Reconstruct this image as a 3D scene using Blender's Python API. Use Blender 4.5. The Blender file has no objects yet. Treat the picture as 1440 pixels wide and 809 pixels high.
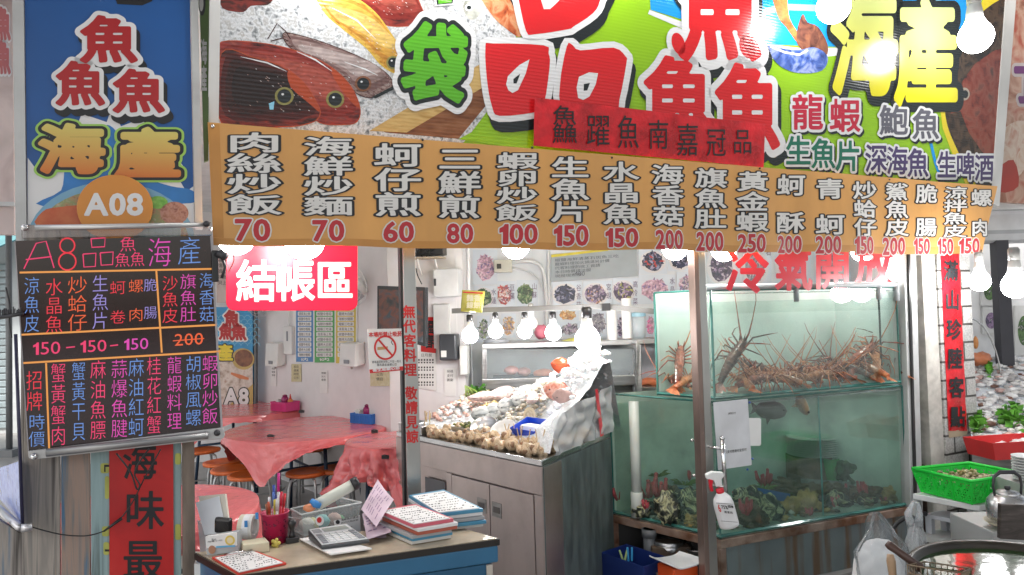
import bpy, bmesh, math, random
from mathutils import Vector as V, Matrix, noise
R = math.radians
random.seed(7)
S = bpy.context.scene
COL = S.collection
# ---------------------------------------------------------------- camera, world, sun, exposure
CAMZ, FPX, PITCH, ROLL = 1.55, 1000.0, R(2), 0.028
fw_ = V((0, math.cos(PITCH), math.sin(PITCH)))
r0_, u0_ = V((1, 0, 0)), V((0, -math.sin(PITCH), math.cos(PITCH)))
rt_ = r0_ * math.cos(ROLL) - u0_ * math.sin(ROLL)
up_ = u0_ * math.cos(ROLL) + r0_ * math.sin(ROLL)
CAM = V((0, 0, CAMZ))
cd = bpy.data.cameras.new('camera')
cam = bpy.data.objects.new('camera', cd)
COL.objects.link(cam)
cd.sensor_width = 36
cd.lens = 36 * FPX / 1440
cd.clip_start, cd.clip_end = .05, 600
cam.matrix_world = Matrix(((rt_.x, up_.x, -fw_.x, 0), (rt_.y, up_.y, -fw_.y, 0), (rt_.z, up_.z, -fw_.z, CAMZ), (0, 0, 0, 1)))
S.camera = cam
SUN_EL, SUN_AZ = R(50), R(200)      # azimuth of the sun measured clockwise from +Y
w = bpy.data.worlds.new('World'); S.world = w; w.use_nodes = True
wn = w.node_tree.nodes; bg = wn['Background']
sk = wn.new('ShaderNodeTexSky'); sk.sky_type = 'NISHITA'; sk.sun_disc = False
sk.sun_elevation = SUN_EL; sk.sun_rotation = SUN_AZ; sk.dust_density = 4.0; sk.air_density = 1.2
hs_ = wn.new('ShaderNodeHueSaturation'); hs_.inputs['Saturation'].default_value = .45
w.node_tree.links.new(sk.outputs[0], hs_.inputs['Color'])
w.node_tree.links.new(hs_.outputs[0], bg.inputs['Color'])
bg.inputs['Strength'].default_value = .10
sl = bpy.data.lights.new('sun', 'SUN'); sl.energy = 2.0; sl.angle = R(12); sl.color = (1, .96, .9)
sun = bpy.data.objects.new('sun', sl); COL.objects.link(sun)
sd_ = V((math.sin(SUN_AZ) * math.cos(SUN_EL), math.cos(SUN_AZ) * math.cos(SUN_EL), math.sin(SUN_EL)))
sun.rotation_euler = (-sd_).to_track_quat('-Z', 'Y').to_euler()
BULB_STRENGTH = 38
S.view_settings.view_transform = 'Standard'; S.view_settings.look = 'None'
S.view_settings.gamma = 1; S.view_settings.exposure = 1.2; S.view_settings.use_curve_mapping = False
S.render.engine = 'CYCLES'
cy = S.cycles
cy.use_denoising = True; cy.max_bounces = 10; cy.transparent_max_bounces = 24; cy.diffuse_bounces = 4
cy.glossy_bounces = 4; cy.sample_clamp_indirect = 4; cy.caustics_reflective = False; cy.caustics_refractive = False
cy.use_light_tree = True
# ---------------------------------------------------------------- where things stand
def ray(u, v): return fw_ + rt_ * ((u - 720) / FPX) - up_ * ((v - 404.5) / FPX)
def at(u, v, d): return CAM + ray(u, v) * d
def onz(u, v, z):
    k = ray(u, v); return CAM + k * ((z - CAMZ) / k.z)
E_, N_ = V((.894, .448, 0)), V((.448, -.894, 0))   # along the shop front, out to the street
E_.normalize(); N_.normalize()
F0 = V((-1.09, 2.6, 0))
UP = V((0, 0, 1))
def fs(s, t, z=0): return F0 + E_ * s - N_ * t + UP * z
class Frame:
    def __init__(o, org, ex, ey):
        o.o = V(org); o.x = V(ex).normalized(); o.y = V(ey).normalized(); o.n = o.x.cross(o.y).normalized()
    def hit(o, u, v, h=0):
        k = ray(u, v); return CAM + k * ((o.o + o.n * h - CAM).dot(o.n) / k.dot(o.n))
    def px(o, u, v):
        p = o.hit(u, v) - o.o; return p.dot(o.x), p.dot(o.y)
    def w(o, a, b, h=0): return o.o + o.x * a + o.y * b + o.n * h
    def p(o, u, v, h=0):
        a, b = o.px(u, v); return o.w(a, b, h)
def facade(t=0, tilt=0, z=2.0, s=0):
    ey = UP * math.cos(tilt) + N_ * math.sin(tilt)
    return Frame(fs(s, t, z), E_, ey)
def wallframe(p0, p1):
    a, b = V((p0[0], p0[1], 0)), V((p1[0], p1[1], 0)); return Frame(a, b - a, UP)
# ---------------------------------------------------------------- materials
MATS = {}
def _nt(name):
    m = bpy.data.materials.new(name); m.use_nodes = True
    return m, m.node_tree.nodes, m.node_tree.links, m.node_tree.nodes['Principled BSDF']
def M(name, col, rough=.5, metal=0, var=.12, scale=6, bump=0, bscale=60, spec=.5, emit=0, col2=None, stretch=None, trans=0, sss=0, dirt=0, coat=0, detail=5, lo=.35, hi=.65):
    if name in MATS: return MATS[name]
    m, n, l, b = _nt(name)
    b.inputs['Roughness'].default_value = rough; b.inputs['Metallic'].default_value = metal
    b.inputs['Specular IOR Level'].default_value = spec
    if coat: b.inputs['Coat Weight'].default_value = coat; b.inputs['Coat Roughness'].default_value = .08
    if sss: b.inputs['Subsurface Weight'].default_value = sss; b.inputs['Subsurface Radius'].default_value = (.02, .01, .008)
    tc = n.new('ShaderNodeTexCoord'); mp = n.new('ShaderNodeMapping'); l.new(tc.outputs['Object'], mp.inputs[0])
    if stretch: mp.inputs['Scale'].default_value = stretch
    nz = n.new('ShaderNodeTexNoise'); nz.inputs['Scale'].default_value = scale; nz.inputs['Detail'].default_value = detail
    l.new(mp.outputs[0], nz.inputs['Vector'])
    rp = n.new('ShaderNodeValToRGB'); rp.color_ramp.elements[0].position = lo; rp.color_ramp.elements[1].position = hi
    c2 = col2 or tuple(c * (1 - var) for c in col); c1 = tuple(min(1, c * (1 + var * .5)) for c in col)
    rp.color_ramp.elements[0].color = (*c2, 1); rp.color_ramp.elements[1].color = (*c1, 1)
    l.new(nz.outputs['Fac'], rp.inputs[0])
    out = rp.outputs[0]
    if dirt:
        nd = n.new('ShaderNodeTexNoise'); nd.inputs['Scale'].default_value = 2.3; nd.inputs['Detail'].default_value = 9; nd.inputs['Roughness'].default_value = .7
        l.new(tc.outputs['Object'], nd.inputs['Vector'])
        mr = n.new('ShaderNodeMapRange'); mr.inputs[1].default_value = .5; mr.inputs[2].default_value = .75; mr.inputs[4].default_value = dirt
        l.new(nd.outputs['Fac'], mr.inputs[0])
        mx = n.new('ShaderNodeMixRGB'); l.new(mr.outputs[0], mx.inputs[0]); l.new(out, mx.inputs[1]); mx.inputs[2].default_value = (.12, .09, .06, 1)
        out = mx.outputs[0]
    l.new(out, b.inputs['Base Color'])
    rn = n.new('ShaderNodeMapRange'); rn.inputs[3].default_value = rough * .8; rn.inputs[4].default_value = min(1, rough * 1.25)
    l.new(nz.outputs['Fac'], rn.inputs[0]); l.new(rn.outputs[0], b.inputs['Roughness'])
    if emit: l.new(out, b.inputs['Emission Color']); b.inputs['Emission Strength'].default_value = emit
    if bump:
        nb = n.new('ShaderNodeTexNoise'); nb.inputs['Scale'].default_value = bscale; nb.inputs['Detail'].default_value = 4
        l.new(mp.outputs[0], nb.inputs['Vector'])
        bp = n.new('ShaderNodeBump'); bp.inputs['Strength'].default_value = bump; bp.inputs['Distance'].default_value = .01
        l.new(nb.outputs['Fac'], bp.inputs['Height']); l.new(bp.outputs[0], b.inputs['Normal'])
    if trans:     # thin translucent sheet
        tb = n.new('ShaderNodeBsdfTransparent'); ms = n.new('ShaderNodeMixShader'); ms.inputs[0].default_value = trans
        l.new(b.outputs[0], ms.inputs[1]); l.new(tb.outputs[0], ms.inputs[2])
        l.new(ms.outputs[0], n['Material Output'].inputs[0])
    MATS[name] = m; return m
def GLASS(name, tint=(1, 1, 1), refl=1.0, milk=0, milkcol=(.5, .7, .62), bump=0, rough=.0):
    if name in MATS: return MATS[name]
    m, n, l, b = _nt(name); n.remove(b)
    t = n.new('ShaderNodeBsdfTransparent'); t.inputs[0].default_value = (*tint, 1)
    g = n.new('ShaderNodeBsdfGlossy'); g.inputs['Roughness'].default_value = rough
    lw = n.new('ShaderNodeLayerWeight'); lw.inputs[0].default_value = .5
    pw = n.new('ShaderNodeMath'); pw.operation = 'POWER'; pw.inputs[1].default_value = 5; l.new(lw.outputs['Facing'], pw.inputs[0])
    mu = n.new('ShaderNodeMath'); mu.operation = 'MULTIPLY_ADD'; mu.inputs[1].default_value = .9 * refl; mu.inputs[2].default_value = .045 * refl; l.new(pw.outputs[0], mu.inputs[0])
    mx = n.new('ShaderNodeMixShader'); l.new(mu.outputs[0], mx.inputs[0])
    src = t.outputs[0]
    if milk:
        d = n.new('ShaderNodeBsdfDiffuse'); d.inputs[0].default_value = (*milkcol, 1)
        nz = n.new('ShaderNodeTexNoise'); nz.inputs['Scale'].default_value = 2.5; nz.inputs['Detail'].default_value = 6
        tc = n.new('ShaderNodeTexCoord'); l.new(tc.outputs['Object'], nz.inputs['Vector'])
        mr = n.new('ShaderNodeMapRange'); mr.inputs[3].default_value = milk * .5; mr.inputs[4].default_value = milk * 1.5; l.new(nz.outputs['Fac'], mr.inputs[0])
        m2 = n.new('ShaderNodeMixShader'); l.new(mr.outputs[0], m2.inputs[0]); l.new(t.outputs[0], m2.inputs[1]); l.new(d.outputs[0], m2.inputs[2]); src = m2.outputs[0]
    if bump:
        tc = n.new('ShaderNodeTexCoord'); nb = n.new('ShaderNodeTexNoise'); nb.inputs['Scale'].default_value = 25; l.new(tc.outputs['Object'], nb.inputs['Vector'])
        bp = n.new('ShaderNodeBump'); bp.inputs['Strength'].default_value = bump; bp.inputs['Distance'].default_value = .01
        l.new(nb.outputs['Fac'], bp.inputs['Height']); l.new(bp.outputs[0], g.inputs['Normal'])
    l.new(src, mx.inputs[1]); l.new(g.outputs[0], mx.inputs[2]); l.new(mx.outputs[0], n['Material Output'].inputs[0])
    MATS[name] = m; return m
def LAMP(name, col, st, base=.8):
    if name in MATS: return MATS[name]
    m, n, l, b = _nt(name)
    b.inputs['Base Color'].default_value = (base, base, base, 1); b.inputs['Emission Color'].default_value = (*col, 1); b.inputs['Emission Strength'].default_value = st
    MATS[name] = m; return m
def PRINT(name, cols, scale=5, dist=0, rough=.25, rib=0, stretch=None, kind='noise', coat=0):
    """printed picture or patterned surface: several colours blended over a noise / voronoi / wave field"""
    if name in MATS: return MATS[name]
    m, n, l, b = _nt(name); b.inputs['Roughness'].default_value = rough
    tc = n.new('ShaderNodeTexCoord'); mp = n.new('ShaderNodeMapping'); l.new(tc.outputs['Object'], mp.inputs[0])
    if stretch: mp.inputs['Scale'].default_value = stretch
    if kind == 'noise':
        t = n.new('ShaderNodeTexNoise'); t.inputs['Scale'].default_value = scale; t.inputs['Detail'].default_value = 8; t.inputs['Distortion'].default_value = dist; o = t.outputs['Fac']
    elif kind == 'voronoi':
        t = n.new('ShaderNodeTexVoronoi'); t.inputs['Scale'].default_value = scale; sp = n.new('ShaderNodeSeparateColor'); l.new(t.outputs['Color'], sp.inputs[0]); o = sp.outputs[0]
    else:
        t = n.new('ShaderNodeTexWave'); t.inputs['Scale'].default_value = scale; t.inputs['Distortion'].default_value = dist; t.inputs['Detail'].default_value = 3; o = t.outputs['Fac']
    l.new(mp.outputs[0], t.inputs['Vector'])
    rp = n.new('ShaderNodeValToRGB'); el = rp.color_ramp.elements
    a, c = (.28, .72) if kind == 'noise' else (0, 1)
    while len(el) < len(cols): el.new(.5)
    for i, cc in enumerate(cols): el[i].position = a + (c - a) * i / (len(cols) - 1); el[i].color = (*cc, 1)
    l.new(o, rp.inputs[0]); l.new(rp.outputs[0], b.inputs['Base Color'])
    if rib: _rib(n, l, b, rib)
    MATS[name] = m; return m
def _rib(n, l, b, rib, axis=2, per=130):
    tc = n.new('ShaderNodeTexCoord'); wv = n.new('ShaderNodeTexWave'); wv.bands_direction = 'XYZ'[axis]; wv.inputs['Scale'].default_value = per / 20 * math.pi
    l.new(tc.outputs['Object'], wv.inputs['Vector'])
    nz = n.new('ShaderNodeTexNoise'); nz.inputs['Scale'].default_value = 5; l.new(tc.outputs['Object'], nz.inputs['Vector'])
    ad = n.new('ShaderNodeMath'); ad.operation = 'ADD'; l.new(wv.outputs['Fac'], ad.inputs[0]); l.new(nz.outputs['Fac'], ad.inputs[1])
    bp = n.new('ShaderNodeBump'); bp.inputs['Strength'].default_value = rib; bp.inputs['Distance'].default_value = .002
    l.new(ad.outputs[0], bp.inputs['Height']); l.new(bp.outputs[0], b.inputs['Normal'])
def RIB(name, col, rough=.15, rib=.25, axis=2):
    if name in MATS: return MATS[name]
    m, n, l, b = _nt(name); b.inputs['Base Color'].default_value = (*col, 1); b.inputs['Roughness'].default_value = rough
    _rib(n, l, b, rib, axis); MATS[name] = m; return m
# ---------------------------------------------------------------- mesh builder
WPOS = {}
class MB:
    def __init__(o): o.v, o.f, o.m = [], [], []
    def add(o, vs, fs_, m=0):
        k = len(o.v); o.v += [V(x) for x in vs]
        for f in fs_: o.f.append([i + k for i in f]); o.m.append(m)
        return o
    def box(o, c, size, ex=(1, 0, 0), ey=(0, 1, 0), ez=None, m=0):
        ex, ey = V(ex).normalized(), V(ey).normalized(); ez = V(ez).normalized() if ez else ex.cross(ey).normalized()
        c = V(c); a, b, d = (x / 2 for x in size); vs = []
        for k in (-1, 1):
            for i, j in ((-1, -1), (1, -1), (1, 1), (-1, 1)): vs.append(c + ex * a * i + ey * b * j + ez * d * k)
        return o.add(vs, [(3, 2, 1, 0), (4, 5, 6, 7), (0, 1, 5, 4), (1, 2, 6, 5), (2, 3, 7, 6), (3, 0, 4, 7)], m)
    def ring(o, c, ax, r, seg, ph=0):
        ax = V(ax).normalized(); t = V((1, 0, 0)) if abs(ax.x) < .8 else V((0, 1, 0)); a = ax.cross(t).normalized(); b = ax.cross(a)
        return [V(c) + (a * math.cos(ph + 2 * math.pi * i / seg) + b * math.sin(ph + 2 * math.pi * i / seg)) * r for i in range(seg)]
    def tube(o, pts, r, seg=8, m=0, cap=True):
        pts = [V(p) for p in pts]; rs = r if isinstance(r, (list, tuple)) else [r] * len(pts)
        k = len(o.v); n = len(pts); prev = None
        for i, p in enumerate(pts):
            d = (pts[min(i + 1, n - 1)] - pts[max(i - 1, 0)])
            d = d.normalized() if d.length > 1e-9 else V((0, 0, 1))
            if prev is None:
                t = V((1, 0, 0)) if abs(d.x) < .8 else V((0, 1, 0)); a = d.cross(t).normalized()
            else: a = (prev - d * prev.dot(d)).normalized()
            prev = a; b = d.cross(a)
            o.v += [p + (a * math.cos(2 * math.pi * j / seg) + b * math.sin(2 * math.pi * j / seg)) * rs[i] for j in range(seg)]
        for i in range(n - 1):
            for j in range(seg):
                q = (j + 1) % seg; o.f.append([k + i * seg + j, k + i * seg + q, k + (i + 1) * seg + q, k + (i + 1) * seg + j]); o.m.append(m)
        if cap:
            o.f.append([k + j for j in reversed(range(seg))]); o.m.append(m); o.f.append([k + (n - 1) * seg + j for j in range(seg)]); o.m.append(m)
        return o
    def lathe(o, c, prof, seg=24, ax=(0, 0, 1), m=0, cap=True):
        c = V(c); ax = V(ax).normalized(); k = len(o.v)
        for r, h in prof: o.v += o.ring(c + ax * h, ax, max(r, 1e-4), seg)
        for i in range(len(prof) - 1):
            for j in range(seg):
                q = (j + 1) % seg; o.f.append([k + i * seg + j, k + (i + 1) * seg + j, k + (i + 1) * seg + q, k + i * seg + q]); o.m.append(m)
        if cap:
            o.f.append([k + j for j in range(seg)]); o.m.append(m); L = k + (len(prof) - 1) * seg
            o.f.append([L + j for j in reversed(range(seg))]); o.m.append(m)
        return o
    def prism(o, pts, vec, m=0, mside=None):
        pts = [V(p) for p in pts]; n = len(pts); vec = V(vec); k = len(o.v)
        o.v += pts + [p + vec for p in pts]
        o.f.append([k + i for i in reversed(range(n))]); o.m.append(m); o.f.append([k + n + i for i in range(n)]); o.m.append(m)
        for i in range(n):
            q = (i + 1) % n; o.f.append([k + i, k + q, k + n + q, k + n + i]); o.m.append(m if mside is None else mside)
        return o
    def quad(o, a, b, c, d, m=0): return o.add([a, b, c, d], [(0, 1, 2, 3)], m)
    def blob(o, c, size, sub=2, rough=0, freq=3, seed=0, m=0, rot=None):
        b = bmesh.new(); bmesh.ops.create_icosphere(b, subdivisions=sub, radius=1); k = len(o.v); off = V((seed * 7.3, seed * 3.1, seed * 1.7))
        for x in b.verts:
            q = x.co * (1 + rough * noise.noise(x.co * freq + off)); q = V((q.x * size[0], q.y * size[1], q.z * size[2]))
            if rot: q = rot @ q
            o.v.append(V(c) + q)
        for f in b.faces: o.f.append([k + x.index for x in f.verts]); o.m.append(m)
        b.free(); return o
    def grid(o, fn, nu, nv, m=0):
        k = len(o.v)
        for j in range(nv + 1):
            for i in range(nu + 1): o.v.append(V(fn(i / nu, j / nv)))
        for j in range(nv):
            for i in range(nu):
                a = k + j * (nu + 1) + i; o.f.append([a, a + 1, a + nu + 2, a + nu + 1]); o.m.append(m)
        return o
    def build(o, name, mats, parent=None, smooth=False, bevel=0, base=None, local=False, solid=0, sub=0):
        if not isinstance(mats, (list, tuple)): mats = [mats]
        me = bpy.data.meshes.new(name)
        if parent is not None: org = WPOS.get(parent.name, V((0, 0, 0)))
        elif base is not None: org = V(base)
        elif local: org = V((0, 0, 0))
        else:
            n = len(o.v); org = V((sum(p.x for p in o.v) / n, sum(p.y for p in o.v) / n, min(p.z for p in o.v)))
        off = V((0, 0, 0)) if local else org
        me.from_pydata([p - off for p in o.v], [], o.f)
        for x in mats: me.materials.append(x)
        for p, i in zip(me.polygons, o.m): p.material_index = i
        if smooth: me.polygons.foreach_set('use_smooth', [True] * len(me.polygons))
        if bevel or solid or sub:
            pass
        me.update(); me.validate()
        ob = bpy.data.objects.new(name, me); COL.objects.link(ob)
        if parent is not None: ob.parent = parent; WPOS[ob.name] = org
        else: ob.location = org; WPOS[ob.name] = org
        if solid: md = ob.modifiers.new('solid', 'SOLIDIFY'); md.thickness = solid; md.offset = 0
        if sub: md = ob.modifiers.new('sub', 'SUBSURF'); md.levels = sub; md.render_levels = sub
        if bevel:
            md = ob.modifiers.new('bevel', 'BEVEL'); md.width = bevel; md.segments = 2; md.limit_method = 'ANGLE'; md.angle_limit = R(40)
        return ob
def tag(o, label, cat, group=None, kind=None):
    if label: o['label'] = label
    if cat: o['category'] = cat
    if group: o['group'] = group
    if kind: o['kind'] = kind
    return o
def thing(name, label, cat, loc=(0, 0, 0), group=None, rz=0):
    o = bpy.data.objects.new(name, None); COL.objects.link(o); o.location = loc; o.rotation_euler.z = rz
    o.empty_display_size = .05
    WPOS[o.name] = V(loc); return tag(o, label, cat, group)
def struct(mb, name, m, **k):
    o = mb.build(name, m, **k); o['kind'] = 'structure'; return o
def dup(root, loc, rot=None, label=None, group=None, scale=None):
    def cp(o, par):
        c = o.copy(); COL.objects.link(c)
        if par is not None: c.parent = par
        for ch in list(o.children): cp(ch, c)
        return c
    r = cp(root, None); r.location = loc; WPOS[r.name] = V(loc)
    if rot is not None: r.rotation_euler = rot
    if scale: r.scale = (scale,) * 3 if not isinstance(scale, (tuple, list)) else scale
    if label: r['label'] = label
    if group: r['group'] = group
    return r
# ---------------------------------------------------------------- lettering and printed shapes on a flat sign
GL = {}
import numpy as np
SD = {}
def flat(ch):
    cu = bpy.data.curves.new('g', 'FONT'); cu.body = ch; cu.resolution_u = 3
    o = bpy.data.objects.new('g', cu); me = bpy.data.meshes.new_from_object(o)
    r = ([(x.co.x, x.co.y) for x in me.vertices], [list(p.vertices) for p in me.polygons])
    bpy.data.objects.remove(o); bpy.data.meshes.remove(me); bpy.data.curves.remove(cu)
    if ch == '1': r = ([(.15, 0), (.29, 0), (.29, .7), (.2, .7), (.15, .62), (.02, .43), (.15, .48), (.02, .55)], [[0, 1, 2, 3, 4], [5, 6, 4, 7]])
    return r
STEP = 1 / 52
def sdf(ch):
    """signed distance from a glyph's outline on a grid"""
    if ch in SD: return SD[ch]
    vs, fc = glyph(ch, 0); cnt = {}
    key = [(round(x, 5), round(y, 5)) for x, y in vs]
    for f in fc:
        for i in range(len(f)):
            a, b = key[f[i]], key[f[(i + 1) % len(f)]]; k = (a, b) if a < b else (b, a); cnt[k] = cnt.get(k, 0) + 1
    seg = np.array([(*a, *b) for (a, b), c in cnt.items() if c == 1 and a != b])
    x0, y0 = seg[:, [0, 2]].min() - .24, seg[:, [1, 3]].min() - .24; x1, y1 = seg[:, [0, 2]].max() + .24, seg[:, [1, 3]].max() + .24
    xs = np.arange(x0, x1 + STEP, STEP) + 1e-4; ys = np.arange(y0, y1 + STEP, STEP) + 1.3e-4
    X, Y = np.meshgrid(xs, ys); D = np.full(X.shape, 9.); ins = np.zeros(X.shape, bool)
    for ax, ay, bx, by in seg:
        dx, dy = bx - ax, by - ay; t = np.clip(((X - ax) * dx + (Y - ay) * dy) / (dx * dx + dy * dy), 0, 1)
        D = np.minimum(D, np.hypot(X - ax - t * dx, Y - ay - t * dy))
    for f in fc:
        for q in range(1, len(f) - 1):
            (x0_, y0_), (x1_, y1_), (x2_, y2_) = vs[f[0]], vs[f[q]], vs[f[q + 1]]
            s1 = (x1_ - x0_) * (Y - y0_) - (y1_ - y0_) * (X - x0_); s2 = (x2_ - x1_) * (Y - y1_) - (y2_ - y1_) * (X - x1_); s3 = (x0_ - x2_) * (Y - y2_) - (y0_ - y2_) * (X - x2_)
            ins |= ((s1 >= 0) & (s2 >= 0) & (s3 >= 0)) | ((s1 <= 0) & (s2 <= 0) & (s3 <= 0))
    D = np.where(ins, -D, D); SD[ch] = (xs, ys, D); return SD[ch]
def glyph(ch, off=0):
    """filled glyph, fattened by off with round corners (off in em)"""
    k = (ch, off)
    if k in GL: return GL[k]
    if abs(off) < 1e-6: GL[k] = flat(ch); return GL[k]
    if not glyph(ch, 0)[0]: GL[k] = ([], []); return GL[k]
    xs, ys, D = sdf(ch); D = D - off; vs, fc, idx = [], [], {}
    def vid(p):
        q = (round(p[0], 6), round(p[1], 6))
        if q not in idx: idx[q] = len(vs); vs.append(q)
        return idx[q]
    I = D < 0; full = I[:-1, :-1] & I[1:, :-1] & I[:-1, 1:] & I[1:, 1:]; some = (I[:-1, :-1] | I[1:, :-1] | I[:-1, 1:] | I[1:, 1:]) & ~full
    for r in range(full.shape[0]):
        c = 0; n = full.shape[1]
        while c < n:
            if full[r, c]:
                e = c
                while e < n and full[r, e] and e - c < 6: e += 1
                fc.append([vid((xs[c], ys[r])), vid((xs[e], ys[r])), vid((xs[e], ys[r + 1])), vid((xs[c], ys[r + 1]))]); c = e
            else:
                if some[r, c]:
                    co = ((r, c), (r, c + 1), (r + 1, c + 1), (r + 1, c)); po = []
                    for i in range(4):
                        a, b = co[i], co[(i + 1) % 4]; da, db = D[a], D[b]
                        if da < 0: po.append((xs[a[1]], ys[a[0]]))
                        if (da < 0) != (db < 0):
                            t = da / (da - db); po.append((xs[a[1]] + (xs[b[1]] - xs[a[1]]) * t, ys[a[0]] + (ys[b[0]] - ys[a[0]]) * t))
                    f = []
                    for p in po:
                        q = vid(p)
                        if q not in f: f.append(q)
                    if len(f) > 2: fc.append(f)
                c += 1
    GL[k] = (vs, fc); return GL[k]
def bbox(ch):
    vs, _ = glyph(ch, 0)
    if not vs: return (0, 0, .3, .7)
    xs = [a for a, b in vs]; ys = [b for a, b in vs]; return min(xs), min(ys), max(xs), max(ys)
def put(fr, mb, ch, box, layers, tight=False, slope=0, rot=0):
    """one glyph in the picture box (u0,v0,u1,v1) of the sign's plane; layers = [(fatness, height, material slot, du, dv)]"""
    u0, v0, u1, v1 = box; uc, vc = (u0 + u1) / 2, (v0 + v1) / 2
    x0, y0, x1, y1 = bbox(ch) if tight else (0, -.12, 1, .88)
    cr, sr = math.cos(rot), math.sin(rot)
    for off, h, mi, du, dv in layers:
        vs, fc = glyph(ch, off)
        if not vs: continue
        out = []
        for x, y in vs:
            u = u0 + (x - x0) / (x1 - x0) * (u1 - u0); v = v1 - (y - y0) / (y1 - y0) * (v1 - v0)
            if rot: u, v = uc + (u - uc) * cr - (v - vc) * sr, vc + (u - uc) * sr + (v - vc) * cr
            out.append(fr.p(u + du, v + dv + slope * (u - uc), h))
        mb.add(out, fc, mi)
def column(fr, mb, s, box, layers, **k):
    u0, v0, u1, v1 = box; n = len(s); hh = (v1 - v0) / n
    for i, c in enumerate(s):
        if c != ' ': put(fr, mb, c, (u0, v0 + i * hh, u1, v0 + (i + 1) * hh), layers, **k)
def row(fr, mb, s, box, layers, slope=0, tight=False, gap=0):
    u0, v0, u1, v1 = box; n = len(s); ww = (u1 - u0) / n
    for i, c in enumerate(s):
        a = u0 + i * ww; dy = slope * (a + ww / 2 - u0)
        if c != ' ': put(fr, mb, c, (a + gap, v0 + dy, a + ww - gap, v1 + dy), layers, tight=tight, slope=slope)
def latin(fr, mb, s, box, layers, slope=0):
    """a word or price that fills the box"""
    bs = [bbox(c) if c != ' ' else (0, 0, .3, .69) for c in s]; adv = [b[2] - b[0] + .09 for b in bs]; T = sum(adv) - .09
    u0, v0, u1, v1 = box; x = 0
    for c, b, a in zip(s, bs, adv):
        p0 = u0 + x / T * (u1 - u0); p1 = u0 + (x + a - .09) / T * (u1 - u0); dy = slope * ((p0 + p1) / 2 - u0)
        if c == '-': put(fr, mb, c, (p0, (v0 + v1) / 2 - 2 + dy, p1, (v0 + v1) / 2 + dy), layers, tight=True)
        elif c == '%': put(fr, mb, c, (p0, v0 + dy, p1, v1 + dy), layers, tight=True)
        elif c != ' ': put(fr, mb, c, (p0, v0 + dy, p1, v1 + dy), layers, tight=True, slope=slope)
        x += a
def smooth(pts, k=5):
    out = []; n = len(pts)
    for i in range(n):
        p = [V((*pts[(i + j - 1) % n], 0)) for j in range(4)]
        for q in range(k):
            t = q / k
            c = .5 * ((2 * p[1]) + (p[2] - p[0]) * t + (2 * p[0] - 5 * p[1] + 4 * p[2] - p[3]) * t * t + (3 * p[1] - p[0] - 3 * p[2] + p[3]) * t ** 3)
            out.append((c.x, c.y))
    return out
def shape(fr, mb, pts, h, m=0, sm=0):
    if sm: pts = smooth(pts, sm)
    q = [fr.p(u, v, h) for u, v in pts]
    a = sum((pts[i][0] * pts[(i + 1) % len(pts)][1] - pts[(i + 1) % len(pts)][0] * pts[i][1]) for i in range(len(pts)))
    if a > 0: q.reverse()
    mb.add(q, [list(range(len(q)))], m)
def band(fr, mb, pts, wd, h, m=0):
    """a stroke of the given picture width through the points"""
    n = len(pts); L, Rr = [], []
    for i, (u, v) in enumerate(pts):
        a = pts[max(i - 1, 0)]; b = pts[min(i + 1, n - 1)]; dx, dy = b[0] - a[0], b[1] - a[1]; q = math.hypot(dx, dy) or 1
        w_ = wd[i] if isinstance(wd, (list, tuple)) else wd
        L.append((u - dy / q * w_ / 2, v + dx / q * w_ / 2)); Rr.append((u + dy / q * w_ / 2, v - dx / q * w_ / 2))
    for i in range(n - 1):
        mb.add([fr.p(*p, h) for p in (L[i], L[i + 1], Rr[i + 1], Rr[i])], [(0, 1, 2, 3)], m)
def ell(cu, cv, a, b, n=20, rot=0): return [(cu + a * math.cos(2 * math.pi * i / n) * math.cos(rot) - b * math.sin(2 * math.pi * i / n) * math.sin(rot), cv + a * math.cos(2 * math.pi * i / n) * math.sin(rot) + b * math.sin(2 * math.pi * i / n) * math.cos(rot)) for i in range(n)]
def sheet(fr, pts, th, h=0):
    """a flat board with thickness th whose face lies h out of the frame plane"""
    mb = MB(); a = sum((pts[i][0] * pts[(i + 1) % len(pts)][1] - pts[(i + 1) % len(pts)][0] * pts[i][1]) for i in range(len(pts)))
    if a > 0: pts = list(reversed(pts))
    return mb.prism([fr.p(u, v, h) - fr.n * th for u, v in pts], fr.n * th)
def rect(u0, v0, u1, v1): return [(u0, v0), (u1, v0), (u1, v1), (u0, v1)]
def rrect(u0, v0, u1, v1, r, n=5):
    out = []
    for cx, cy_, a0 in ((u1 - r, v0 + r, -90), (u1 - r, v1 - r, 0), (u0 + r, v1 - r, 90), (u0 + r, v0 + r, 180)):
        for i in range(n + 1):
            a = R(a0 + 90 * i / n); out.append((cx + r * math.cos(a), cy_ + r * math.sin(a)))
    return out
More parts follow.
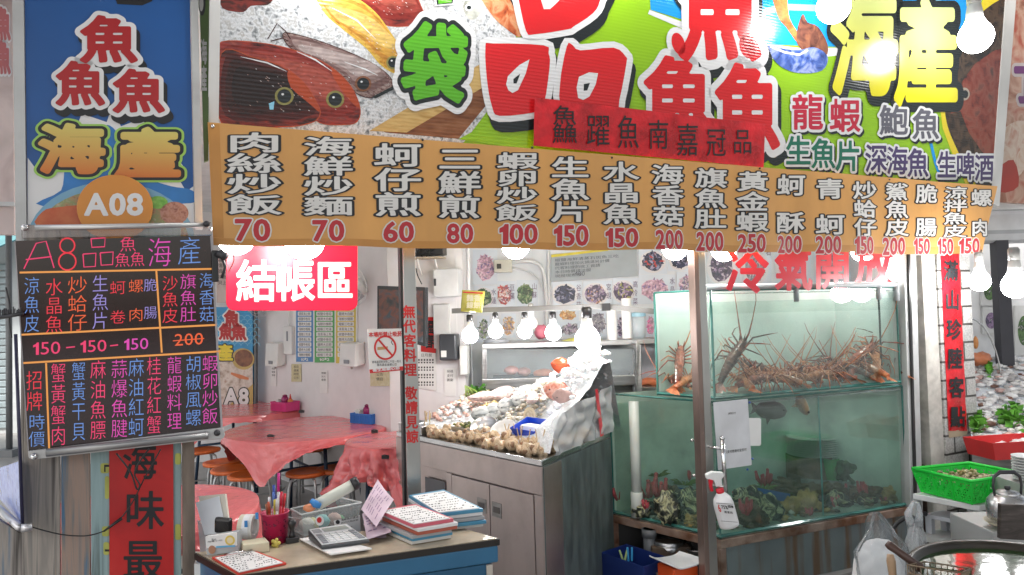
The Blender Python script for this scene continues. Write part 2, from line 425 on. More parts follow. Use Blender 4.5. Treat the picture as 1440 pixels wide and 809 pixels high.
# ---------------------------------------------------------------- common materials
steel = M('brushed_steel', (.52, .52, .53), .32, 1, .18, 5, stretch=(1, 1, 14), bump=.03, bscale=30)
steel_dk = M('worn_steel', (.36, .35, .34), .38, 1, .3, 4, stretch=(2, 2, 10), bump=.05)
alu = M('painted_aluminium', (.55, .56, .56), .45, .2, .15, 4, dirt=.25)
white_wall = M('white_wall_paint', (.74, .73, .74), .55, 0, .08, 3, bump=.03, dirt=.08)
white_pl = M('white_plastic', (.75, .76, .75), .35, 0, .05)
black_pl = M('black_plastic', (.02, .02, .022), .35, 0, .3)
dark_metal = M('dark_metal', (.06, .06, .065), .4, .6, .3)
paper = M('white_paper', (.78, .78, .77), .7, 0, .05, 8)
ink = M('black_ink', (.015, .015, .018), .6, 0, .2)
redink = M('red_ink', (.62, .03, .03), .5, 0, .1)
globe = LAMP('lit_globe', (1, .985, .97), BULB_STRENGTH); globe_rail = LAMP('lit_globe_rail', (1, .985, .97), BULB_STRENGTH * .68); globe_sign = LAMP('lit_globe_sign', (1, .98, .95), BULB_STRENGTH * .42)
chrome = M('chrome', (.7, .7, .7), .12, 1, .05)
green_glass = M('glass_edge', (.06, .22, .19), .12, 0, .3, 9, spec=.8)
rust = M('rusty_steel', (.34, .24, .19), .6, .3, .4, 9, col2=(.16, .07, .035), bump=.2)
# ---------------------------------------------------------------- ground, ceiling, walls
gm = MB(); gm.grid(lambda a, b: V((-150 + 300 * a, -60 + 360 * b, 0)), 6, 6)
struct(gm, 'ground', M('wet_concrete_ground', (.3, .29, .28), .35, 0, .35, 2.2, bump=.1, bscale=20, dirt=.3), base=(0, 0, 0))
fl = MB(); fl.prism([fs(-.95, .02, .004), fs(4.6, .02, .004), fs(4.6, 7, .004), fs(-3, 7.5, .004)], UP * .012)
struct(fl, 'shop_floor', PRINT('grey_tile_floor', [(.2, .19, .18), (.3, .29, .28), (.25, .24, .23)], 4, rough=.3), base=F0)
def wall(name, p0, p1, z0, z1, th, mat, label):
    a, b = V((p0[0], p0[1], z0)), V((p1[0], p1[1], z0)); d = (b - a).normalized(); n = d.cross(UP)
    mb = MB(); mb.prism([a, b, b - n * th, a - n * th], UP * (z1 - z0))
    return tag(mb.build(name, mat), label, 'wall')
PW0, PW1 = V((-2.62, 7.28, 0)), V((-.93, 5.32, 0))
wall('dining_wall', PW0, PW1, .012, 2.75, .1, white_wall, 'long white partition wall beside the tables carrying the soap dispensers')
wall('notice_wall', PW1 + V((.004, .0, 0)), (-.36, 5.2), .012, 2.75, .1, white_wall, 'short white wall carrying the calendar and the electrical box')
wall('return_wall', (-.355, 5.21), (-.355, 5.95), .012, 2.75, .06, white_wall, 'narrow white wall edge with conduits left of the dish photos')
wall('dish_wall', (-.35, 5.95), (2.9, 5.95), .012, 2.75, .1, M('pale_blue_wall', (.68, .71, .75), .5, 0, .08), 'pale wall behind the counter covered with dish photos')
wall('end_wall', (-5.2, 7.9), (-2.3, 7.75), .012, 2.75, .1, white_wall, 'white end wall behind the rear tables')
cl = MB(); cl.prism([fs(-1, .12, 2.75), fs(4.7, .12, 2.75), fs(4.7, 7.5, 2.75), fs(-5, 7.5, 2.75), fs(-3, 2.5, 2.75)], UP * .1)
struct(cl, 'ceiling', M('ceiling_paint', (.7, .7, .7), .7))
# unseen roof added over the alley to keep the sign shaded and reflections dark
rf = MB(); rf.prism([fs(-4, -.5, 3.9), fs(8, -.5, 3.9), fs(8, -5.5, 4.3), fs(-4, -5.5, 4.3)], UP * .05)
struct(rf, 'alley_shade_roof', M('shade_roof_sheet', (.4, .42, .44), .6))
# ---------------------------------------------------------------- painted plank wall on the left
t = thing('plank_wall', 'weathered painted plank wall under the neon menu board', 'wall', fs(-.55, 0))
FW = facade(.0); pl = []
edges = [(-30, 34), (34, 84.5), (86, 126.5), (127.5, 254)]
pcols = [PRINT('planks_a', [(.05, .045, .04), (.2, .18, .165), (.33, .3, .27), (.16, .2, .25), (.1, .2, .32)], 11, 1.6, .65, stretch=(2.2, 2.2, .13)),
         PRINT('planks_b', [(.07, .06, .055), (.24, .22, .2), (.36, .32, .28), (.2, .19, .18), (.3, .24, .19)], 12, 1.6, .65, stretch=(2.2, 2.2, .11)),
         PRINT('planks_c', [(.06, .16, .28), (.2, .19, .18), (.34, .24, .19), (.26, .22, .2), (.12, .11, .1)], 8, 1.8, .65, stretch=(2.2, 2.2, .16)),
         PRINT('planks_d', [(.12, .16, .16), (.26, .37, .38), (.3, .42, .43), (.24, .34, .35), (.38, .4, .36)], 13, 1.2, .65, stretch=(2.2, 2.2, .1))]
for i, (a, b) in enumerate(edges):
    P = [FW.p(a + (0 if i else -6), 318), FW.p(b, 318), FW.p(b + 1.5, 1000), FW.p(a + 1.5 - (10 if i == 0 else 0), 1000)]
    if i == 0: P = [FW.p(30, 560), FW.p(34, 560), FW.p(35.5, 1000), FW.p(-60, 1000), FW.p(-18, 690)]; P = [FW.p(31, 330), FW.p(34, 330), FW.p(36, 1000), FW.p(-80, 1000), FW.p(-60, 690), FW.p(30, 748)]
    mb = MB(); mb.prism(list(reversed(P)), -N_ * .02 if False else N_ * .02); mb.build('plank', pcols[i], t, bevel=.002)
mb = MB(); mb.prism([FW.w(*FW.px(256, 560)) - N_ * .02, FW.w(*FW.px(272, 560)) - N_ * .02, FW.w(*FW.px(276, 1000)) - N_ * .02, FW.w(*FW.px(257, 1000)) - N_ * .02], N_ * .06)
mb.build('post', M('brown_weathered_post', (.2, .16, .13), .7, 0, .4, 8, stretch=(3, 3, .6), bump=.2), t)
mb = MB()   # yellow graffiti behind the banner
yel = M('faded_yellow_paint', (.5, .52, .12), .6, 0, .3)
for a, b, c, d in ((142, 650, 154, 664), (148, 668, 154, 700), (144, 738, 154, 752), (146, 760, 154, 778), (246, 636, 254, 652), (246, 735, 254, 757)): shape(FW, mb, rrect(a, b, c, d, 3), .0225)
for a, b, c, d in ((147, 652, 154, 655), (147, 655, 149, 662), (148, 770, 154, 773)): shape(FW, mb, rect(a, b, c, d), .0235, 1)
mb.build('painted_marks', [yel, ink], t)
# red couplet on the planks
t = thing('red_couplet', 'long red paper banner with black brush characters on the plank wall', 'banner', fs(-.42, -.03))
red_paper = PRINT('red_paper', [(.36, .008, .01), (.5, .012, .012), (.58, .03, .025)], 5, .5, .45)
sheet(FW, [(154, 560), (243, 560), (245, 1000), (155, 1000)], .002, .028).build('paper', red_paper, t)
mb = MB()
L1 = [(.012, .0295, 0, 0, 0)]
put(FW, mb, '海', (172, 618, 222, 674), L1); put(FW, mb, '味', (175, 686, 232, 743), L1); put(FW, mb, '最', (172, 754, 230, 814), L1); put(FW, mb, '鮮', (172, 824, 230, 884), L1)
mb.build('lettering', ink, t)
# ---------------------------------------------------------------- A08 shop sign
FA = facade(-.01)
t = thing('stall_number_sign', 'tall blue sign with three stacked red fish characters and an orange A08 disc', 'sign', fs(-.58, 0))
blue = M('sign_blue', (.012, .095, .33), .35, 0, .1, 3)
sheet(FA, [(34, -60), (266, -60), (273, 318), (39, 318)], .02).build('panel', blue, t)
for pts in ([(17, -60), (33, -60), (38, 340), (23, 340)], [(267, -60), (277, -60), (285, 322), (274, 322)]):
    sheet(FA, pts, .03, .01).build('frame', alu, t)
def GRAD(name, c0, c1, z0, z1, rough=.3):
    m, n, l, b = _nt(name); g = n.new('ShaderNodeNewGeometry'); s = n.new('ShaderNodeSeparateXYZ'); l.new(g.outputs['Position'], s.inputs[0])
    mr = n.new('ShaderNodeMapRange'); mr.inputs[1].default_value = z0; mr.inputs[2].default_value = z1; l.new(s.outputs[2], mr.inputs[0])
    mx = n.new('ShaderNodeMixRGB'); mx.inputs[1].default_value = (*c0, 1); mx.inputs[2].default_value = (*c1, 1); l.new(mr.outputs[0], mx.inputs[0])
    l.new(mx.outputs[0], b.inputs['Base Color']); b.inputs['Roughness'].default_value = rough; return m
wht = M('print_white', (.75, .75, .76), .35, 0, .03)
pred = M('print_red', (.42, .012, .015), .35, 0, .05); blk = M('print_black', (.012, .012, .014), .35, 0, .1)
limeo = M('print_lime', (.35, .62, .12), .35, 0, .05)
art = MB()
shape(FA, art, [(39, 316), (39, 222), (52, 240), (60, 232), (75, 248), (98, 205), (115, 160), (150, 172), (158, 150), (170, 178), (196, 168), (222, 182), (244, 196), (236, 204), (262, 240), (240, 232), (262, 270), (272, 262), (273, 316)], .001, 0)
shape(FA, art, [(86, 268), (92, 235), (108, 210), (140, 200), (150, 176), (166, 190), (160, 215), (190, 232), (206, 250), (240, 262), (270, 268), (268, 286), (60, 290)], .0015, 1, 4)
shape(FA, art, ell(156, 340, 118, 84, 40), .002, 2); shape(FA, art, ell(156, 342, 110, 76, 40), .0025, 3)
shape(FA, art, [(60, 298), (80, 292), (130, 290), (120, 318), (52, 318)], .003, 4, 3); shape(FA, art, ell(222, 285, 14, 9), .003, 5); shape(FA, art, ell(245, 300, 20, 16), .003, 6)
shape(FA, art, [(155, -20), (216, -20), (214, 2), (200, 8), (165, 6)], .001, 8); shape(FA, art, [(160, -20), (210, -20), (205, -2), (168, -2)], .002, 0)
art.build('splash_and_bowl_print', [wht, M('wave_blue', (.03, .2, .55), .35, 0, .2), M('bowl_rim_blue', (.2, .42, .6), .3), PRINT('soup_print', [(.12, .06, .03), (.4, .25, .12), (.25, .3, .12), (.55, .4, .3)], 40), PRINT('carrot_print', [(.5, .08, .02), (.6, .16, .05)], 30), PRINT('herb_print', [(.1, .35, .03), (.3, .6, .1)], 60), PRINT('meat_print', [(.2, .06, .04), (.5, .25, .18), (.35, .14, .08)], 60), wht, blk], t)
FL = [(.13, .003, 2, 5, 9), (.125, .004, 0, 0, 0), (.036, .005, 1, 0, 0)]
txt = MB()
for bx in ((112, 22, 194, 90), (78, 86, 148, 150), (158, 97, 232, 160)): put(FA, txt, '魚', bx, FL)
YL = [(.14, .004, 3, 0, 0), (.1, .005, 2, 0, 0), (.045, .006, 4, 0, 0)]
put(FA, txt, '海', (54, 174, 148, 246), YL); put(FA, txt, '產', (162, 180, 254, 252), YL)
zg = FA.p(150, 246).z; zh = FA.p(150, 180).z
txt.build('lettering', [wht, pred, blk, limeo, GRAD('yellow_to_orange', (.62, .17, .02), (.66, .56, .14), zg, zh)], t)
d = thing('number_disc', 'round orange plate reading A08 below the blue sign', 'plate', FA.p(162, 330, .02))
sheet(FA, ell(162, 294, 53, 46, 40), .012, .03).build('disc', M('orange_plate', (.68, .27, .045), .4, 0, .06), d, bevel=.002)
txt = MB(); latin(FA, txt, 'A08', (121, 275, 200, 304), [(.035, .031, 0, 0, 0)]); txt.build('lettering', wht, d)
# narrow green and black sign edge between the two signs
t = thing('edge_sign', 'narrow dark green sign seen edge-on between blue and lime signs', 'sign', fs(0, 0, 1.9))
sheet(FA, [(279, -60), (294, -60), (293, 226), (287, 228)], .02, .004).build('panel', M('dark_green_print', (.05, .09, .02), .4, 0, .3), t)
txt = MB(); column(FA, txt, '海產', (282, 55, 291, 130), [(.03, .0055, 0, 0, 0)]); shape(FA, txt, ell(284, 6, 5, 17), .005, 1); shape(FA, txt, ell(283, 6, 3, 11), .0057, 0); txt.build('lettering', [M('grey_print', (.3, .3, .3)), blk], t)
# blurred pale sign at the very left
FQ = facade(.3)
t = thing('pale_sign', 'pale pink lettered sign at the far left edge of the stall', 'sign', FQ.p(5, 340))
sheet(FQ, [(-60, -60), (17, -60), (20, 330), (-60, 330)], .03).build('panel', PRINT('pale_print', [(.5, .42, .4), (.6, .5, .48), (.35, .25, .24)], 4, 1, .5), t)
txt = MB(); column(FQ, txt, '魚魚', (-6, 10, 15, 105), [(.12, .001, 0, 0, 0), (.05, .002, 1, 0, 0)]); txt.build('lettering', [wht, M('faded_pink', (.5, .15, .16))], t)
sheet(FQ, [(-60, 285), (21, 285), (22, 291), (-60, 290)], .02, .02).build('rail', alu, t)
# ---------------------------------------------------------------- neon menu board
FB = facade(-.1)
def z2(x, y): return x / 2.312, 310 + y / 2.312
def zb(a, b, c, d): return (*z2(a, b), *z2(c, d))
t = thing('led_menu_board', 'black fluorescent menu board handwritten in pink, blue and orange', 'menu board', FB.p(170, 640))
sheet(FB, [(21, 339), (297.5, 331), (313, 606), (40, 636)], .025).build('board', M('black_acrylic', (.03, .012, .013), .12, 0, .5, 2, spec=.6), t)
sheet(FB, [(30, 317), (297, 313), (298, 330), (31, 335)], .03, .008).build('clear_rail', GLASS('clear_acrylic', (.9, .88, .88), 1, .1, (.8, .75, .75)), t)
mb = MB(); mb.tube([FB.p(50, 321, .012), FB.p(290, 317, .012)], .009, 10); mb.build('rail_bar', M('silver_rail', (.62, .62, .62), .35, .7), t, smooth=True)
sheet(FB, [(40, 634), (313, 601), (316, 611), (314, 616), (44, 646), (41, 643)], .03, .012).build('bottom_rail', M('rail_grey', (.55, .55, .55), .4, .3), t, bevel=.002)
mb = MB(); mb.tube([FB.p(66, 635.5, .02), FB.p(292, 611, .02)], .013, 12); mb.build('bottom_bar', M('bar_grey', (.3, .3, .3), .35, .6), t, smooth=True)
for u, v in ((36, 321), (290, 316), (305, 608), (49, 641)):
    mb = MB(); mb.lathe(FB.p(u, v, .008), [(.001, .022), (.008, .02), (.011, .012), (.011, 0)], 12, FB.n); mb.build('screw', chrome if u < 40 or v > 630 else dark_metal, t, smooth=True)
def NEON(name, col, st=.36): return LAMP(name, col, st, .03)
nm = [NEON('neon_pink', (1, .035, .17)), NEON('neon_red', (1, .02, .05)), NEON('neon_orange', (1, .12, .02)), NEON('neon_blue', (.14, .3, .75)), NEON('neon_lilac', (.35, .28, .75)), NEON('neon_magenta', (.85, .06, .5)), NEON('neon_line', (.85, .33, .06), .4)]
txt = MB(); h = .0015; sl_ = -.045
def led(s, a, b, c, d, m, off=-.009):
    u0, v0, u1, v1 = zb(a, b, c, d); column(FB, txt, s, (u0, v0, u1, v1), [(off, h, m, 0, 0)], slope=sl_)
def nline(pts, m, wd): band(FB, txt, [z2(*p) for p in pts], wd / 2.312, h, m)
nline([(78, 158), (118, 75), (150, 68), (176, 155)], 0, 4); nline([(84, 128), (168, 118)], 0, 4)
for cx_, cy2, rx, ry in ((219, 82, 24, 24), (219, 134, 28, 28)): nline([(cx_ + rx * math.cos(i * .35), cy2 + ry * math.sin(i * .35)) for i in range(19)], 1, 5)
for a, b, c, d in ((296, 60, 342, 86), (270, 110, 312, 150), (326, 106, 368, 144)): nline([(a, b), (c, b - 3), (c - 2, d), (a + 3, d + 2), (a, b)], 0, 4)
led('魚', 388, 50, 444, 104, 0); led('魚', 372, 104, 424, 154, 0); led('魚', 422, 100, 472, 152, 0); led('海', 478, 52, 560, 156, 5, -.012); led('產', 575, 50, 656, 148, 3, -.012)
for a in (('涼魚皮', 77, 182, 130, 366, 3), ('水晶魚', 146, 186, 206, 368, 1), ('炒蛤仔', 218, 180, 286, 362, 2), ('生魚片', 298, 175, 354, 356, 4), ('蚵 卷', 356, 195, 410, 338, 1), ('螺 肉', 416, 190, 468, 330, 2), ('脆 腸', 466, 188, 512, 322, 4), ('沙魚皮', 526, 178, 580, 336, 1), ('旗魚肚', 584, 172, 640, 332, 5), ('海香菇', 646, 168, 698, 332, 3),
          ('招牌', 84, 486, 140, 622, 1), ('時價', 92, 628, 148, 738, 3), ('蟹黃蟹肉', 164, 462, 216, 734, 0), ('蟹黃干貝', 232, 458, 280, 718, 3), ('麻油魚膘', 292, 452, 346, 714, 0), ('蒜爆魚腱', 360, 450, 416, 708, 5), ('麻油紅蚵', 416, 446, 470, 704, 3), ('桂花紅蟹', 476, 442, 526, 696, 0), ('龍蝦料理', 542, 440, 592, 682, 5), ('胡椒風螺', 602, 438, 656, 670, 3), ('蝦卵炒飯', 656, 436, 710, 664, 5)): led(*a)
for s, a, b, c, d, m in (('150', 108, 398, 196, 438, 0), ('-', 215, 414, 244, 418, 0), ('150', 262, 392, 346, 430, 0), ('-', 358, 408, 384, 412, 0), ('150', 404, 386, 482, 422, 5), ('200', 568, 370, 660, 408, 2)):
    if s == '-': nline([(a, b), (c, b - 3)], m, 4)
    else: latin(FB, txt, s, zb(a, b, c, d), [(0, h, m, 0, 0)], slope=-.05)
nline([(562, 392), (664, 384)], 2, 3)
for p in ([(64, 170), (692, 158)], [(508, 160), (526, 430)], [(70, 372), (704, 340)], [(76, 464), (716, 426)], [(150, 464), (160, 742)]): nline(p, 6, 6)
txt.build('lettering', nm, t)
for pts, wd in (([(21, 340), (40, 634)], 1.6), ([(297, 332), (312, 604)], 3)): mb = MB(); band(FB, mb, pts, wd, .0015); mb.build('edge_trim', [M('grey_trim', (.4, .38, .4), .4)], t)
# second board seen almost edge-on, and its tube
P0 = FB.p(28, 480); t = thing('side_led_board', 'blue lit menu board seen edge-on at the far left', 'menu board', FB.p(20, 745))
a0, a1 = at(22, 398, 2.24), at(31, 750, 2.24); b0, b1 = at(-60, 400, 2.9), at(-55, 690, 2.9)
mb = MB(); mb.prism([a0, a1, at(8, 716, 2.6), at(-4, 640, 2.7)], E_ * .012); 
mb = MB(); mb.prism([at(29, 648, 2.24), at(33, 742, 2.24), at(-2, 700, 2.75), at(-6, 660, 2.75)], N_ * .012 + E_ * .004); mb.build('panel', PRINT('blue_led_panel', [(.06, .1, .45), (.25, .34, .75), (.02, .04, .22)], 14, 1, .25), t)
mb = MB(); mb.tube([at(22, 470, 2.23), at(32, 748, 2.23)], .005, 8); mb.build('edge_strip', M('black_blue_edge', (.02, .02, .06), .3), t, smooth=True)
mb = MB(); mb.tube([at(-10, 708, 2.6), at(28, 742, 2.23)], .012, 12); mb.lathe(at(30, 743, 2.22), [(.001, .03), (.013, .028), (.013, 0)], 12, E_); mb.build('rail_bar', M('silver_tube', (.6, .6, .62), .3, .8), t, smooth=True)
# cables
def cable(name, label, pts, r, mat, cat='cable', seg=6):
    q = []; n = len(pts); P = [V(p) for p in pts]
    for i in range(n - 1):
        a, b, c, d = P[max(i - 1, 0)], P[i], P[i + 1], P[min(i + 2, n - 1)]
        for k in range(6):
            s = k / 6; q.append(.5 * ((2 * b) + (c - a) * s + (2 * a - 5 * b + 4 * c - d) * s * s + (3 * b - a - 3 * c + d) * s ** 3))
    q.append(P[-1]); mb = MB(); mb.tube(q, r, seg); return tag(mb.build(name, mat, smooth=True), label, cat)
cable('power_cable', 'thin black cable drooping from the side board across the red couplet', [FA.p(36, 731, .05), FA.p(60, 738, .06), FA.p(95, 747, .05), FA.p(130, 747, .05), FA.p(160, 734, .05), FA.p(185, 705, .05), FA.p(205, 665, .06), FA.p(226, 628, .06)], .0022, black_pl)
mb = MB(); mb.tube([FA.p(147, 742, .05), FA.p(172, 724, .05)], [.003, .006, ][:2], 8); tag(mb.build('cable_plug', black_pl, smooth=True), 'black inline plug on the cable in front of red couplet', 'plug')
cable('tied_cable', 'bundled black cable hanging by a tie below the neon board', [FA.p(165, 633, .07), FA.p(180, 652, .07), FA.p(187, 664, .07), FA.p(193, 682, .07), FA.p(197, 676, .07), FA.p(190, 660, .07), FA.p(200, 640, .07), FA.p(210, 627, .07)], .0028, black_pl)
cable('clip_cord', 'thin dark cord hanging beside the left edge of neon board', [FB.p(10, 405, .02), FB.p(16, 430, .03), FB.p(15, 455, .02), FB.p(18, 475, .02)], .0025, black_pl)
mb = MB(); mb.tube([at(0, 447, 2.2), at(32, 441, 2.2)], .006, 8)
for i in range(14): mb.tube([at(1 + 2.2 * i, 447 - i * .4, 2.2), at(1 + 2.2 * i + random.uniform(-1, 1), 436 - random.random() * 5, 2.2)], .0018, 5)
tag(mb.build('hanging_brush', dark_metal, smooth=True), 'dark bristled rod hanging left of the neon board', 'brush')
t = thing('clamp_lamp', 'small black clamp lamp gripping the neon board right edge', 'lamp', FB.p(304, 400, .02)); mb = MB(); mb.box(FB.p(302, 375, .015), (.022, .03, .11), E_, N_); mb.build('clamp', black_pl, t, bevel=.003); mb = MB(); mb.tube([FB.p(303, 360, .02), FB.p(310, 358, .03), FB.p(316, 364, .04)], [.012, .016, .013], 10); mb.tube([FB.p(310, 362, .03), FB.p(316, 376, .03), FB.p(311, 392, .03)], .005, 6); mb.build('head', dark_metal, t, smooth=True)
cable('lamp_wire', 'thin dark wire curling up from the clamp lamp', [FB.p(314, 362, .04), FB.p(322, 352, .04), FB.p(328, 366, .03), FB.p(320, 384, .03)], .002, black_pl)
# ---------------------------------------------------------------- main sign
FM = facade(0, R(6.5), 2.3)
t = thing('main_sign', 'big lime green corrugated shop sign with red characters and fish photos', 'sign', fs(2.4, .05, 2.1))
lime = RIB('sign_lime', (.27, .52, .012), .2)
sheet(FM, [(311, -150), (1408, -150), (1393, 275), (306, 190)], .03).build('panel', lime, t)
for pts in ([(297, -150), (312, -150), (307, 190), (292, 190)], [(1424, -150), (1440, -150), (1404, 290), (1392, 285)]):
    sheet(FM, pts, .045, .006).build('frame', M('white_frame', (.68, .68, .67), .4, .1, .1, 3), t)
art = MB(); K4 = lambda l: [(280 + x / 3.4286, y / 3.4286) for x, y in l]; K5 = lambda l: [(640 + x / 3.11, y / 3.11) for x, y in l]; K6 = lambda l: [(1060 + x / 2.997, y / 2.997) for x, y in l]
am = []
def A(mat):
    if mat not in am: am.append(mat)
    return am.index(mat)
rb = .18
ice = PRINT('ice_print', [(.1, .11, .12), (.36, .38, .4), (.7, .72, .75), (.42, .42, .42), (.75, .76, .78)], 48, .15, .22, rb)
ylw = RIB('sign_yellow', (.75, .6, .03), .2); skyb = RIB('sign_sky_blue', (.01, .3, .75), .2); lskyb = RIB('sign_light_blue', (.25, .6, .8), .2); wsg = RIB('sign_white', (.72, .73, .75), .2)
rsg = RIB('sign_red', (.62, .015, .02), .2); ksg = RIB('sign_black', (.015, .02, .022), .2)
shape(FM, art, [(311, -150), (760, -150), (735, 20), (708, 110), (690, 150), (650, 203), (306, 180)], .001, A(ice))
shape(FM, art, K4([(850, 620), (1440, 290), (1440, 440), (1250, 670), (900, 640)]), .0014, A(PRINT('brown_board_print', [(.1, .03, .012), (.22, .08, .03), (.3, .13, .06)], 6, 1, .22, rb, (1, 1, 5))))
shape(FM, art, K4([(820, 632), (1420, 270), (1440, 300), (1440, 380), (1000, 640)]), .0018, A(PRINT('bamboo_board_print', [(.42, .25, .07), (.62, .42, .16), (.5, .32, .1)], 8, 1, .22, rb, (1, 1, 4))))
shape(FM, art, K4([(1250, 672), (1400, 590), (1440, 560), (1440, 700)]), .0022, A(lime))
def offs(pts, d):
    n = len(pts); out = []; a = sum((pts[i][0] * pts[(i + 1) % n][1] - pts[(i + 1) % n][0] * pts[i][1]) for i in range(n)); sg = 1 if a > 0 else -1
    for i in range(n):
        (x0, y0), (x1, y1) = pts[i - 1], pts[(i + 1) % n]; dx, dy = x1 - x0, y1 - y0; q = math.hypot(dx, dy) or 1
        out.append((pts[i][0] + sg * dy / q * d, pts[i][1] - sg * dx / q * d))
    return out
redfish = PRINT('red_fish_print', [(.03, .01, .01), (.13, .02, .018), (.3, .035, .025), (.2, .04, .035), (.4, .09, .06)], 11, .6, .2, rb, (1, 1, 2.5))
redfish2 = PRINT('red_fish_print_dark', [(.02, .008, .008), (.05, .012, .01), (.2, .025, .018), (.06, .012, .012), (.28, .05, .035)], 9, .6, .2, rb, (1, 1, 2.5))
dkfish = PRINT('dark_fish_print', [(.03, .015, .015), (.12, .05, .045), (.3, .22, .2), (.08, .03, .03), (.45, .38, .36)], 26, 1.5, .2, rb, (1, 1, 2.5))
gold = PRINT('gold_fish_print', [(.22, .08, .01), (.5, .24, .03), (.6, .4, .08), (.3, .1, .02)], 40, .6, .2, rb)
shape(FM, art, K4([(0 + 112, -40), (260, -30), (350, -10), (330, 25), (250, 30), (210, 60), (112, 40)]), .0016, A(redfish2), 3)
glint = RIB('print_glint', (.45, .3, .26), .2)
def tone(nm, *cs): return [PRINT(nm + str(i), [tuple(x * .55 for x in c), c, tuple(min(1, x * 1.35) for x in c)], 24, .7, .2, rb, (1, 1, 2.2)) for i, c in enumerate(cs)]
tr = tone('fish_red', (.2, .02, .015), (.27, .04, .03), (.34, .07, .05)); td = tone('fish_deep', (.06, .01, .009), (.035, .01, .009), (.018, .008, .008)); tg = tone('fish_gold', (.45, .2, .03), (.55, .3, .05), (.62, .42, .12)); tk = tone('fish_silver', (.16, .09, .085), (.26, .18, .17), (.38, .31, .3))
def pfish(pts, h, m, rim, rw=7, tones=None):
    q = smooth(pts, 5); shape(FM, art, K4(offs(q, rw)), h - .0002, A(rim)); shape(FM, art, K4(q), h - .0001, A(m)); n = len(pts); cx_ = sum(p[0] for p in pts) / n; cy2 = sum(p[1] for p in pts) / n
    for k, (s, sh) in enumerate(((.86, -10), (.7, -18), (.5, -24))):
        if tones: shape(FM, art, K4([(cx_ + (x - cx_) * (.5 + s * .5), cy2 + (y - cy2) * s + sh) for x, y in q]), h + .00008 * k, A(tones[k]))
    rr = random.Random(int(cx_))
    for k in range(46):
        i = rr.randrange(n); s = rr.uniform(.15, .85); x, y = cx_ + (pts[i][0] - cx_) * s + rr.uniform(-30, 30) * s, cy2 + (pts[i][1] - cy2) * s * .8 - 8; l = rr.uniform(3, 10); band(FM, art, K4([(x, y), (x + l, y + l * .55)]), [.4, rr.uniform(.5, 1.3)], h + .0003, A(glint if k % 3 else wsg))
rimo = RIB('fish_rim_orange', (.42, .07, .025), .2); rimd = RIB('fish_rim_dark', (.05, .02, .02), .2); rimy = RIB('fish_rim_yellow', (.6, .4, .06), .2)
pfish([(700, -300), (900, -300), (1080, 60), (1085, 110), (1010, 125), (900, 120), (820, 60), (720, -20)], .0016, redfish, rimo, 4, tr)
pfish([(560, -60), (720, -20), (840, 60), (930, 180), (1000, 290), (1010, 335), (950, 350), (880, 310), (810, 230), (700, 140), (610, 60)], .002, gold, rimy, 7, tg)
pfish([(405, 165), (470, 170), (620, 215), (800, 290), (900, 355), (935, 410), (900, 440), (830, 470), (760, 450), (700, 380), (560, 290), (440, 230)], .0024, dkfish, rimd, 4, tk)
band(FM, art, K4([(330, 190), (375, 115), (415, 150), (440, 190)]), 1.6, .0026, A(rimd)); band(FM, art, K4([(345, 200), (400, 185), (430, 200)]), 1.6, .0026, A(rimd))
pfish([(108, 205), (330, 215), (500, 260), (640, 330), (730, 420), (773, 520), (760, 585), (700, 600), (580, 590), (500, 500), (300, 320), (108, 300)], .0028, redfish, rimo, 4, tr)
pfish([(108, 260), (260, 280), (400, 325), (500, 400), (560, 490), (580, 550), (540, 590), (400, 610), (108, 590)], .0034, redfish2, rimo, 5, td)
for pts in ([(470, 250), (560, 290), (640, 345)], [(200, 275), (330, 305), (420, 345)], [(700, 300), (800, 335), (860, 365)], [(640, 40), (760, 100), (850, 190)]): band(FM, art, K4(pts), [.5, 2.2, .5], .0036, A(wsg))
shape(FM, art, K4([(430, 340), (500, 400), (560, 490), (578, 540), (530, 500), (440, 420)]), 0.0037, A(RIB('fish_orange', (.4, .06, .02), .2)), 3); shape(FM, art, K4([(640, 330), (730, 420), (772, 520), (720, 480), (650, 380)]), .0031, A(RIB('fish_orange', (.4, .06, .02), .2)), 3)
for x, y, r1 in ((410, 465, 46), (655, 480, 44), (935, 303, 34), (790, 405, 40)):
    shape(FM, art, K4(ell(x, y, r1, r1 * .95)), .0038, A(RIB('eye_rim', (.24, .22, .07), .2) if x != 790 else RIB('eye_rim_brown', (.2, .08, .04), .2)))
    shape(FM, art, K4(ell(x, y, r1 * .74, r1 * .72)), .0042, A(ksg)); shape(FM, art, K4(ell(x - 8, y - 9, r1 * .14, r1 * .12)), .0045, A(wsg))
shape(FM, art, K4([(830, 470), (935, 415), (938, 432), (850, 476)]), .004, A(ksg))
shape(FM, art, K4([(335, 500), (362, 490), (358, 530), (340, 530)]), .004, A(lskyb))
shape(FM, art, K4([(1270, 30), (1310, -20), (1400, -100), (1440, -60), (1345, 80), (1300, 90)]), .002, A(PRINT('silver_fish_print', [(.2, .2, .17), (.45, .46, .42), (.6, .58, .5)], 20, .5, .22, rb)), 3)
shape(FM, art, K4(ell(1300, 38, 20, 18)), .003, A(wsg)); shape(FM, art, K4(ell(1300, 38, 11, 10)), .0034, A(ksg))
shape(FM, art, K4([(1350, -60), (1560, -60), (1560, 170), (1480, 140), (1400, 60)]), .0022, A(PRINT('crab_print', [(.2, .03, .015), (.5, .12, .04), (.6, .3, .15), (.3, .05, .02)], 18, .8, .22, rb)), 3)
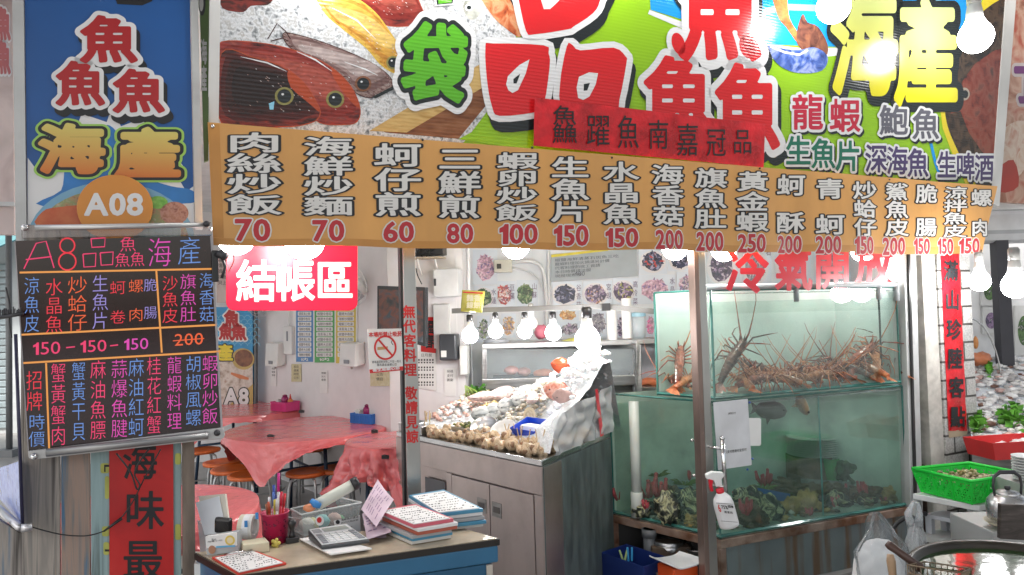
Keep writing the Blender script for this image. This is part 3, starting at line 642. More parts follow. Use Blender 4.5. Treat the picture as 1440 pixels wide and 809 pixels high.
# blue sea part with white streaks
shape(FM, art, [(905, -150), (1420, -150), (1352, 40), (1318, 96), (1262, 94), (1180, 66), (1065, 62), (1000, 40), (915, 14)], .0012, A(skyb))
band(FM, art, [(912, 17), (965, 38), (1005, 56), (1070, 72), (1125, 76), (1190, 72), (1262, 98)], [6, 9, 14, 22, 16, 10, 12], .0018, A(wsg))
for pts, wd, mt in (([(1065, 20), (1100, 10), (1160, 12)], 9, lskyb), ([(1190, 40), (1250, 30), (1300, 10), (1350, -30)], [5, 18, 16, 8], lskyb), ([(1195, 52), (1262, 48), (1330, 10)], [3, 9, 8], wsg), ([(1160, -20), (1250, -5), (1300, -40)], 14, wsg), ([(1270, 82), (1310, 62), (1345, 20)], [4, 9, 4], lskyb)): band(FM, art, pts, wd, .002, A(mt))
# crab claw
shape(FM, art, K6([(70, -60), (130, -60), (140, 0), (150, 80), (190, 150), (182, 180), (135, 115), (100, 70)]), .0026, A(PRINT('claw_orange_print', [(.3, .06, .02), (.6, .2, .06), (.45, .12, .04)], 14, .5, .22, rb)), 3)
shape(FM, art, K6([(178, 170), (185, 110), (205, 60), (225, 95), (270, 115), (310, 190), (300, 240), (240, 240), (195, 205)]), .0028, A(PRINT('claw_dark_print', [(.02, .012, .015), (.16, .06, .04), (.3, .12, .06)], 14, 1, .22, rb)), 3)
shape(FM, art, K6([(58, 192), (120, 205), (190, 212), (250, 200), (300, 225), (310, 260), (285, 298), (220, 310), (150, 300), (90, 262)]), .003, A(PRINT('claw_blue_print', [(.015, .02, .1), (.06, .12, .4), (.3, .36, .6), (.05, .08, .3)], 9, 1, .22, rb)), 3)
band(FM, art, K6([(66, 196), (130, 222), (190, 232), (226, 212)]), 3, .0034, A(wsg))
# dark fish photo at the right end
shape(FM, art, K6([(1100, -90), (1000, -60), (960, 10), (900, 70), (845, 190), (800, 310), (780, 420), (795, 540), (840, 660), (890, 772), (1020, 780), (1060, 380), (1090, 60)]), .0014, A(ylw))
shape(FM, art, K6([(1060, -10), (975, 40), (910, 110), (865, 210), (820, 320), (802, 420), (815, 530), (860, 640), (920, 760), (1020, 778), (1060, 380), (1085, 30)]), .0018, A(PRINT('dark_plate_print', [(.012, .008, .007), (.04, .025, .018), (.09, .055, .035), (.025, .016, .012)], 12, .6, .2, rb)), 3)
shape(FM, art, K6([(1090, 190), (1010, 215), (930, 270), (880, 340), (845, 420), (828, 480), (870, 470), (905, 560), (960, 640), (1025, 700), (1055, 420), (1070, 240)]), .0024, A(PRINT('snapper_print', [(.05, .012, .01), (.22, .035, .02), (.26, .07, .045), (.1, .04, .03)], 14, .5, .2, rb)))
shape(FM, art, K6(ell(886, 397, 22, 27)), .003, A(RIB('eye_rim2', (.4, .34, .28), .2))); shape(FM, art, K6(ell(889, 398, 13, 17)), .0034, A(ksg))
band(FM, art, K6([(718, 420), (735, 560), (765, 690), (790, 760)]), 4, .0022, A(skyb))
art.build('printed_pictures', am, t)
txt = MB(); TM = [wsg, rsg, ksg, RIB('sign_green_letter', (.1, .42, .02), .2), None, RIB('letter_crimson', (.5, .02, .05), .2), RIB('letter_navy', (.07, .05, .14), .2), RIB('letter_green', (.015, .16, .1), .2), RIB('letter_grey', (.12, .12, .15), .2)]
for outer, hole in (([(245, -150), (655, -150), (632, 0), (600, 60), (515, 118), (490, 130), (345, 152), (308, 138), (275, 0)], [(370, -90), (500, -90), (445, 12), (385, 42)]),
                    ([(130, 205), (165, 192), (385, 200), (406, 235), (411, 290), (385, 460), (345, 492), (192, 508), (160, 470), (138, 360)], [(322, 262), (228, 335), (230, 396), (272, 396)]),
                    ([(485, 205), (510, 198), (545, 222), (690, 210), (742, 248), (746, 280), (715, 440), (690, 480), (480, 470), (455, 380)], [(538, 338), (622, 322), (584, 424), (535, 430)])):
    o2 = smooth(outer, 3)
    shape(FM, txt, K5([(x + 14, y + 46) for x, y in offs(o2, 26)]), .0046, 2); shape(FM, txt, K5(offs(o2, 27)), .0052, 0); shape(FM, txt, K5(o2), .0058, 1)
    shape(FM, txt, K5(smooth(hole, 2)), .0064, 0)
    cx_ = sum(p[0] for p in hole) / 4; cy2 = sum(p[1] for p in hole) / 4
    shape(FM, txt, K5([(cx_ + (x - cx_) * .32, cy2 + (y - cy2) * .32 + 4) for x, y in hole]), .0068, 2)
for bx in ((952, -75, 1070, 88), (903, 78, 1002, 190), (1003, 88, 1096, 212)): put(FM, txt, '魚', bx, [(.13, .0046, 2, 4, 10), (.12, .0052, 0, 0, 0), (.034, .0058, 1, 0, 0)])
for c in ((953, 62, 9, 16), (1050, 66, 11, 17)): 
    shape(FM, txt, ell(c[0], c[1], c[2] + 7, c[3] + 8, 20, -.3), .0049, 0); shape(FM, txt, ell(c[0], c[1], c[2], c[3], 20, -.3), .0058, 1)
put(FM, txt, '袋', (566, 32, 656, 146), [(.17, .0046, 0, 0, 0), (.095, .0052, 2, 0, 0), (.04, .0058, 3, 0, 0)], rot=.1)
for pts in ([(612, -30), (640, -30), (634, 4), (616, 6)], [(650, -30), (668, -30), (664, -2), (652, 0)]): shape(FM, txt, offs(pts, 6), .0046, 0); shape(FM, txt, offs(pts, 2.5), .0052, 2); shape(FM, txt, pts, .0058, 3)
TM[4] = GRAD('yellow_to_pale', (.75, .68, .01), (.62, .72, .3), FM.p(1250, 130).z, FM.p(1250, -10).z, .22)
for ch, bx in (('海', (1166, -22, 1262, 138)), ('產', (1256, -4, 1346, 150))): put(FM, txt, ch, bx, [(.11, .0046, 2, 2, 2), (.035, .0058, 4, 0, 0)])
def small(s, boxes, m):
    for c, bx in zip(s, boxes): put(FM, txt, c, bx, [(.1, .0046, 2, 2, 3), (.095, .0052, 0, 0, 0), (.02, .0058, m, 0, 0)])
small('龍蝦', ((1112, 132, 1157, 184), (1165, 138, 1209, 187)), 5); small('鮑魚', ((1235, 147, 1276, 191), (1281, 152, 1320, 197)), 8)
small('生魚片', ((1103, 190, 1140, 234), (1139, 194, 1174, 238), (1173, 197, 1210, 242)), 7)
small('深海魚', ((1215, 202, 1247, 244), (1245, 205, 1276, 247), (1274, 208, 1305, 250)), 6); small('生啤酒', ((1316, 212, 1344, 252), (1343, 214, 1370, 254), (1369, 216, 1397, 256)), 6)
txt.build('lettering', TM, t)
# red paper strip over the sign
FR = facade(-.03, R(6.5), 2.3)
t = thing('red_paper_strip', 'creased shiny red paper strip with black brush characters taped on sign', 'paper strip', FR.p(910, 236))
def strip(a, b): 
    u = 752 + (1076 - 752) * a - 2 * b; v = (137 + 38 * a) * (1 - b) + (205 + 31 * a) * b
    return FR.p(u, v, .003 * noise.noise(V((a * 9, b * 3, 1))))
mb = MB(); mb.grid(strip, 60, 12); mb.build('paper', M('glossy_red_paper', (.66, .008, .018), .28, 0, .3, 9, bump=.5, bscale=30, coat=.15, col2=(.42, .004, .01)), t, smooth=True)
txt = MB(); K = lambda a, b, c, d: (640 + a / 3.11, b / 3.11, 640 + c / 3.11, d / 3.11)
for ch, bx in zip('鱻躍魚南嘉冠品', ((420, 455, 535, 635), (570, 495, 680, 645), (705, 500, 805, 655), (840, 520, 935, 658), (965, 535, 1065, 688), (1095, 555, 1185, 690), (1210, 560, 1300, 678))):
    put(FR, txt, ch, K(*bx), [(0, .0042, 0, 0, 0)])
txt.build('lettering', ink, t)
txt = MB()
# ---------------------------------------------------------------- orange price banner
class Wavy(Frame):
    def p(o, u, v, h=0):
        a, b = o.px(u, v); k = .5 - .5 * math.cos(min(1, max(0, (v - 200) / 150)) * math.pi)
        return o.w(a, b, h + .013 * k * math.sin(a * 4.1) + .008 * k * math.sin(a * 9.7 + 1) + .004 * k * math.sin(a * 17 + b * 5))
FO = Wavy(fs(0, -.055, 2.0), E_, UP)
t = thing('price_banner', 'long orange fabric price banner hung across the stall front', 'banner', fs(2.35, -.055, 1.82))
def bt(u): return 172 + (u - 293) * (262 - 172) / (1400 - 293)
def bb(u): return 345 + (u - 300) * (358 - 345) / (1080)
def bfn(a, b):
    u = 292 + (1402 - 292) * a; ub = 300 + (1378 - 300) * a; uu = u * (1 - b) + ub * b
    v = bt(u) * (1 - b) + (bb(ub) + 1.2 * math.sin(a * 30)) * b
    return FO.p(uu, v, 0)
mb = MB(); mb.grid(bfn, 150, 14); bo = M('banner_orange', (.68, .35, .105), .42, 0, .1, 3, bump=.35, bscale=5, stretch=(1.6, 1.6, .6))
mb.build('cloth', bo, t, smooth=True)
hem = M('banner_hem', (.56, .26, .065), .5, 0, .1)
mb = MB(); mb.grid(lambda a, b: FO.p(*(lambda u: (u, bb(u) - 10 + 10 * b + 1.2 * math.sin((u - 300) / 1078 * 30)))(300 + 1077 * a), .0012), 150, 1)
mb.grid(lambda a, b: FO.p(293.5 + 15 * a + 6 * b, 174 + 160 * b + a * 1.3, .0012), 2, 12); mb.build('hem', hem, t, smooth=True)
txt = MB(); WL = [(.075, .0018, 1, 0, 0), (.02, .0026, 0, 0, 0)]; PLY = [(.075, .0018, 0, 0, 0), (.03, .0026, 2, 0, 0)]
for s, u0, v0, u1, v1, pr, pb in (('肉絲炒飯', 318, 186, 397, 303, '70', (331, 310, 378, 339)), ('海鮮炒麵', 426, 192, 497, 304, '70', (440, 311, 482, 339)), ('蚵仔煎', 525, 201, 593, 305, '60', (539, 313, 580, 340)), ('三鮮煎', 615, 207, 678, 307, '80', (630, 315, 667, 341)), ('蝦卵炒飯', 698, 214, 757, 311, '100', (705, 316, 755, 342)),
      ('生魚片', 774, 220, 829, 313, '150', (780, 318, 826, 345)), ('水晶魚', 847, 227, 898, 316, '150', (852, 322, 894, 347)), ('海香菇', 914, 231, 961, 319, '200', (918, 325, 958, 350)), ('旗魚肚', 976, 236, 1024, 322, '200', (980, 327, 1018, 352)), ('黃金蝦', 1036, 241, 1081, 326, '250', (1040, 330, 1076, 354)),
      ('蚵  酥', 1093, 245, 1133, 328, '200', (1096, 332, 1129, 355)), ('青  蚵', 1146, 251, 1185, 331, '200', (1147, 333, 1179, 356)), ('炒蛤仔', 1196, 255, 1233, 333, '150', (1198, 334, 1226, 357)), ('鯊魚皮', 1244, 257, 1277, 333, '200', (1242, 335, 1270, 358)), ('脆  腸', 1287, 259, 1320, 333, '150', (1285, 336, 1309, 357)), ('涼拌魚皮', 1330, 262, 1360, 334, '150', (1322, 336, 1344, 357)), ('螺  肉', 1364, 266, 1394, 333, '150', (1352, 336, 1374, 356))):
    if s.count(' ') == 2: hh = (v1 - v0) * .37; put(FO, txt, s[0], (u0, v0, u1, v0 + hh), WL); put(FO, txt, s[3], (u0, v1 - hh, u1 - (6 if u0 > 1360 else 0), v1), WL)
    else: column(FO, txt, s, (u0, v0, u1, v1), WL)
    latin(FO, txt, pr, pb, PLY)
txt.build('lettering', [M('banner_white', (.7, .69, .67), .5, 0, .05), blk, M('banner_price_red', (.48, .03, .04), .5, 0, .06)], t)
for u, v in ((299, 178), (594, 197), (748, 208), (860, 222), (1068, 237), (1250, 253), (295, 322)):
    mb = MB(); mb.lathe(FO.p(u, v, .0015), [(.001, .005), (.005, .004), (.008 if u < 300 else .005, 0)], 10, N_); mb.build('eyelet', chrome if u < 300 else dark_metal, t, smooth=True)
# ---------------------------------------------------------------- bulbs
def bulb(name, label, pos, r, lit=True, group=None, sock='white', neck=1.0):
    """pos = centre of the globe; hangs cap up"""
    t = thing(name, label, 'light bulb', pos, group)
    P = V(pos); prof = []
    for i in range(13):
        a = math.pi * (i / 12) * .72; prof.append((r * math.sin(a) if i else .001, -r * math.cos(a)))
    prof += [(r * .62, r * .86), (r * .5, r * 1.1 * neck)]
    mb = MB(); mb.lathe(P, prof, 20); mb.build('globe', (globe_sign if group and ('stall front' in group or 'checkout' in label) else globe_rail if group and 'rail' in group else globe) if lit else white_pl, t, smooth=True)
    mb = MB(); mb.lathe(P, [(r * .5, r * 1.1 * neck), (r * .48, r * 1.5 * neck), (r * .4, r * 1.95 * neck), (r * .36, r * 2.1 * neck)], 16); mb.build('collar', M('bulb_collar', (.6, .6, .58), .4), t, smooth=True)
    mb = MB(); mb.lathe(P, [(r * .4, r * 2.05 * neck), (r * .42, r * 2.9 * neck), (r * .3, r * 3.1 * neck)], 14); mb.build('socket', black_pl if sock == 'black' else M('grey_socket', (.25, .25, .24), .4), t, smooth=True)
    return t
fb = bulb('light_bulb', 'lit bulb hanging in front of the yellow characters of the sign', at(1372, 52, 4.12), .092, group='lit bulbs over the stall front')
cable('bulb_cord', 'grey cord holding up the bulb near the sign right end', [at(1371, -12, 4.12), at(1371, -60, 4.12), at(1372, -130, 4.12)], .006, dark_metal)
b2 = bulb('light_bulb', 'lit bulb at the top edge beside the blue crab claw', at(1172, 10, 3.67), .083, group='lit bulbs over the stall front')
for u, v, d, lb in ((1030, -75, 3.42, 'lit bulb above the stacked red fish characters'), (870, -90, 3.12, 'lit bulb above the big red mouth characters'), (690, -85, 2.85, 'lit bulb above the green pouch character'), (480, -75, 2.6, 'lit bulb above the printed red fish')):
    bulb('light_bulb', lb, at(u, v, d), .075, group='lit bulbs over the stall front')
for i, (u, v, r, w_) in enumerate(((428, 338, .078, 'red checkout sign middle'), (332, 333, .07, 'red checkout sign left corner'), (725, 345, .066, 'wall switch box'), (949, 348, .068, 'steel door post'), (1018, 350, .07, 'first red glass character'), (1213, 352, .07, 'last red glass character'), (1318, 350, .05, 'tiled pillar top'))):
    bulb('light_bulb', 'lit bulb peeking below the orange banner by the ' + w_, facade(.06 if u < 500 else .16).p(u, v), r, group='lit bulbs behind the price banner')
for i, (u, v, d, r, lb) in enumerate(((661, 472, 4.45, .05, 'lit bulb hanging at the rail end under the yellow packet'), (697, 466, 4.45, .045, 'lit bulb second along the steel rail from yellow packet'), (738, 466, 4.45, .046, 'lit bulb third along the steel rail from yellow packet'), (778, 468, 4.45, .05, 'lit bulb fourth along the steel rail from yellow packet'), (826, 478, 4.2, .074, 'largest lit bulb on the steel rail over the ice'))):
    bulb('light_bulb', lb, at(u, v, d), r, group='lit bulbs under the steel rail', sock='black', neck=.85)
bulb('light_bulb', 'unlit white bulb behind the row of lit rail bulbs', at(747, 455, 4.9), .045, lit=False)
bulb('light_bulb', 'lit ribbed bulb hanging left of the neighbour stall', at(1378, 396, 4.3), .058, group='lit bulbs of the neighbouring stall')
bulb('light_bulb', 'lit bulb at the right picture edge over neighbour seafood', at(1428, 402, 4.0), .07, group='lit bulbs of the neighbouring stall')
cable('cable', 'short black cord above ribbed bulb beside the tiled pillar', [at(1376, 372, 4.3), at(1378, 362, 4.3), at(1380, 352, 4.35)], .004, black_pl)
# ---------------------------------------------------------------- checkout sign, pole, no smoking sign
FC = facade(.36)
t = thing('checkout_sign', 'red hanging sign with bold white checkout characters behind the banner', 'sign', FC.p(410, 437))
sheet(FC, rrect(318, 325, 503, 437, 12), .012).build('panel', M('bright_red_plastic', (.7, .012, .05), .25, 0, .05), t, bevel=.002)
txt = MB(); 
for c, bx in zip('結帳區', ((331, 364, 390, 426), (386, 363, 444, 425), (443, 365, 498, 423))): put(FC, txt, c, bx, [(.022, .0015, 0, 0, 0)])
txt.build('lettering', wht, t)
FP1 = facade(.12)
t = thing('door_post', 'steel door post with red vertical characters asking not to cook for guests', 'post', fs(.75, .14))
mb = MB(); mb.prism([FP1.p(566, 300), FP1.p(572, 720), FP1.p(592, 720), FP1.p(582.5, 300)], -N_ * .06); q = FP1.p(581, 690)
post_steel = M('post_steel', (.5, .5, .48), .3, 1, .25, 3, stretch=(1, 1, .5))
p0 = FP1.o
def fpost(name, fr, ul, ur, vt, dp, parent, mat, u2l=None, u2r=None, vb=690):
    a, b = fr.px(ul, vt), fr.px(ur, vt); c, d_ = fr.px(u2l or ul, vb), fr.px(u2r or ur, vb)
    mb = MB()
    k = (fr.o.z - .0) ; za = a[1]; zc = -fr.o.z + .012
    f = lambda x0, y0, x1, y1, z: x0 + (x1 - x0) * (z - y0) / (y1 - y0)
    P = [fr.w(f(*a, *c, zc), zc), fr.w(f(*b, *d_, zc), zc), fr.w(f(*b, *d_, za), za), fr.w(f(*a, *c, za), za)]
    mb.prism(P, fr.n * -dp) if False else mb.prism([p - fr.n * dp for p in P], fr.n * dp)
    return mb.build(name, mat, parent, bevel=.002)
fpost('steel_tube', FP1, 565.5, 582.5, 300, .05, t, post_steel, 572.5, 592.5)
fpost('rubber_seal', facade(.135), 561, 565, 300, .03, t, black_pl, 568.5, 572)
txt = MB()
for i, c in enumerate('無代客料理 敬請見諒'):
    if c != ' ':
        v = 429 + i * 20.4 - (8 if i > 5 else 0); uo = (v - 429) * .026
        put(FP1, txt, c, (566.3 + uo, v, 584 + uo, v + 19), [(.03, .0012, 0, 0, 0)])
txt.build('lettering', redink, t)
t = thing('no_smoking_sign', 'white no smoking sign with red ring beside the steel post', 'sign', FP1.p(540, 525))
sheet(FP1, [(515, 463), (562.5, 462), (565, 520.5), (518, 525)], .004, .02).build('card', paper, t)
mb = MB(); N0 = lambda a, b: (a / 2.888 + 260, b / 2.888 + 340)
n_ = lambda l: [N0(*p) for p in l]
band(FP1, mb, n_(ell(808, 430, 42, 46, 40) + [(850, 430)]), 2.6, .0215, 0); band(FP1, mb, n_([(781, 398), (836, 462)]), 2.6, .0222, 0)
shape(FP1, mb, n_([(776, 428), (818, 424), (818, 436), (776, 440)]), .0212, 3); shape(FP1, mb, n_([(818, 424), (842, 422), (842, 434), (818, 436)]), .0212, 2)
band(FP1, mb, n_([(840, 420), (832, 408), (838, 398)]), 1.0, .0212, 1)
shape(FP1, mb, [(517.5, 519.5), (565, 514.8), (565, 520.3), (518, 524.8)], .0212, 0)
row(FP1, mb, '本場所禁止吸菸', (516.5, 467, 563, 474.5), [(.03, .0212, 0, 0, 0)], slope=-.03)
row(FP1, mb, '違者處罰新台幣二千至一萬元', (521, 507, 562, 511), [(0, .0212, 1, 0, 0)], slope=-.03); row(FP1, mb, '董氏基金會關心您', (528, 511, 556, 515), [(0, .0212, 1, 0, 0)], slope=-.03)
row(FP1, mb, '衛生局關心您', (522, 518, 560, 523), [(.03, .0218, 2, 0, 0)], slope=-.1)
mb.build('lettering', [redink, ink, wht, M('cigarette_tan', (.6, .35, .15), .5)], t)
# ---------------------------------------------------------------- dining tables with pink plastic cloths
pink = M('pink_plastic_sheet', (.7, .15, .16), .16, 0, .05, 3, spec=.7, bump=.6, bscale=16)
bluemetal = M('dark_blue_steel', (.03, .06, .11), .45, .3, .3)
def table(label, c, r, rotz, half, clabel, lean=0, zt=.72, crumple=.5):
    t = thing('dining_table', label, 'table', (c[0], c[1], .012), 'round dining tables')
    mb = MB(); mb.lathe((c[0], c[1], zt - .03), [(r * .985, 0), (r, .01), (r, .02)], 36); mb.build('tabletop', M('pale_laminate', (.5, .46, .4), .4), t)
    for a in (.6, 2.2, 3.7, 5.3):
        mb = MB(); mb.tube([(c[0] + math.cos(a) * r * .62, c[1] + math.sin(a) * r * .62, zt - .04), (c[0] + math.cos(a) * r * .72, c[1] + math.sin(a) * r * .72, .013)], .014, 8); mb.build('leg', bluemetal, t, smooth=True)
    mb = MB()
    for a in (.6, 2.2): mb.tube([(c[0] + math.cos(a) * r * .66, c[1] + math.sin(a) * r * .66, .42), (c[0] - math.cos(a) * r * .66, c[1] - math.sin(a) * r * .66, .42)], .011, 6)
    for a in (.6, 2.2, 3.7, 5.3): mb.tube([(c[0] + math.cos(a) * r * .63, c[1] + math.sin(a) * r * .63, .66), (c[0] + math.cos(a + 1.55) * r * .63, c[1] + math.sin(a + 1.55) * r * .63, .66)], .014, 6)
    mb.build('brace', bluemetal, t, smooth=True)
    mb = MB(); NA = 144
    def f(a, b):
        th = a * 2 * math.pi; k = th - rotz; rad = min(half / max(abs(math.cos(k)), abs(math.sin(k)), 1e-3), half * 1.38)
        drop = max(.03, rad - r); s = b * 1.0
        ridge = noise.noise(V((math.cos(th) * 5, math.sin(th) * 5, c[0] * 3))); rid2 = noise.noise(V((math.cos(th) * 11, math.sin(th) * 11, s * 5 + c[1]))) + .6 * noise.noise(V((math.cos(th) * 23, math.sin(th) * 23, s * 14 + c[1])))
        if s < .5:
            q = s / .5; rr = (r + .006) * q; z = zt + .002 - .004 * 0; z += .004 * noise.noise(V((rr * 9 * math.cos(th), rr * 9 * math.sin(th), 1)))
        else:
            q = (s - .5) / .5; rr = r + .008 + q * drop * (.16 + .22 * ridge * crumple + .2 * rid2 * crumple); z = zt - q * drop * .97 + .012 * rid2 * q
            if q < .08: z = zt - .004
        return (c[0] + math.cos(th) * rr, c[1] + math.sin(th) * rr, z)
    mb.grid(f, NA, 34)
    cl = mb.build('tablecloth', pink, smooth=True, base=(c[0], c[1], zt)); tag(cl, clabel, 'tablecloth', 'pink plastic tablecloths')
    return t
table('round table in the middle below the wall menu', (-1.585, 5.46), .6, R(33), .655, 'shiny pink plastic cloth hanging in a long point at front left', crumple=.35)
table('rear round table near the blue A8 poster', (-2.55, 6.72), .6, R(20), .65, 'shiny pink plastic cloth on the rear table by the poster', crumple=.3)
table('small round table beside the steel counter', (-.80, 4.83), .33, R(60), .55, 'crumpled pink plastic cloth bunched beside the steel counter', crumple=1.7)
table('near round table behind the blue desk', (-1.68, 3.16), .5, R(45), .58, 'smooth pink plastic cloth on the near table behind the desk', crumple=.3)
for u, v, d in ((381, 614, 5.0), (527, 607, 5.05), (542, 643, 4.42), (424, 579, 6.2)):
    P = at(u, v, d); mb = MB(); mb.box(P, (.045, .02, .02)); mb.tube([P + V((-.02, -.015, .012)), P + V((0, -.03, .02)), P + V((.02, -.015, .012))], .003, 5); tag(mb.build('binder_clip', dark_metal), {381: 'dark clip gripping the cloth at the middle table front', 527: 'dark clip gripping the cloth at the middle table right end', 542: 'dark clip on the crumpled cloth by the counter', 424: 'dark clip at the rear table cloth corner'}[u], 'clip', 'table cloth clips')
# stools
orange = M('orange_seat', (.62, .13, .025), .35, 0, .2, 7, spec=.5)
greyleg = M('grey_stool_leg', (.45, .47, .48), .35, .5, .2)
def make_stool():
    t = thing('stool', 'x', 'stool', (0, 0, 0))
    mb = MB(); mb.lathe((0, 0, .435), [(.13, -.012), (.146, -.008), (.15, .004), (.147, .014), (.128, .018), (.11, .013), (.02, .011)], 28); mb.build('seat', orange, t, smooth=True)
    for i in range(4):
        a = i * math.pi / 2 + .5; c, s = math.cos(a), math.sin(a)
        mb = MB(); mb.tube([(c * .05, s * .05, .418), (c * .095, s * .095, .415), (c * .122, s * .122, .395), (c * .135, s * .135, .35), (c * .165, s * .165, .001)], .0105, 8); mb.build('leg', greyleg, t, smooth=True)
    mb = MB(); mb.tube([(.15 * math.cos(i * .314), .15 * math.sin(i * .314), .16) for i in range(21)], .007, 6, cap=False); mb.build('ring', greyleg, t, smooth=True)
    return t
st = make_stool(); first = True
for u, v, rz, lb in ((351, 669, 0, 'orange round stool nearest behind the pen cup'), (326, 661, .3, 'orange stool half behind the one by pen cup'), (314, 651, .8, 'orange stool farthest left of the overlapping three'), (432, 665, .2, 'orange stool standing alone right of the cloth point'), (437, 631, .6, 'orange stool under the middle table right of the cloth point'), (284, 634, .9, 'orange stool cut off by the neon board corner'), (474, 660, .4, 'orange stool partly hidden by the crumpled cloth'), (417, 620, .1, 'orange stool farthest back under the middle table'), (372, 640, .5, 'orange stool tucked behind the hanging cloth point')):
    P = onz(u, v, .45); P.z = .013
    if first: o = st; o.location = P; o.rotation_euler.z = rz; o['label'] = lb; o['group'] = 'orange stools'; first = False
    else: dup(st, P, (0, 0, rz), lb, 'orange stools')
# condiment baskets
def basket(label, c, size, rot, mat, lab2):
    ex = V((math.cos(rot), math.sin(rot), 0)); ey = V((-ex.y, ex.x, 0)); t = thing('condiment_basket', label, 'basket', c, 'condiment baskets'); c = V(c); L, W, H = size
    mb = MB(); 
    for s in (-1, 1):
        mb.box(c + ey * s * W / 2 + UP * H / 2, (L, .006, H), ex, ey); mb.box(c + ex * s * L / 2 + UP * H / 2, (.006, W, H), ex, ey)
    mb.box(c + UP * .004, (L, W, .006), ex, ey); mb.build('tray', mat, t)
    mb = MB()
    for s in (-1, 1): mb.tube([c + ey * s * W / 2 + ex * -L / 2 + UP * H, c + ey * s * W / 2 + ex * L / 2 + UP * H], .007, 6); mb.tube([c + ex * s * L / 2 + ey * -W / 2 + UP * H, c + ex * s * L / 2 + ey * W / 2 + UP * H], .007, 6)
    for i in range(int(L / .018)):
        x = -L / 2 + .01 + i * .018; mb.box(c + ex * x - ey * (W / 2 + .0045) + UP * H * .5, (.004, .004, H * .75), ex, ey)
    mb.build('rim', mat, t)
    p = c + ex * .0 + UP * .008; b = thing('sauce_bottle', 'plum coloured round bottle in the ' + lab2, 'bottle', p, 'sauce bottles'); b2 = None
    mb = MB(); mb.lathe(p, [(.001, 0), (.032, .002), (.034, .09), (.03, .105), (.02, .115)], 18); mb.build('body', M('plum_plastic', (.3, .015, .12), .3), b, smooth=True)
    mb = MB(); mb.lathe(p, [(.022, .113), (.022, .125), (.012, .132), (.001, .134)], 14); mb.build('cap', M('plum_cap', (.22, .01, .08), .35), b, smooth=True)
    p = c + ex * .075 + UP * .008; b = thing('squeeze_bottle', 'orange squeeze bottle with pointed tip in the ' + lab2, 'bottle', p, 'sauce bottles')
    mb = MB(); mb.lathe(p, [(.001, 0), (.024, .002), (.025, .07), (.022, .09), (.012, .095)], 16); mb.build('body', M('orange_sauce', (.6, .2, .05), .35), b, smooth=True)
    mb = MB(); mb.lathe(p, [(.012, .095), (.01, .105), (.003, .14), (.001, .142)], 10); mb.build('nozzle', M('red_nozzle', (.55, .03, .02), .35), b, smooth=True)
    p = c - ex * .09 + UP * .008; mb = MB(); mb.box(p + UP * .045, (.055, .05, .09), ex, ey); tag(mb.build('tissue_box', M('tissue_white', (.75, .74, .72), .6), bevel=.004), 'small white carton in the ' + lab2, 'box')
    return t
basket('pink mesh basket of sauce bottles on the rear table', onz(401, 577, .724), (.21, .15, .075), -.6, M('pink_basket', (.6, .04, .2), .4), 'pink basket')
basket('blue mesh basket of sauce bottles on the middle table', onz(517, 594, .724), (.22, .15, .07), -.55, M('blue_basket', (.03, .16, .5), .4), 'blue basket')
# ---------------------------------------------------------------- things on the dining wall
FD = wallframe((PW0.x, PW0.y), (PW1.x, PW1.y)); FD.o = V((PW1.x, PW1.y, 1.5)) + FD.n * .004
t = thing('wall_menu', 'printed wall menu of blue, green and yellow columns', 'menu', FD.p(457, 512))
sheet(FD, [(413, 420), (503, 420), (503, 512.5), (413, 509.5)], .004, .003).build('sheet', paper, t)
mb = MB(); mm = [M('menu_blue', (.06, .22, .5), .4), M('menu_green', (.06, .35, .08), .4), M('menu_yellow', (.62, .48, .05), .4), paper, ink]
for k, (a, b) in enumerate(((417, 441), (443, 471), (473, 501))):
    shape(FD, mb, rect(a, 420, b, 509 + k), .0042, k)
    for i in range(11):
        v = 424 + i * 7.2; shape(FD, mb, rrect(a + 2.5, v, b - 2.5, v + 6, 1.2), .0048, 3); row(FD, mb, ['海鮮炒麵類', '龍蝦三吃湯', '清蒸海上魚', '椒鹽中卷段', '鹽烤大白蝦'][(i + k) % 5], (a + 4, v + .8, b - 4, v + 5.4), [(0, .0053, 4, 0, 0)])
    latin(FD, mb, '10-2', (a + 7, 504, b - 7, 507.5), [(.02, .0053, 3, 0, 0)])
mb.build('lettering', mm, t)
def dispenser(label, u0, v0, u1, v1):
    a0, b0 = FD.px(u0, v1); a1, b1 = FD.px(u1, v0); wd, hh = a1 - a0, b1 - b0; cx_ = (a0 + a1) / 2
    t = thing('soap_dispenser', label, 'dispenser', FD.w(cx_, b0), 'white wall dispensers'); mb = MB()
    mb.add([FD.w(a0, b0 + .02, 0), FD.w(a1, b0 + .02, 0), FD.w(a1, b1, 0), FD.w(a0, b1, 0), FD.w(a0 + .008, b0, .09), FD.w(a1 - .008, b0, .09), FD.w(a1 - .008, b1 - .012, .075), FD.w(a0 + .008, b1 - .012, .075)], [(0, 3, 2, 1), (4, 5, 6, 7), (0, 1, 5, 4), (1, 2, 6, 5), (2, 3, 7, 6), (3, 0, 4, 7)])
    mb.build('body', white_pl, t, bevel=.008); mb = MB(); mb.box(FD.w(cx_, b0 + .04, .091), (wd * .3, .004, .03), FD.x, FD.n); mb.build('window', M('grey_print2', (.2, .22, .25), .3), t)
    mb = MB(); mb.lathe(FD.w(cx_, b0 - .022, .045), [(.008, 0), (.012, .025)], 10); mb.build('nozzle', M('grey_plastic', (.4, .4, .4), .4), t)
dispenser('white soap dispenser on the wall left of the menu', 384.5, 481, 402, 514); dispenser('white soap dispenser on the wall below the menu right corner', 490, 481, 513, 514)
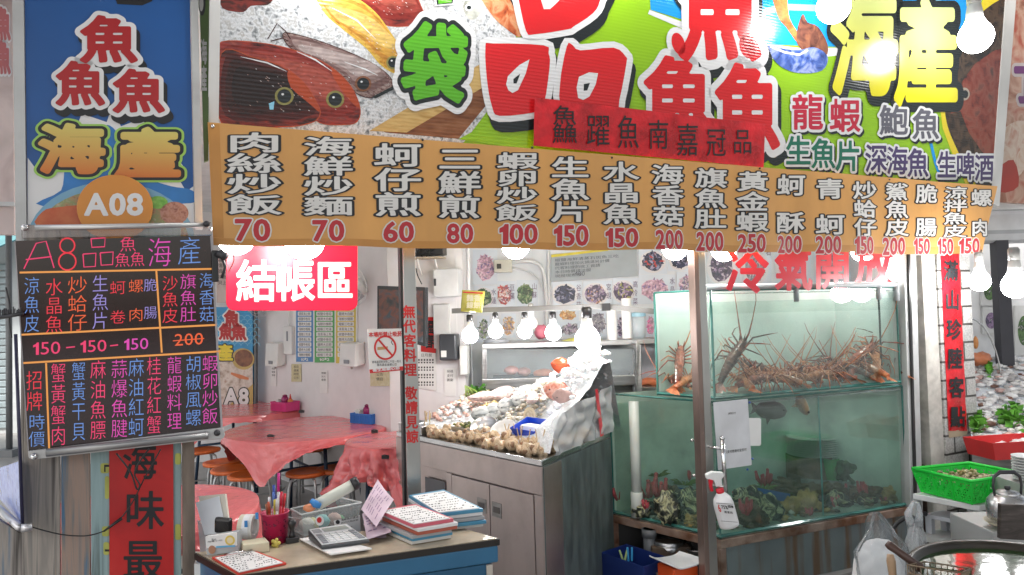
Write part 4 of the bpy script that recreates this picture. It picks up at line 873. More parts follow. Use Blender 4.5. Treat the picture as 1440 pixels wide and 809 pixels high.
def wallbox(name, label, cat, fr, u0, v0, u1, v1, dp, mat, bev=.004):
    a0, b0 = fr.px(u0, v1); a1, b1 = fr.px(u1, v0); mb = MB(); mb.box(fr.w((a0 + a1) / 2, (b0 + b1) / 2, dp / 2), (a1 - a0, b1 - b0, dp), fr.x, fr.y, fr.n)
    o = mb.build(name, mat, bevel=bev); return tag(o, label, cat) if label else o
def fan(label, u, v, r):
    P = FD.p(u, v, .16); t = thing('wall_fan', label, 'fan', FD.p(u, v, 0), 'white wall fans'); ax = (FD.n * .9 - UP * .25 + FD.x * .3).normalized()
    mb = MB()
    for k in range(5): 
        ring = mb.ring(P + ax * (.02 * (2 - abs(k - 2)) - .02), ax, r * (1 - .2 * k), 28); mb.tube(ring + [ring[0]], .003, 5, cap=False)
    for i in range(20):
        q = mb.ring(P, ax, r, 20)[i]; mb.tube([P + ax * .03, P + (q - P) * .5 + ax * .028, q], .0016, 4)
    mb.build('cage', M('fan_white', (.6, .61, .62), .4), t, smooth=True)
    mb = MB(); e1 = ax.cross(UP).normalized(); e2 = ax.cross(e1)
    for i in range(3):
        a = i * 2.09; d1 = e1 * math.cos(a) + e2 * math.sin(a); d2 = ax.cross(d1); mb.add([P - ax * .02 + d1 * .02 - d2 * .01, P - ax * .01 + d1 * r * .85 - d2 * .03, P - ax * .03 + d1 * r * .85 + d2 * .06, P - ax * .03 + d1 * .02 + d2 * .03], [(0, 1, 2, 3)])
    mb.build('blades', M('fan_grey', (.35, .37, .4), .35), t); mb = MB(); mb.tube([P - ax * .03, P - ax * .1, FD.p(u, v, .01) - UP * .06], [.035, .05, .03], 12); mb.build('motor', M('fan_white', (.6, .61, .62), .4), t, smooth=True)
fan('white wall fan right of the checkout sign', 515, 402, .17); fan('white wall fan showing below the checkout sign left corner', 380, 420, .19)
t = thing('wall_thermometer', 'slim white device on the wall beside the soap dispenser', 'device', FD.p(409, 498))
a = FD.px(404, 498); b = FD.px(415, 459); mb = MB(); mb.box(FD.w((a[0] + b[0]) / 2, (a[1] + b[1]) / 2, .02), (b[0] - a[0], b[1] - a[1], .035), FD.x, FD.y); mb.build('case', white_pl, t, bevel=.006)
mb = MB(); mb.box(FD.w((a[0] + b[0]) / 2, b[1] - .09, .039), (.03, .09, .004), FD.x, FD.y); mb.build('display', M('grey_print2', (.2, .22, .25), .3), t); mb = MB(); mb.tube([FD.w((a[0] + b[0]) / 2, b[1] + .0, .02), FD.w((a[0] + b[0]) / 2, b[1] + .2, .012)], .005, 6); mb.build('cord', white_pl, t)
def notice(label, fr, u0, v0, u1, v1, lines, mat=None, lh=3.2, name='wall_notice', cat='notice', group=None):
    t = thing(name, label, cat, fr.p((u0 + u1) / 2, v1), group); sheet(fr, rect(u0, v0, u1, v1), .002, .0025).build('sheet', mat or paper, t)
    mb = MB()
    for i, s in enumerate(lines):
        v = v0 + 2 + i * (lh + 1.6); k = min(u1 - u0 - 3, len(s) * lh); row(fr, mb, s, ((u0 + u1) / 2 - k / 2, v, (u0 + u1) / 2 + k / 2, v + lh), [(0, .0032, 0, 0, 0)])
    mb.build('lettering', ink, t); return t
notice('thin white notice under the left soap dispenser', FD, 381, 515, 389, 543, ('掃碼', '點餐', '謝謝'), lh=3); notice('white notice alone on the wall between the dispensers', FD, 450, 521, 461, 553, ('掃碼', '加入', '優惠'), lh=3.2)
notice('small yellow striped notice below the menu left edge', FD, 410, 512, 424, 537, ('本店', '營業', '時間', '公告'), PRINT('yellow_notice', [(.5, .42, .2), (.6, .55, .35)], 30), lh=3.6); notice('yellow edged notice behind the no smoking sign', FD, 521, 522, 548, 543, ('公告', '價目'), PRINT('yellow_notice', [(.5, .42, .2), (.6, .55, .35)], 30), lh=5)
# blue A8 poster
FE = Frame(at(330, 500, 7.02), V((1, -.12, 0)), UP)
t = thing('poster_stand', 'blue poster with red fish characters and A8 standing behind the rear table', 'poster', FE.p(331, 580))
sheet(FE, [(270, 432), (355, 432), (356, 590), (270, 590)], .03).build('panel', M('poster_blue', (.04, .3, .6), .4, 0, .2), t)
art = MB()
for j in range(8):
    for i in range(7): band(FE, art, [(303 + i * 9 + (j % 2) * 4.5 + 4.4 * math.cos(q), 448 + j * 5.5 - 4.4 * math.sin(q)) for q in [k * math.pi / 6 for k in range(7)]], .8, .001, 0)
shape(FE, art, [(270, 505), (310, 500), (340, 515), (355, 505), (356, 560), (340, 572), (270, 590)], .0015, 1); shape(FE, art, [(300, 590), (356, 540), (356, 590)], .002, 2)
shape(FE, art, ell(342, 505, 16, 15, 24, .4), .0022, 2); shape(FE, art, ell(343, 504, 13, 12, 24, .4), .0026, 3); band(FE, art, [(325, 525), (338, 530), (350, 533)], [3, 6, 3], .0028, 4)
art.build('food_picture', [M('wave_line', (.2, .5, .7), .4), PRINT('platter_print', [(.15, .08, .05), (.5, .42, .36), (.66, .6, .55), (.35, .2, .14)], 14), M('print_bamboo', (.5, .36, .12), .4), PRINT('roe_print', [(.1, .03, .02), (.3, .12, .05)], 20), M('print_prawn', (.6, .2, .08), .4)], t)
txt = MB()
for bx in ((315, 436, 337, 460), (308, 455, 327, 478), (325, 456, 347, 479)): put(FE, txt, '魚', bx, [(.14, .003, 0, 0, 0), (.05, .0036, 1, 0, 0)])
put(FE, txt, '產', (305, 484, 328, 508), [(.1, .003, 3, 0, 0), (.04, .0036, 2, 0, 0)]); latin(FE, txt, 'A8', (316, 547, 349, 569), [(.09, .003, 3, 0, 0), (.04, .0036, 0, 0, 0)])
txt.build('lettering', [wht, pred, ylw, blk], t)
notice('white sheet with grey columns above the blue poster', FE, 305, 360, 321, 426, ('盤海', '燒鮮', '蝦上', '味飯', '貝上'), M('pale_print', (.6, .65, .68), .5), lh=6.5)
fpost('door_edge', FE, 357, 360, 330, .04, thing('door_edge', 'thin dark upright edge right of the blue poster', 'door frame', FE.p(358, 600)), M('dark_edge', (.12, .13, .14), .4))
# TV, wall behind the post
FT = Frame(at(565, 450, 4.9), V((1, -.35, 0)), UP)
t = thing('television', 'flat black television mounted behind the steel post', 'television', FT.p(565, 490))
sheet(FT, [(530, 402), (598, 404), (598, 488), (530, 470)], .05).build('casing', M('tv_black', (.03, .032, .036), .25), t, bevel=.006)
mb = MB(); shape(FT, mb, [(533, 407), (595, 409), (595, 482), (533, 464)], .002); mb.build('screen', PRINT('tv_picture', [(.02, .025, .03), (.05, .05, .055), (.14, .06, .05), (.05, .07, .09), (.16, .16, .17)], 9, .5, .15), t)
cable('tv_cord', 'black cord looping down to the television', [FT.p(588, 378, .03), FT.p(592, 388, .05), FT.p(596, 400, .03)], .004, black_pl)
FN = wallframe((PW1.x, PW1.y), (-.36, 5.2)); FN.o = V((-.36, 5.2, 1.5)) + FN.n * .004
t = thing('red_couplet', 'short red paper couplet partly behind the steel post', 'banner', FN.p(604, 498)); sheet(FN, rect(592, 446, 613, 498), .002, .002).build('paper', red_paper, t)
txt = MB(); column(FN, txt, '福春', (596, 450, 611, 490), [(.03, .003, 0, 0, 0)]); txt.build('lettering', ink, t)
t = thing('calendar', 'white wall calendar with monthly grids beside the steel post', 'calendar', FN.p(598, 550)); sheet(FN, [(586, 494), (613, 497), (614, 550), (587, 545)], .004, .006).build('sheet', M('calendar_white', (.7, .7, .69), .6), t)
mb = MB()
for j in range(4):
    for i in range(6): 
        shape(FN, mb, rect(588.5 + i * 3.9, 505 + j * 10.5, 590.6 + i * 3.9, 507.5 + j * 10.5), .0068); shape(FN, mb, rect(588.5 + i * 3.9, 509 + j * 10.5, 590.6 + i * 3.9, 511 + j * 10.5), .0068)
row(FN, mb, '日月曆', (592, 497, 608, 502), [(0, .0068, 0, 0, 0)]); mb.build('lettering', ink, t)
t = thing('electrical_box', 'white metal electrical box high on the notice wall', 'electrical box', FN.p(630, 418)); o = wallbox('cabinet', None, None, FN, 617, 379, 650, 418, .12, M('box_white', (.66, .67, .68), .4)); 
def adopt(o, t): 
    o.parent = t; o.location = o.location - t.location; return o
adopt(o, t); o = wallbox('latch', None, None, FN, 618, 393, 620.5, 403, .014, dark_metal); adopt(o, t); o.location += FN.n * .12
t = thing('bracket_shelf', 'small wooden shelf high on the wall carrying black router', 'shelf', FN.p(606, 366)); o = wallbox('board', None, None, FN, 582, 362.5, 628, 366, .16, M('pale_wood', (.5, .42, .3), .5)); adopt(o, t)
mb = MB(); mb.tube([FN.p(620, 366.5, .14), FN.p(618, 390, .01)], .006, 6); mb.tube([FN.p(596, 366.5, .14), FN.p(594, 388, .01)], .006, 6); mb.build('bracket', white_pl, t)
mb = MB(); mb.box(FN.p(608, 354, .08), (.24, .1, .07), FN.x, FN.n); 
for i in range(16): 
    a = random.random() * 6; P = FN.p(606 + random.uniform(-14, 16), 352 + random.uniform(-6, 8), .14); mb.tube([P, P + V((.03 * math.cos(a), -.01, .03 * math.sin(a))), P + V((.05 * math.cos(a + 1), 0, .04 * math.sin(a + 1)))], .004, 5)
tag(mb.build('router', black_pl), 'black router with tangled cables on the bracket shelf', 'router')
t = thing('towel_dispenser', 'dark grey paper dispenser on the notice wall', 'dispenser', FN.p(636, 506)); o = wallbox('body', None, None, FN, 624, 469, 647, 506, .11, M('dark_grey_plastic', (.05, .055, .065), .3), .012); adopt(o, t); o = wallbox('sticker', None, None, FN, 627, 492, 634, 501, .004, paper, 0); adopt(o, t); o.location += FN.n * .111
wallbox('breaker_panel', 'shallow white breaker panel under the electrical box', 'panel', FN, 612, 428, 633, 490, .03, M('box_white', (.66, .67, .68), .4))
notice('white notice sheet below the dark dispenser', FN, 625, 518, 641, 557, ('掃碼', '支付', '謝謝'), lh=4.5)
wallbox('towel_holder', 'narrow white paper towel holder right of the dark dispenser', 'dispenser', FN, 651, 486, 660, 526, .08, white_pl, .006)
# ---------------------------------------------------------------- dish photos on the back wall
FK = wallframe((-.35, 5.946), (2.9, 5.946)); FK.o.z = 1.5; FK.o += FK.n * .003
K3 = lambda a, b, c, d: (640 + a / 4.235, 340 + b / 4.235, 640 + c / 4.235, 340 + d / 4.235)
def dish(box, label, cols, char='', plate=True, sc=26, bgc=(.62, .68, .76)):
    u0, v0, u1, v1 = K3(*box); t = thing('dish_photo', label, 'photo', FK.p((u0 + u1) / 2, v1), 'dish photos on the wall'); key = 'photo_' + '_'.join('%d' % (c * 99) for cc in cols for c in cc)[:40]
    sheet(FK, rect(u0, v0, u1, v1), .002, .002 + .0002 * (int(box[0]) % 7)).build('card', M('photo_card_%d' % (hash(bgc) % 99), bgc, .35, 0, .1, 3), t); h = .0045
    cx_, cy2 = (u0 + u1) / 2 - (3 if char else 0), (v0 + v1) / 2; a, b = (u1 - u0) * .42, (v1 - v0) * .42; mb = MB()
    if plate: shape(FK, mb, ell(cx_, cy2 + 1, a * 1.1, b * 1.05, 28), h, 1)
    rng = random.Random(int(box[0] + box[1]))
    shape(FK, mb, [(x + rng.uniform(-1.5, 1.5), y + rng.uniform(-1.5, 1.5)) for x, y in ell(cx_, cy2 + 1, a * .85, b * .85, 18)], h + .0002, 2)
    for k in range(70):
        r = rng.random() ** .55; an = rng.random() * 6.28; x, y = cx_ + a * .82 * r * math.cos(an), cy2 + b * .82 * r * math.sin(an); an2 = rng.random() * 3.14; l = rng.uniform(1.5, 4.2)
        pts = [(x - l * math.cos(an2), y - l * math.sin(an2)), (x + rng.uniform(-1, 1), y + rng.uniform(-1, 1)), (x + l * math.cos(an2), y + l * math.sin(an2))]
        band(FK, mb, pts, [.6, rng.uniform(1.8, 3.6), .6], h + .0004 + k * .00003, 2 + rng.randrange(len(cols)))
    for i, c in enumerate(char): put(FK, mb, c, (u1 - 8.5, v0 + 4 + i * 12, u1 - 1, v0 + 14 + i * 12), [(0, h + .0035, 0, 0, 0)])
    mm = [M('photo_ink', (.14, .09, .17), .5), M('photo_plate', (.68, .66, .68), .3)] + [M('dish_%d_%d_%d' % tuple(int(c * 500) for c in cc), cc, .4, 0, .5, 60) for cc in cols]
    mb.build('picture', mm, t)
pur = [(.1, .07, .13), (.32, .22, .36), (.05, .05, .09), (.5, .42, .5)]; grn = [(.05, .12, .05), (.12, .22, .08), (.03, .06, .03), (.3, .36, .2)]; redp = [(.5, .08, .07), (.6, .35, .3), (.3, .1, .15), (.65, .55, .55)]; blu = [(.03, .04, .09), (.12, .13, .22), (.3, .3, .42), (.02, .02, .04)]; pnk = [(.62, .4, .5), (.66, .5, .58), (.25, .18, .35), (.5, .3, .42)]; org = [(.6, .3, .08), (.62, .42, .2), (.45, .2, .08)]; grey = [(.3, .29, .33), (.5, .48, .52), (.2, .18, .24)]
for a in (((105, 50, 252, 256), 'photo of pale pink frilly seafood at the top left of wall', pnk, '', False), ((112, 262, 250, 395), 'photo of dark green leaves behind the yellow packet', grn, '水蓮'), ((253, 235, 360, 393), 'photo of red and orange pieces on speckled beans', redp, '豆蒲', False), ((365, 228, 492, 392), 'photo of green fern leaves right of the red dish photo', grn, '山蘇', False), ((580, 236, 756, 384), 'photo of blue black mussels below the grey board', blu, '谷香菇'), ((762, 232, 934, 384), 'photo of purple clams on an orange plate', pur + [(.55, .3, .18)], '宮蜆'), ((938, 216, 1092, 372), 'photo of purple and yellow leaves right of clam photo', pur + [(.4, .4, .12)], '高冷菜'), ((1092, 40, 1262, 192), 'photo of dark clams and red peppers on a white plate', blu + [(.55, .06, .05)], ''), ((1092, 196, 1312, 372), 'photo of pink radiating squid slices left of the post', pnk, '水晶', False), ((1266, 40, 1412, 176), 'photo of black shelled clams highest beside the steel post', blu, '', True), ((1318, 180, 1420, 330), 'photo of pink and grey slices cut by the steel post', pnk + grey, '', False), ((132, 440, 205, 600), 'photo of grey green leaves low behind the first bulbs', grey + grn, '', False), ((275, 428, 362, 570), 'photo of brown ringed dish low between the bulbs', org + grey, ''), ((606, 402, 736, 470), 'photo of orange fruit slices below the mussel photo', org, '', False), ((606, 474, 752, 560), 'photo of purple grey mound low above the display case', grey + pur, '', False), ((796, 400, 912, 566), 'photo of grey octopus pieces low beside the largest bulb', grey, '', False), ((970, 430, 1000, 580), 'narrow photo strip between the two white tubes', pur, '', False), ((1138, 430, 1190, 565), 'photo of bright pink shrimp behind the clear cup', [(.7, .2, .4), (.6, .4, .5)], '', False)): dish(*a)
t = thing('grey_notice_board', 'grey handwritten board with yellow tape above the dish photos', 'board', FK.p(835, 397))
sheet(FK, [(775, 358), (895, 350), (896.5, 388), (775, 397)], .006, .009).build('board', M('grey_board', (.36, .4, .43), .5, 0, .08), t); mb = MB(); shape(FK, mb, [(775, 358.5), (855, 350), (855, 353), (775, 362.5)], .0125, 1)
for j in range(5): row(FK, mb, ['椒鹽海鮮清蒸石斑魚三吃', '龍蝦料理加火鍋湯另計價', '代客料理酌收工資請先告', '本日時價請洽服務人員', '現撈現煮感謝惠顧'][j][:13 - j * 2], (780, 364 + j * 5.6 - 2 * 0, 870 - j * 13, 368.8 + j * 5.6), [(0, .0122, 0, 0, 0)], slope=-.07)
latin(FK, mb, '400', (808, 382, 822, 388), [(0, .0122, 0, 0, 0)]); mb.build('lettering', [M('chalk_dark', (.1, .11, .13), .6), M('yellow_tape', (.65, .55, .05), .4)], t)
for u, v in ((888, 360), (890, 372)): pass
t = thing('switch_box', 'cream wall switch box with black button among the conduits', 'switch', FK.p(707, 384)); o = wallbox('box', None, None, FK, 695, 366, 720, 384, .07, M('cream_plastic', (.6, .58, .5), .4), .006); adopt(o, t); o = wallbox('button', None, None, FK, 699, 372, 705, 379, .012, black_pl, 0); adopt(o, t); o.location += FK.n * .071
pipe = M('white_conduit', (.68, .69, .71), .4)
cable('conduit', 'white curved conduit running from the switch box down the wall', [FK.p(720, 370, .03), FK.p(740, 368, .03), FK.p(757, 372, .03), FK.p(765, 388, .03), FK.p(768, 425, .03), FK.p(769, 470, .03)], .016, pipe, 'conduit', 8)
cable('conduit', 'thin white wire sagging from the switch box to the conduit', [FK.p(720, 377, .02), FK.p(742, 382, .02), FK.p(757, 392, .02), FK.p(764, 410, .02)], .006, pipe, 'conduit')
cable('conduit', 'straight white conduit along the wall left of grey board', [FK.p(771, 345, .02), FK.p(771.5, 400, .02), FK.p(772, 440, .02)], .012, pipe, 'conduit', 8)
cable('conduit', 'straight white conduit at the corner left of the photos', [FN.p(659, 340, .015), FN.p(660, 400, .015), FN.p(661, 470, .015)], .011, pipe, 'conduit', 8)
# rail, packet, tubes
t = thing('steel_rail', 'flat steel rail above the seafood carrying the bulbs', 'rail', at(780, 436, 4.4))
for (a, b) in (((636, 437.5, 4.5), (852, 431, 4.32)), ((852.5, 431, 4.32), (927, 439, 4.25))):
    A_, B_ = at(*a), at(*b); d = (B_ - A_); mb = MB(); mb.box((A_ + B_) / 2, (d.length, .03, .032), d, UP.cross(d)); mb.build('bar', M('rail_steel', (.2, .2, .2), .45, .2), t, bevel=.002)
mb = MB(); mb.box(at(852, 432, 4.3), (.05, .045, .045)); mb.build('clamp', dark_metal, t)
t = thing('seasoning_packet', 'yellow packet with red print hanging at the rail end', 'packet', at(665, 440, 4.3)); mb = MB(); P = [at(650, 408, 4.32), at(682, 410, 4.32), at(678, 440, 4.32), at(648, 438, 4.32)]; mb.grid(lambda a, b: (P[0] * (1 - a) + P[1] * a) * (1 - b) + (P[3] * (1 - a) + P[2] * a) * b - V((0, .03 * math.sin(a * math.pi) * math.sin(b * math.pi) + .004 * noise.noise(V((a * 9, b * 9, 2))), 0)), 14, 12)
mb.build('bag', M('packet_yellow', (.62, .55, .12), .25, 0, .25, 9, col2=(.45, .45, .1)), t, smooth=True, solid=.004); mb = MB(); FZ = Frame(at(665, 424, 4.27), V((1, -.02, 0)), UP); column(FZ, mb, '麵線', (656, 414, 666, 434), [(.03, 0, 0, 0, 0)]); column(FZ, mb, '香餅', (666, 414, 676, 434), [(.03, 0, 0, 0, 0)]); band(FZ, mb, [(651, 411), (679, 412.5)], 2, 0, 1); mb.build('lettering', [M('packet_print', (.7, .68, .5), .4), redink], t)
for u, v0, v1, r, lb in ((861, 436, 478, .036, 'upright white tube standing left on the display case'), (882, 420, 476, .036, 'taller upright white tube standing right on the display case')):
    P = at(u, v1, 5.2); mb = MB(); mb.lathe(P, [(r, 0), (r, (v1 - v0) / 1000 * 5.2), (r * .9, (v1 - v0) / 1000 * 5.2 + .002)], 18); tag(mb.build('white_tube', M('bright_white_plastic', (.8, .8, .8), .4), smooth=False), lb, 'tube')
t = thing('clear_cup', 'clear plastic jar with blue lid on the display case', 'jar', at(899, 478, 5.2)); P = at(899, 477, 5.2); mb = MB(); mb.lathe(P, [(.045, 0), (.05, .17)], 18); mb.build('body', M('clear_ribbed', (.55, .62, .66), .3, trans=.4), t, smooth=True); mb = MB(); mb.lathe(P, [(.053, .165), (.053, .19), (.02, .2)], 18); mb.build('lid', M('pale_blue_lid', (.3, .5, .6), .4), t)
mb = MB(); mb.blob(at(761, 467, 5.4), (.05, .04, .055), 3, .25, 4, 3); tag(mb.build('pink_bag', M('pink_bag', (.65, .18, .25), .4), smooth=True), 'small pink bag on the display case behind the bulbs', 'bag')
for pts, lb, c in (([(682, 478), (700, 470), (715, 476), (705, 484), (686, 484)], 'grey cloth bundle on the display case left end', (.4, .42, .46)), ([(785, 474), (820, 470), (850, 476), (846, 484), (790, 484)], 'yellow dish on the display case behind the bulbs', (.6, .58, .15))):
    c0 = at(sum(p[0] for p in pts) / 5, 480, 5.3); mb = MB(); mb.blob(c0, (.09 if c[2] > .3 else .14, .08, .03), 3, .3, 3, 2); tag(mb.build('bundle' if c[2] > .3 else 'shallow_dish', M('bundle_%d' % int(c[0] * 99), c, .6), smooth=True), lb, 'bundle' if c[2] > .3 else 'dish')
# ---------------------------------------------------------------- display case
def fbox(mb, u0, v0, u1, v1, d, dp, m=0):
    a, b, c = at(u0, v0, d), at(u1, v0, d), at(u0, v1, d); b.z = a.z; mb.prism([a, c, V((b.x, b.y, c.z)), b], V((0, dp, 0)), m)
t = thing('display_case', 'frosty steel and glass refrigerated case behind the seafood', 'display case', at(785, 548, 5.25)); D = 5.15
mb = MB(); fbox(mb, 678, 484, 897, 491, D, .5); fbox(mb, 678, 491, 684, 548, D, .05); fbox(mb, 891, 491, 897, 560, D, .05); fbox(mb, 678, 534, 897, 548, D - .02, .5); mb.build('frame', steel, t, bevel=.003)
mb = MB(); fbox(mb, 684.2, 491.2, 890.8, 534, D + .42, .05); fbox(mb, 680, 548, 895, 600, D + .15, .3, 1); mb.build('inner_panel', [M('case_inside', (.5, .53, .55), .4), steel_dk], t)
mb = MB(); mb.quad(at(684, 491, D + .01), at(891, 491, D + .01), at(891, 534, D + .01), at(684, 534, D + .01)); mb.build('frosted_glass', GLASS('frosty_glass', (.85, .9, .92), .5, .28, (.6, .64, .66)), t)
mb = MB(); fbox(mb, 693, 531, 780, 533.5, D + .06, .2); tag(mb.build('roe_tray', M('tray_navy', (.03, .05, .09), .4)), 'dark blue tray inside the display case', 'tray')
for u, v, rx, c, lb in ((719, 521, .055, (.72, .32, .3), 'leftmost pink roe pouch on the dark tray'), (737, 523, .05, (.7, .36, .34), 'pink roe pouch next to the leftmost on dark tray'), (764, 525, .075, (.72, .3, .2), 'long orange roe pouch on the dark tray'), (795, 525, .07, (.75, .22, .1), 'bright orange heap beside the roe in the case')):
    mb = MB(); mb.blob(at(u, v, D + .12), (rx, .06, .034), 3, .12, 3, u); tag(mb.build('roe_pouch', M('roe_%d' % u, c, .3, 0, .15, 20), smooth=True), lb, 'roe', 'roe in the display case')
t = thing('steel_cabinet', 'small open steel cabinet behind the tank corner', 'cabinet', at(910, 560, 5.0)); mb = MB(); fbox(mb, 895, 478, 980, 484, 4.95, .4); fbox(mb, 895, 484, 901, 560, 4.95, .05); fbox(mb, 901, 545, 980, 560, 4.95, .4); mb.build('frame', steel_dk, t, bevel=.003); mb = MB(); fbox(mb, 901, 484, 980, 545, 5.33, .02); mb.build('inside', M('cabinet_inside', (.5, .5, .54), .4), t)
mb = MB(); mb.blob(at(914, 537, 5.1), (.07, .06, .03), 3, .3, 5, 3); tag(mb.build('salmon_piece', M('roe_795', (.75, .22, .1), .3), smooth=True), 'orange fish piece in the open steel cabinet', 'fish')
# ---------------------------------------------------------------- stainless counter
ZC = .83
Cc, Cl, Cr = onz(762, 648, ZC), onz(557, 607, ZC), onz(858, 607.5, ZC); Cb = Cl + (Cr - Cc) + V((.19, .08, 0)) * 1
t = thing('seafood_counter', 'stainless steel counter with two doors under the iced seafood', 'counter', (.0, 4.3, .012))
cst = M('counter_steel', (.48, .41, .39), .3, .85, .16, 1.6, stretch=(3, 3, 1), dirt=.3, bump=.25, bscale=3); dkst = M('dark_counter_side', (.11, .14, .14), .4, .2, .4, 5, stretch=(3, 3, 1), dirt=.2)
def low(p, z): return V((p.x, p.y, z))
mb = MB(); mb.prism([low(p, ZC - .03) for p in (Cc, Cr, Cb, Cl)], UP * .03); mb.build('worktop', M('worktop_steel', (.6, .6, .6), .25, 1, .15, 6), t, bevel=.004)
nd = (Cl - Cc).normalized(); nn = V((-nd.y, nd.x, 0)); 
if nn.dot(CAM - Cc) < 0: nn = -nn
dl = (Cl - Cc).length
mb = MB(); mb.prism([low(Cc, .02) - nn * .012, low(Cr, .02), low(Cb, .02), low(Cl, .02) - nn * .012], UP * (ZC - .055)); mb.build('carcass', cst, t)
mb = MB(); 
def face(s0, s1, z0, z1, th, mat, name, off=0):
    mb = MB(); a = Cc + nd * s0 + nn * off; b = Cc + nd * s1 + nn * off; mb.prism([low(a, z0), low(b, z0), low(b, z0) - nn * th, low(a, z0) - nn * th], UP * (z1 - z0)); return mb.build(name, mat, t, bevel=.002)
face(.0, dl, ZC - .17, ZC - .032, .01, cst, 'fascia', .002); face(0, .06, .03, ZC - .172, .01, cst, 'side_stile', .002)
dz = ZC - .178
d1 = face(.065, .40, .06, dz, .008, cst, 'door', .004); d2 = face(.406, .735, .06, dz, .008, cst, 'door', .004); face(.74, .79, .03, dz + .004, .01, cst, 'middle_stile', .002)
for s in (.345, .47):
    mb = MB(); a = Cc + nd * s + nn * .0055; mb.box(low(a, .53 if s < .4 else .53), (.075, .003, .075), nd, nn); mb.box(low(a, .53) + nn * .002, (.05, .003, .03), nd, nn, None, 1); mb.build('handle', [steel_dk, M('recess_shade', (.08, .07, .07), .4)], d1 if s < .4 else d2)  # small dark plate: shade of the handle recess put into its colour
mb = MB(); a, b = Cc + nd * .8 + nn * .004, Cc + nd * 1.0 + nn * .004; mb.prism([low(a, .1), low(b, .1), low(b, .1) - nn * .004, low(a, .1) - nn * .004], UP * .5); mb.build('niche_shade_panel', M('niche_shade', (.1, .1, .11), .5), t)  # flat dark panel on the front; shade of the niche put into its colour
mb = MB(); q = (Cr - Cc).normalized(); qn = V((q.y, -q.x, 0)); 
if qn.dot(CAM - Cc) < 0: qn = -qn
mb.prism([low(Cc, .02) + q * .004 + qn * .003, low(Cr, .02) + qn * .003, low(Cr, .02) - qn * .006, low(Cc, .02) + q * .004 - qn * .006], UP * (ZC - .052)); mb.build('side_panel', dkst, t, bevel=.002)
mb = MB(); P = low(Cc + nd * .86 + nn * .03, .36); mb.box(P + UP * .07, (.09, .02, .15), nd, nn); mb.box(P + UP * .08 + nn * .0115, (.05, .002, .07), nd, nn, None, 1); tag(mb.build('green_packet', [M('lime_packet', (.35, .6, .08), .35), M('packet_label', (.1, .2, .05), .5)]), 'bright green packet by the counter niche behind the steel post', 'packet')
# heaps of seafood
Vd, Vs = Cl - Cc, Cr - Cc
def cp(a, b): return Cc + Vd * a + Vs * b
def hz(a, b):
    """height of the heap over the counter, a along the doors from the near corner, b towards the wall"""
    e = min(1, max(0, (b - .06) / .12)) * min(1, max(0, (1.0 - a) / .1)) * min(1, max(0, (a + .06) / .05)) * min(1, max(0, (1.2 - b) / .14))
    base = (.035 + .12 * min(b, .9)) * e
    mount = .30 * math.exp(-((a - .12) / .26) ** 2 - ((b - .98) / .36) ** 2) * min(1, max(0, (b - .3) / .3)) * min(1, max(0, (1.2 - b) / .16))
    wall_ = .15 * math.exp(-((a - .02) / .11) ** 2) * min(1, max(0, (b - .1) / .14)) * min(1, max(0, (1.2 - b) / .14))
    return base + max(mount, wall_) + .45 * min(mount, wall_) + .012 * noise.noise(V((a * 14, b * 14, 3))) * e
def pile(p): return V((p.x, p.y, ZC)) 
mb = MB(); mb.grid(lambda a, b: low(cp(-.0 + a * .98, .1 + b * 1.1), ZC + .003 + max(0, hz(a * .98, .1 + b * 1.1)) * .9), 60, 50)
o = mb.build('crushed_ice', M('crushed_ice', (.72, .75, .78), .3, 0, .12, 60, bump=.8, bscale=70, sss=.15), smooth=False); tag(o, 'white crushed ice bed under the seafood on the counter', 'ice', kind='stuff')
rng = random.Random(3)
def heap(name, label, cat, region, n, size, mats, jit=.5, sub=1, flat=.6, lift=.0):
    mb = MB(); a0, b0, a1, b1 = region
    for i in range(n):
        for _ in range(20):
            x, y = rng.random(), rng.random()
            if (x - .5) ** 2 + (y - .5) ** 2 < .27: break
        a, b = a0 + x * (a1 - a0), b0 + y * (b1 - b0); s = size * rng.uniform(.7, 1.3); P = low(cp(a, b), ZC + .004 + hz(a, b) + s * .25 + lift * (1 - 4 * ((x - .5) ** 2 + (y - .5) ** 2)))
        rot = Matrix.Rotation(rng.random() * 6.28, 3, 'Z') @ Matrix.Rotation(rng.uniform(-.7, .7), 3, 'X'); mb.blob(P, (s, s * rng.uniform(.5, .85), s * flat * rng.uniform(.6, 1)), sub, .25, 2, i, rng.randrange(len(mats)), rot)
    o = mb.build(name, mats, smooth=True); return tag(o, label, cat, kind='stuff')
cream = M('squid_cream', (.68, .62, .54), .3, 0, .15, 30, sss=.1); clamc = M('clam_beige', (.5, .43, .32), .35, 0, .4, 40); clamg = M('clam_grey', (.3, .3, .27), .35, 0, .4, 40); shr = M('shrimp_pink', (.6, .36, .3), .3, 0, .25, 30); oys = M('oyster_yellow', (.62, .46, .2), .3, 0, .25, 30); wsq = M('squid_white', (.72, .71, .7), .25, 0, .1, 30)
heap('squid_rings', 'white and cream squid pieces heaped at the back of counter', 'squid', (.3, .7, .8, 1.15), 170, .03, [cream, wsq, wsq, cream], lift=.04)
heap('clam_heap', 'beige and grey clams heaped in the middle of the counter', 'clams', (.22, .32, .66, .85), 240, .021, [clamc, clamg, cream, wsq, clamc], lift=.03)
heap('shrimp_heap', 'pale pink peeled shrimp heaped at the left of the counter', 'shrimp', (.62, .22, .95, .72), 150, .021, [shr, cream, wsq, shr], lift=.03)
heap('oyster_heap', 'yellowish shellfish heaped at the back left of the counter', 'shellfish', (.7, .55, .99, 1.0), 110, .024, [oys, cream, cream], lift=.04)
heap('whelk_heap', 'small yellow shell meat patch amid the clams', 'shell meat', (.5, .45, .66, .65), 45, .018, [oys, oys, cream], lift=.05)
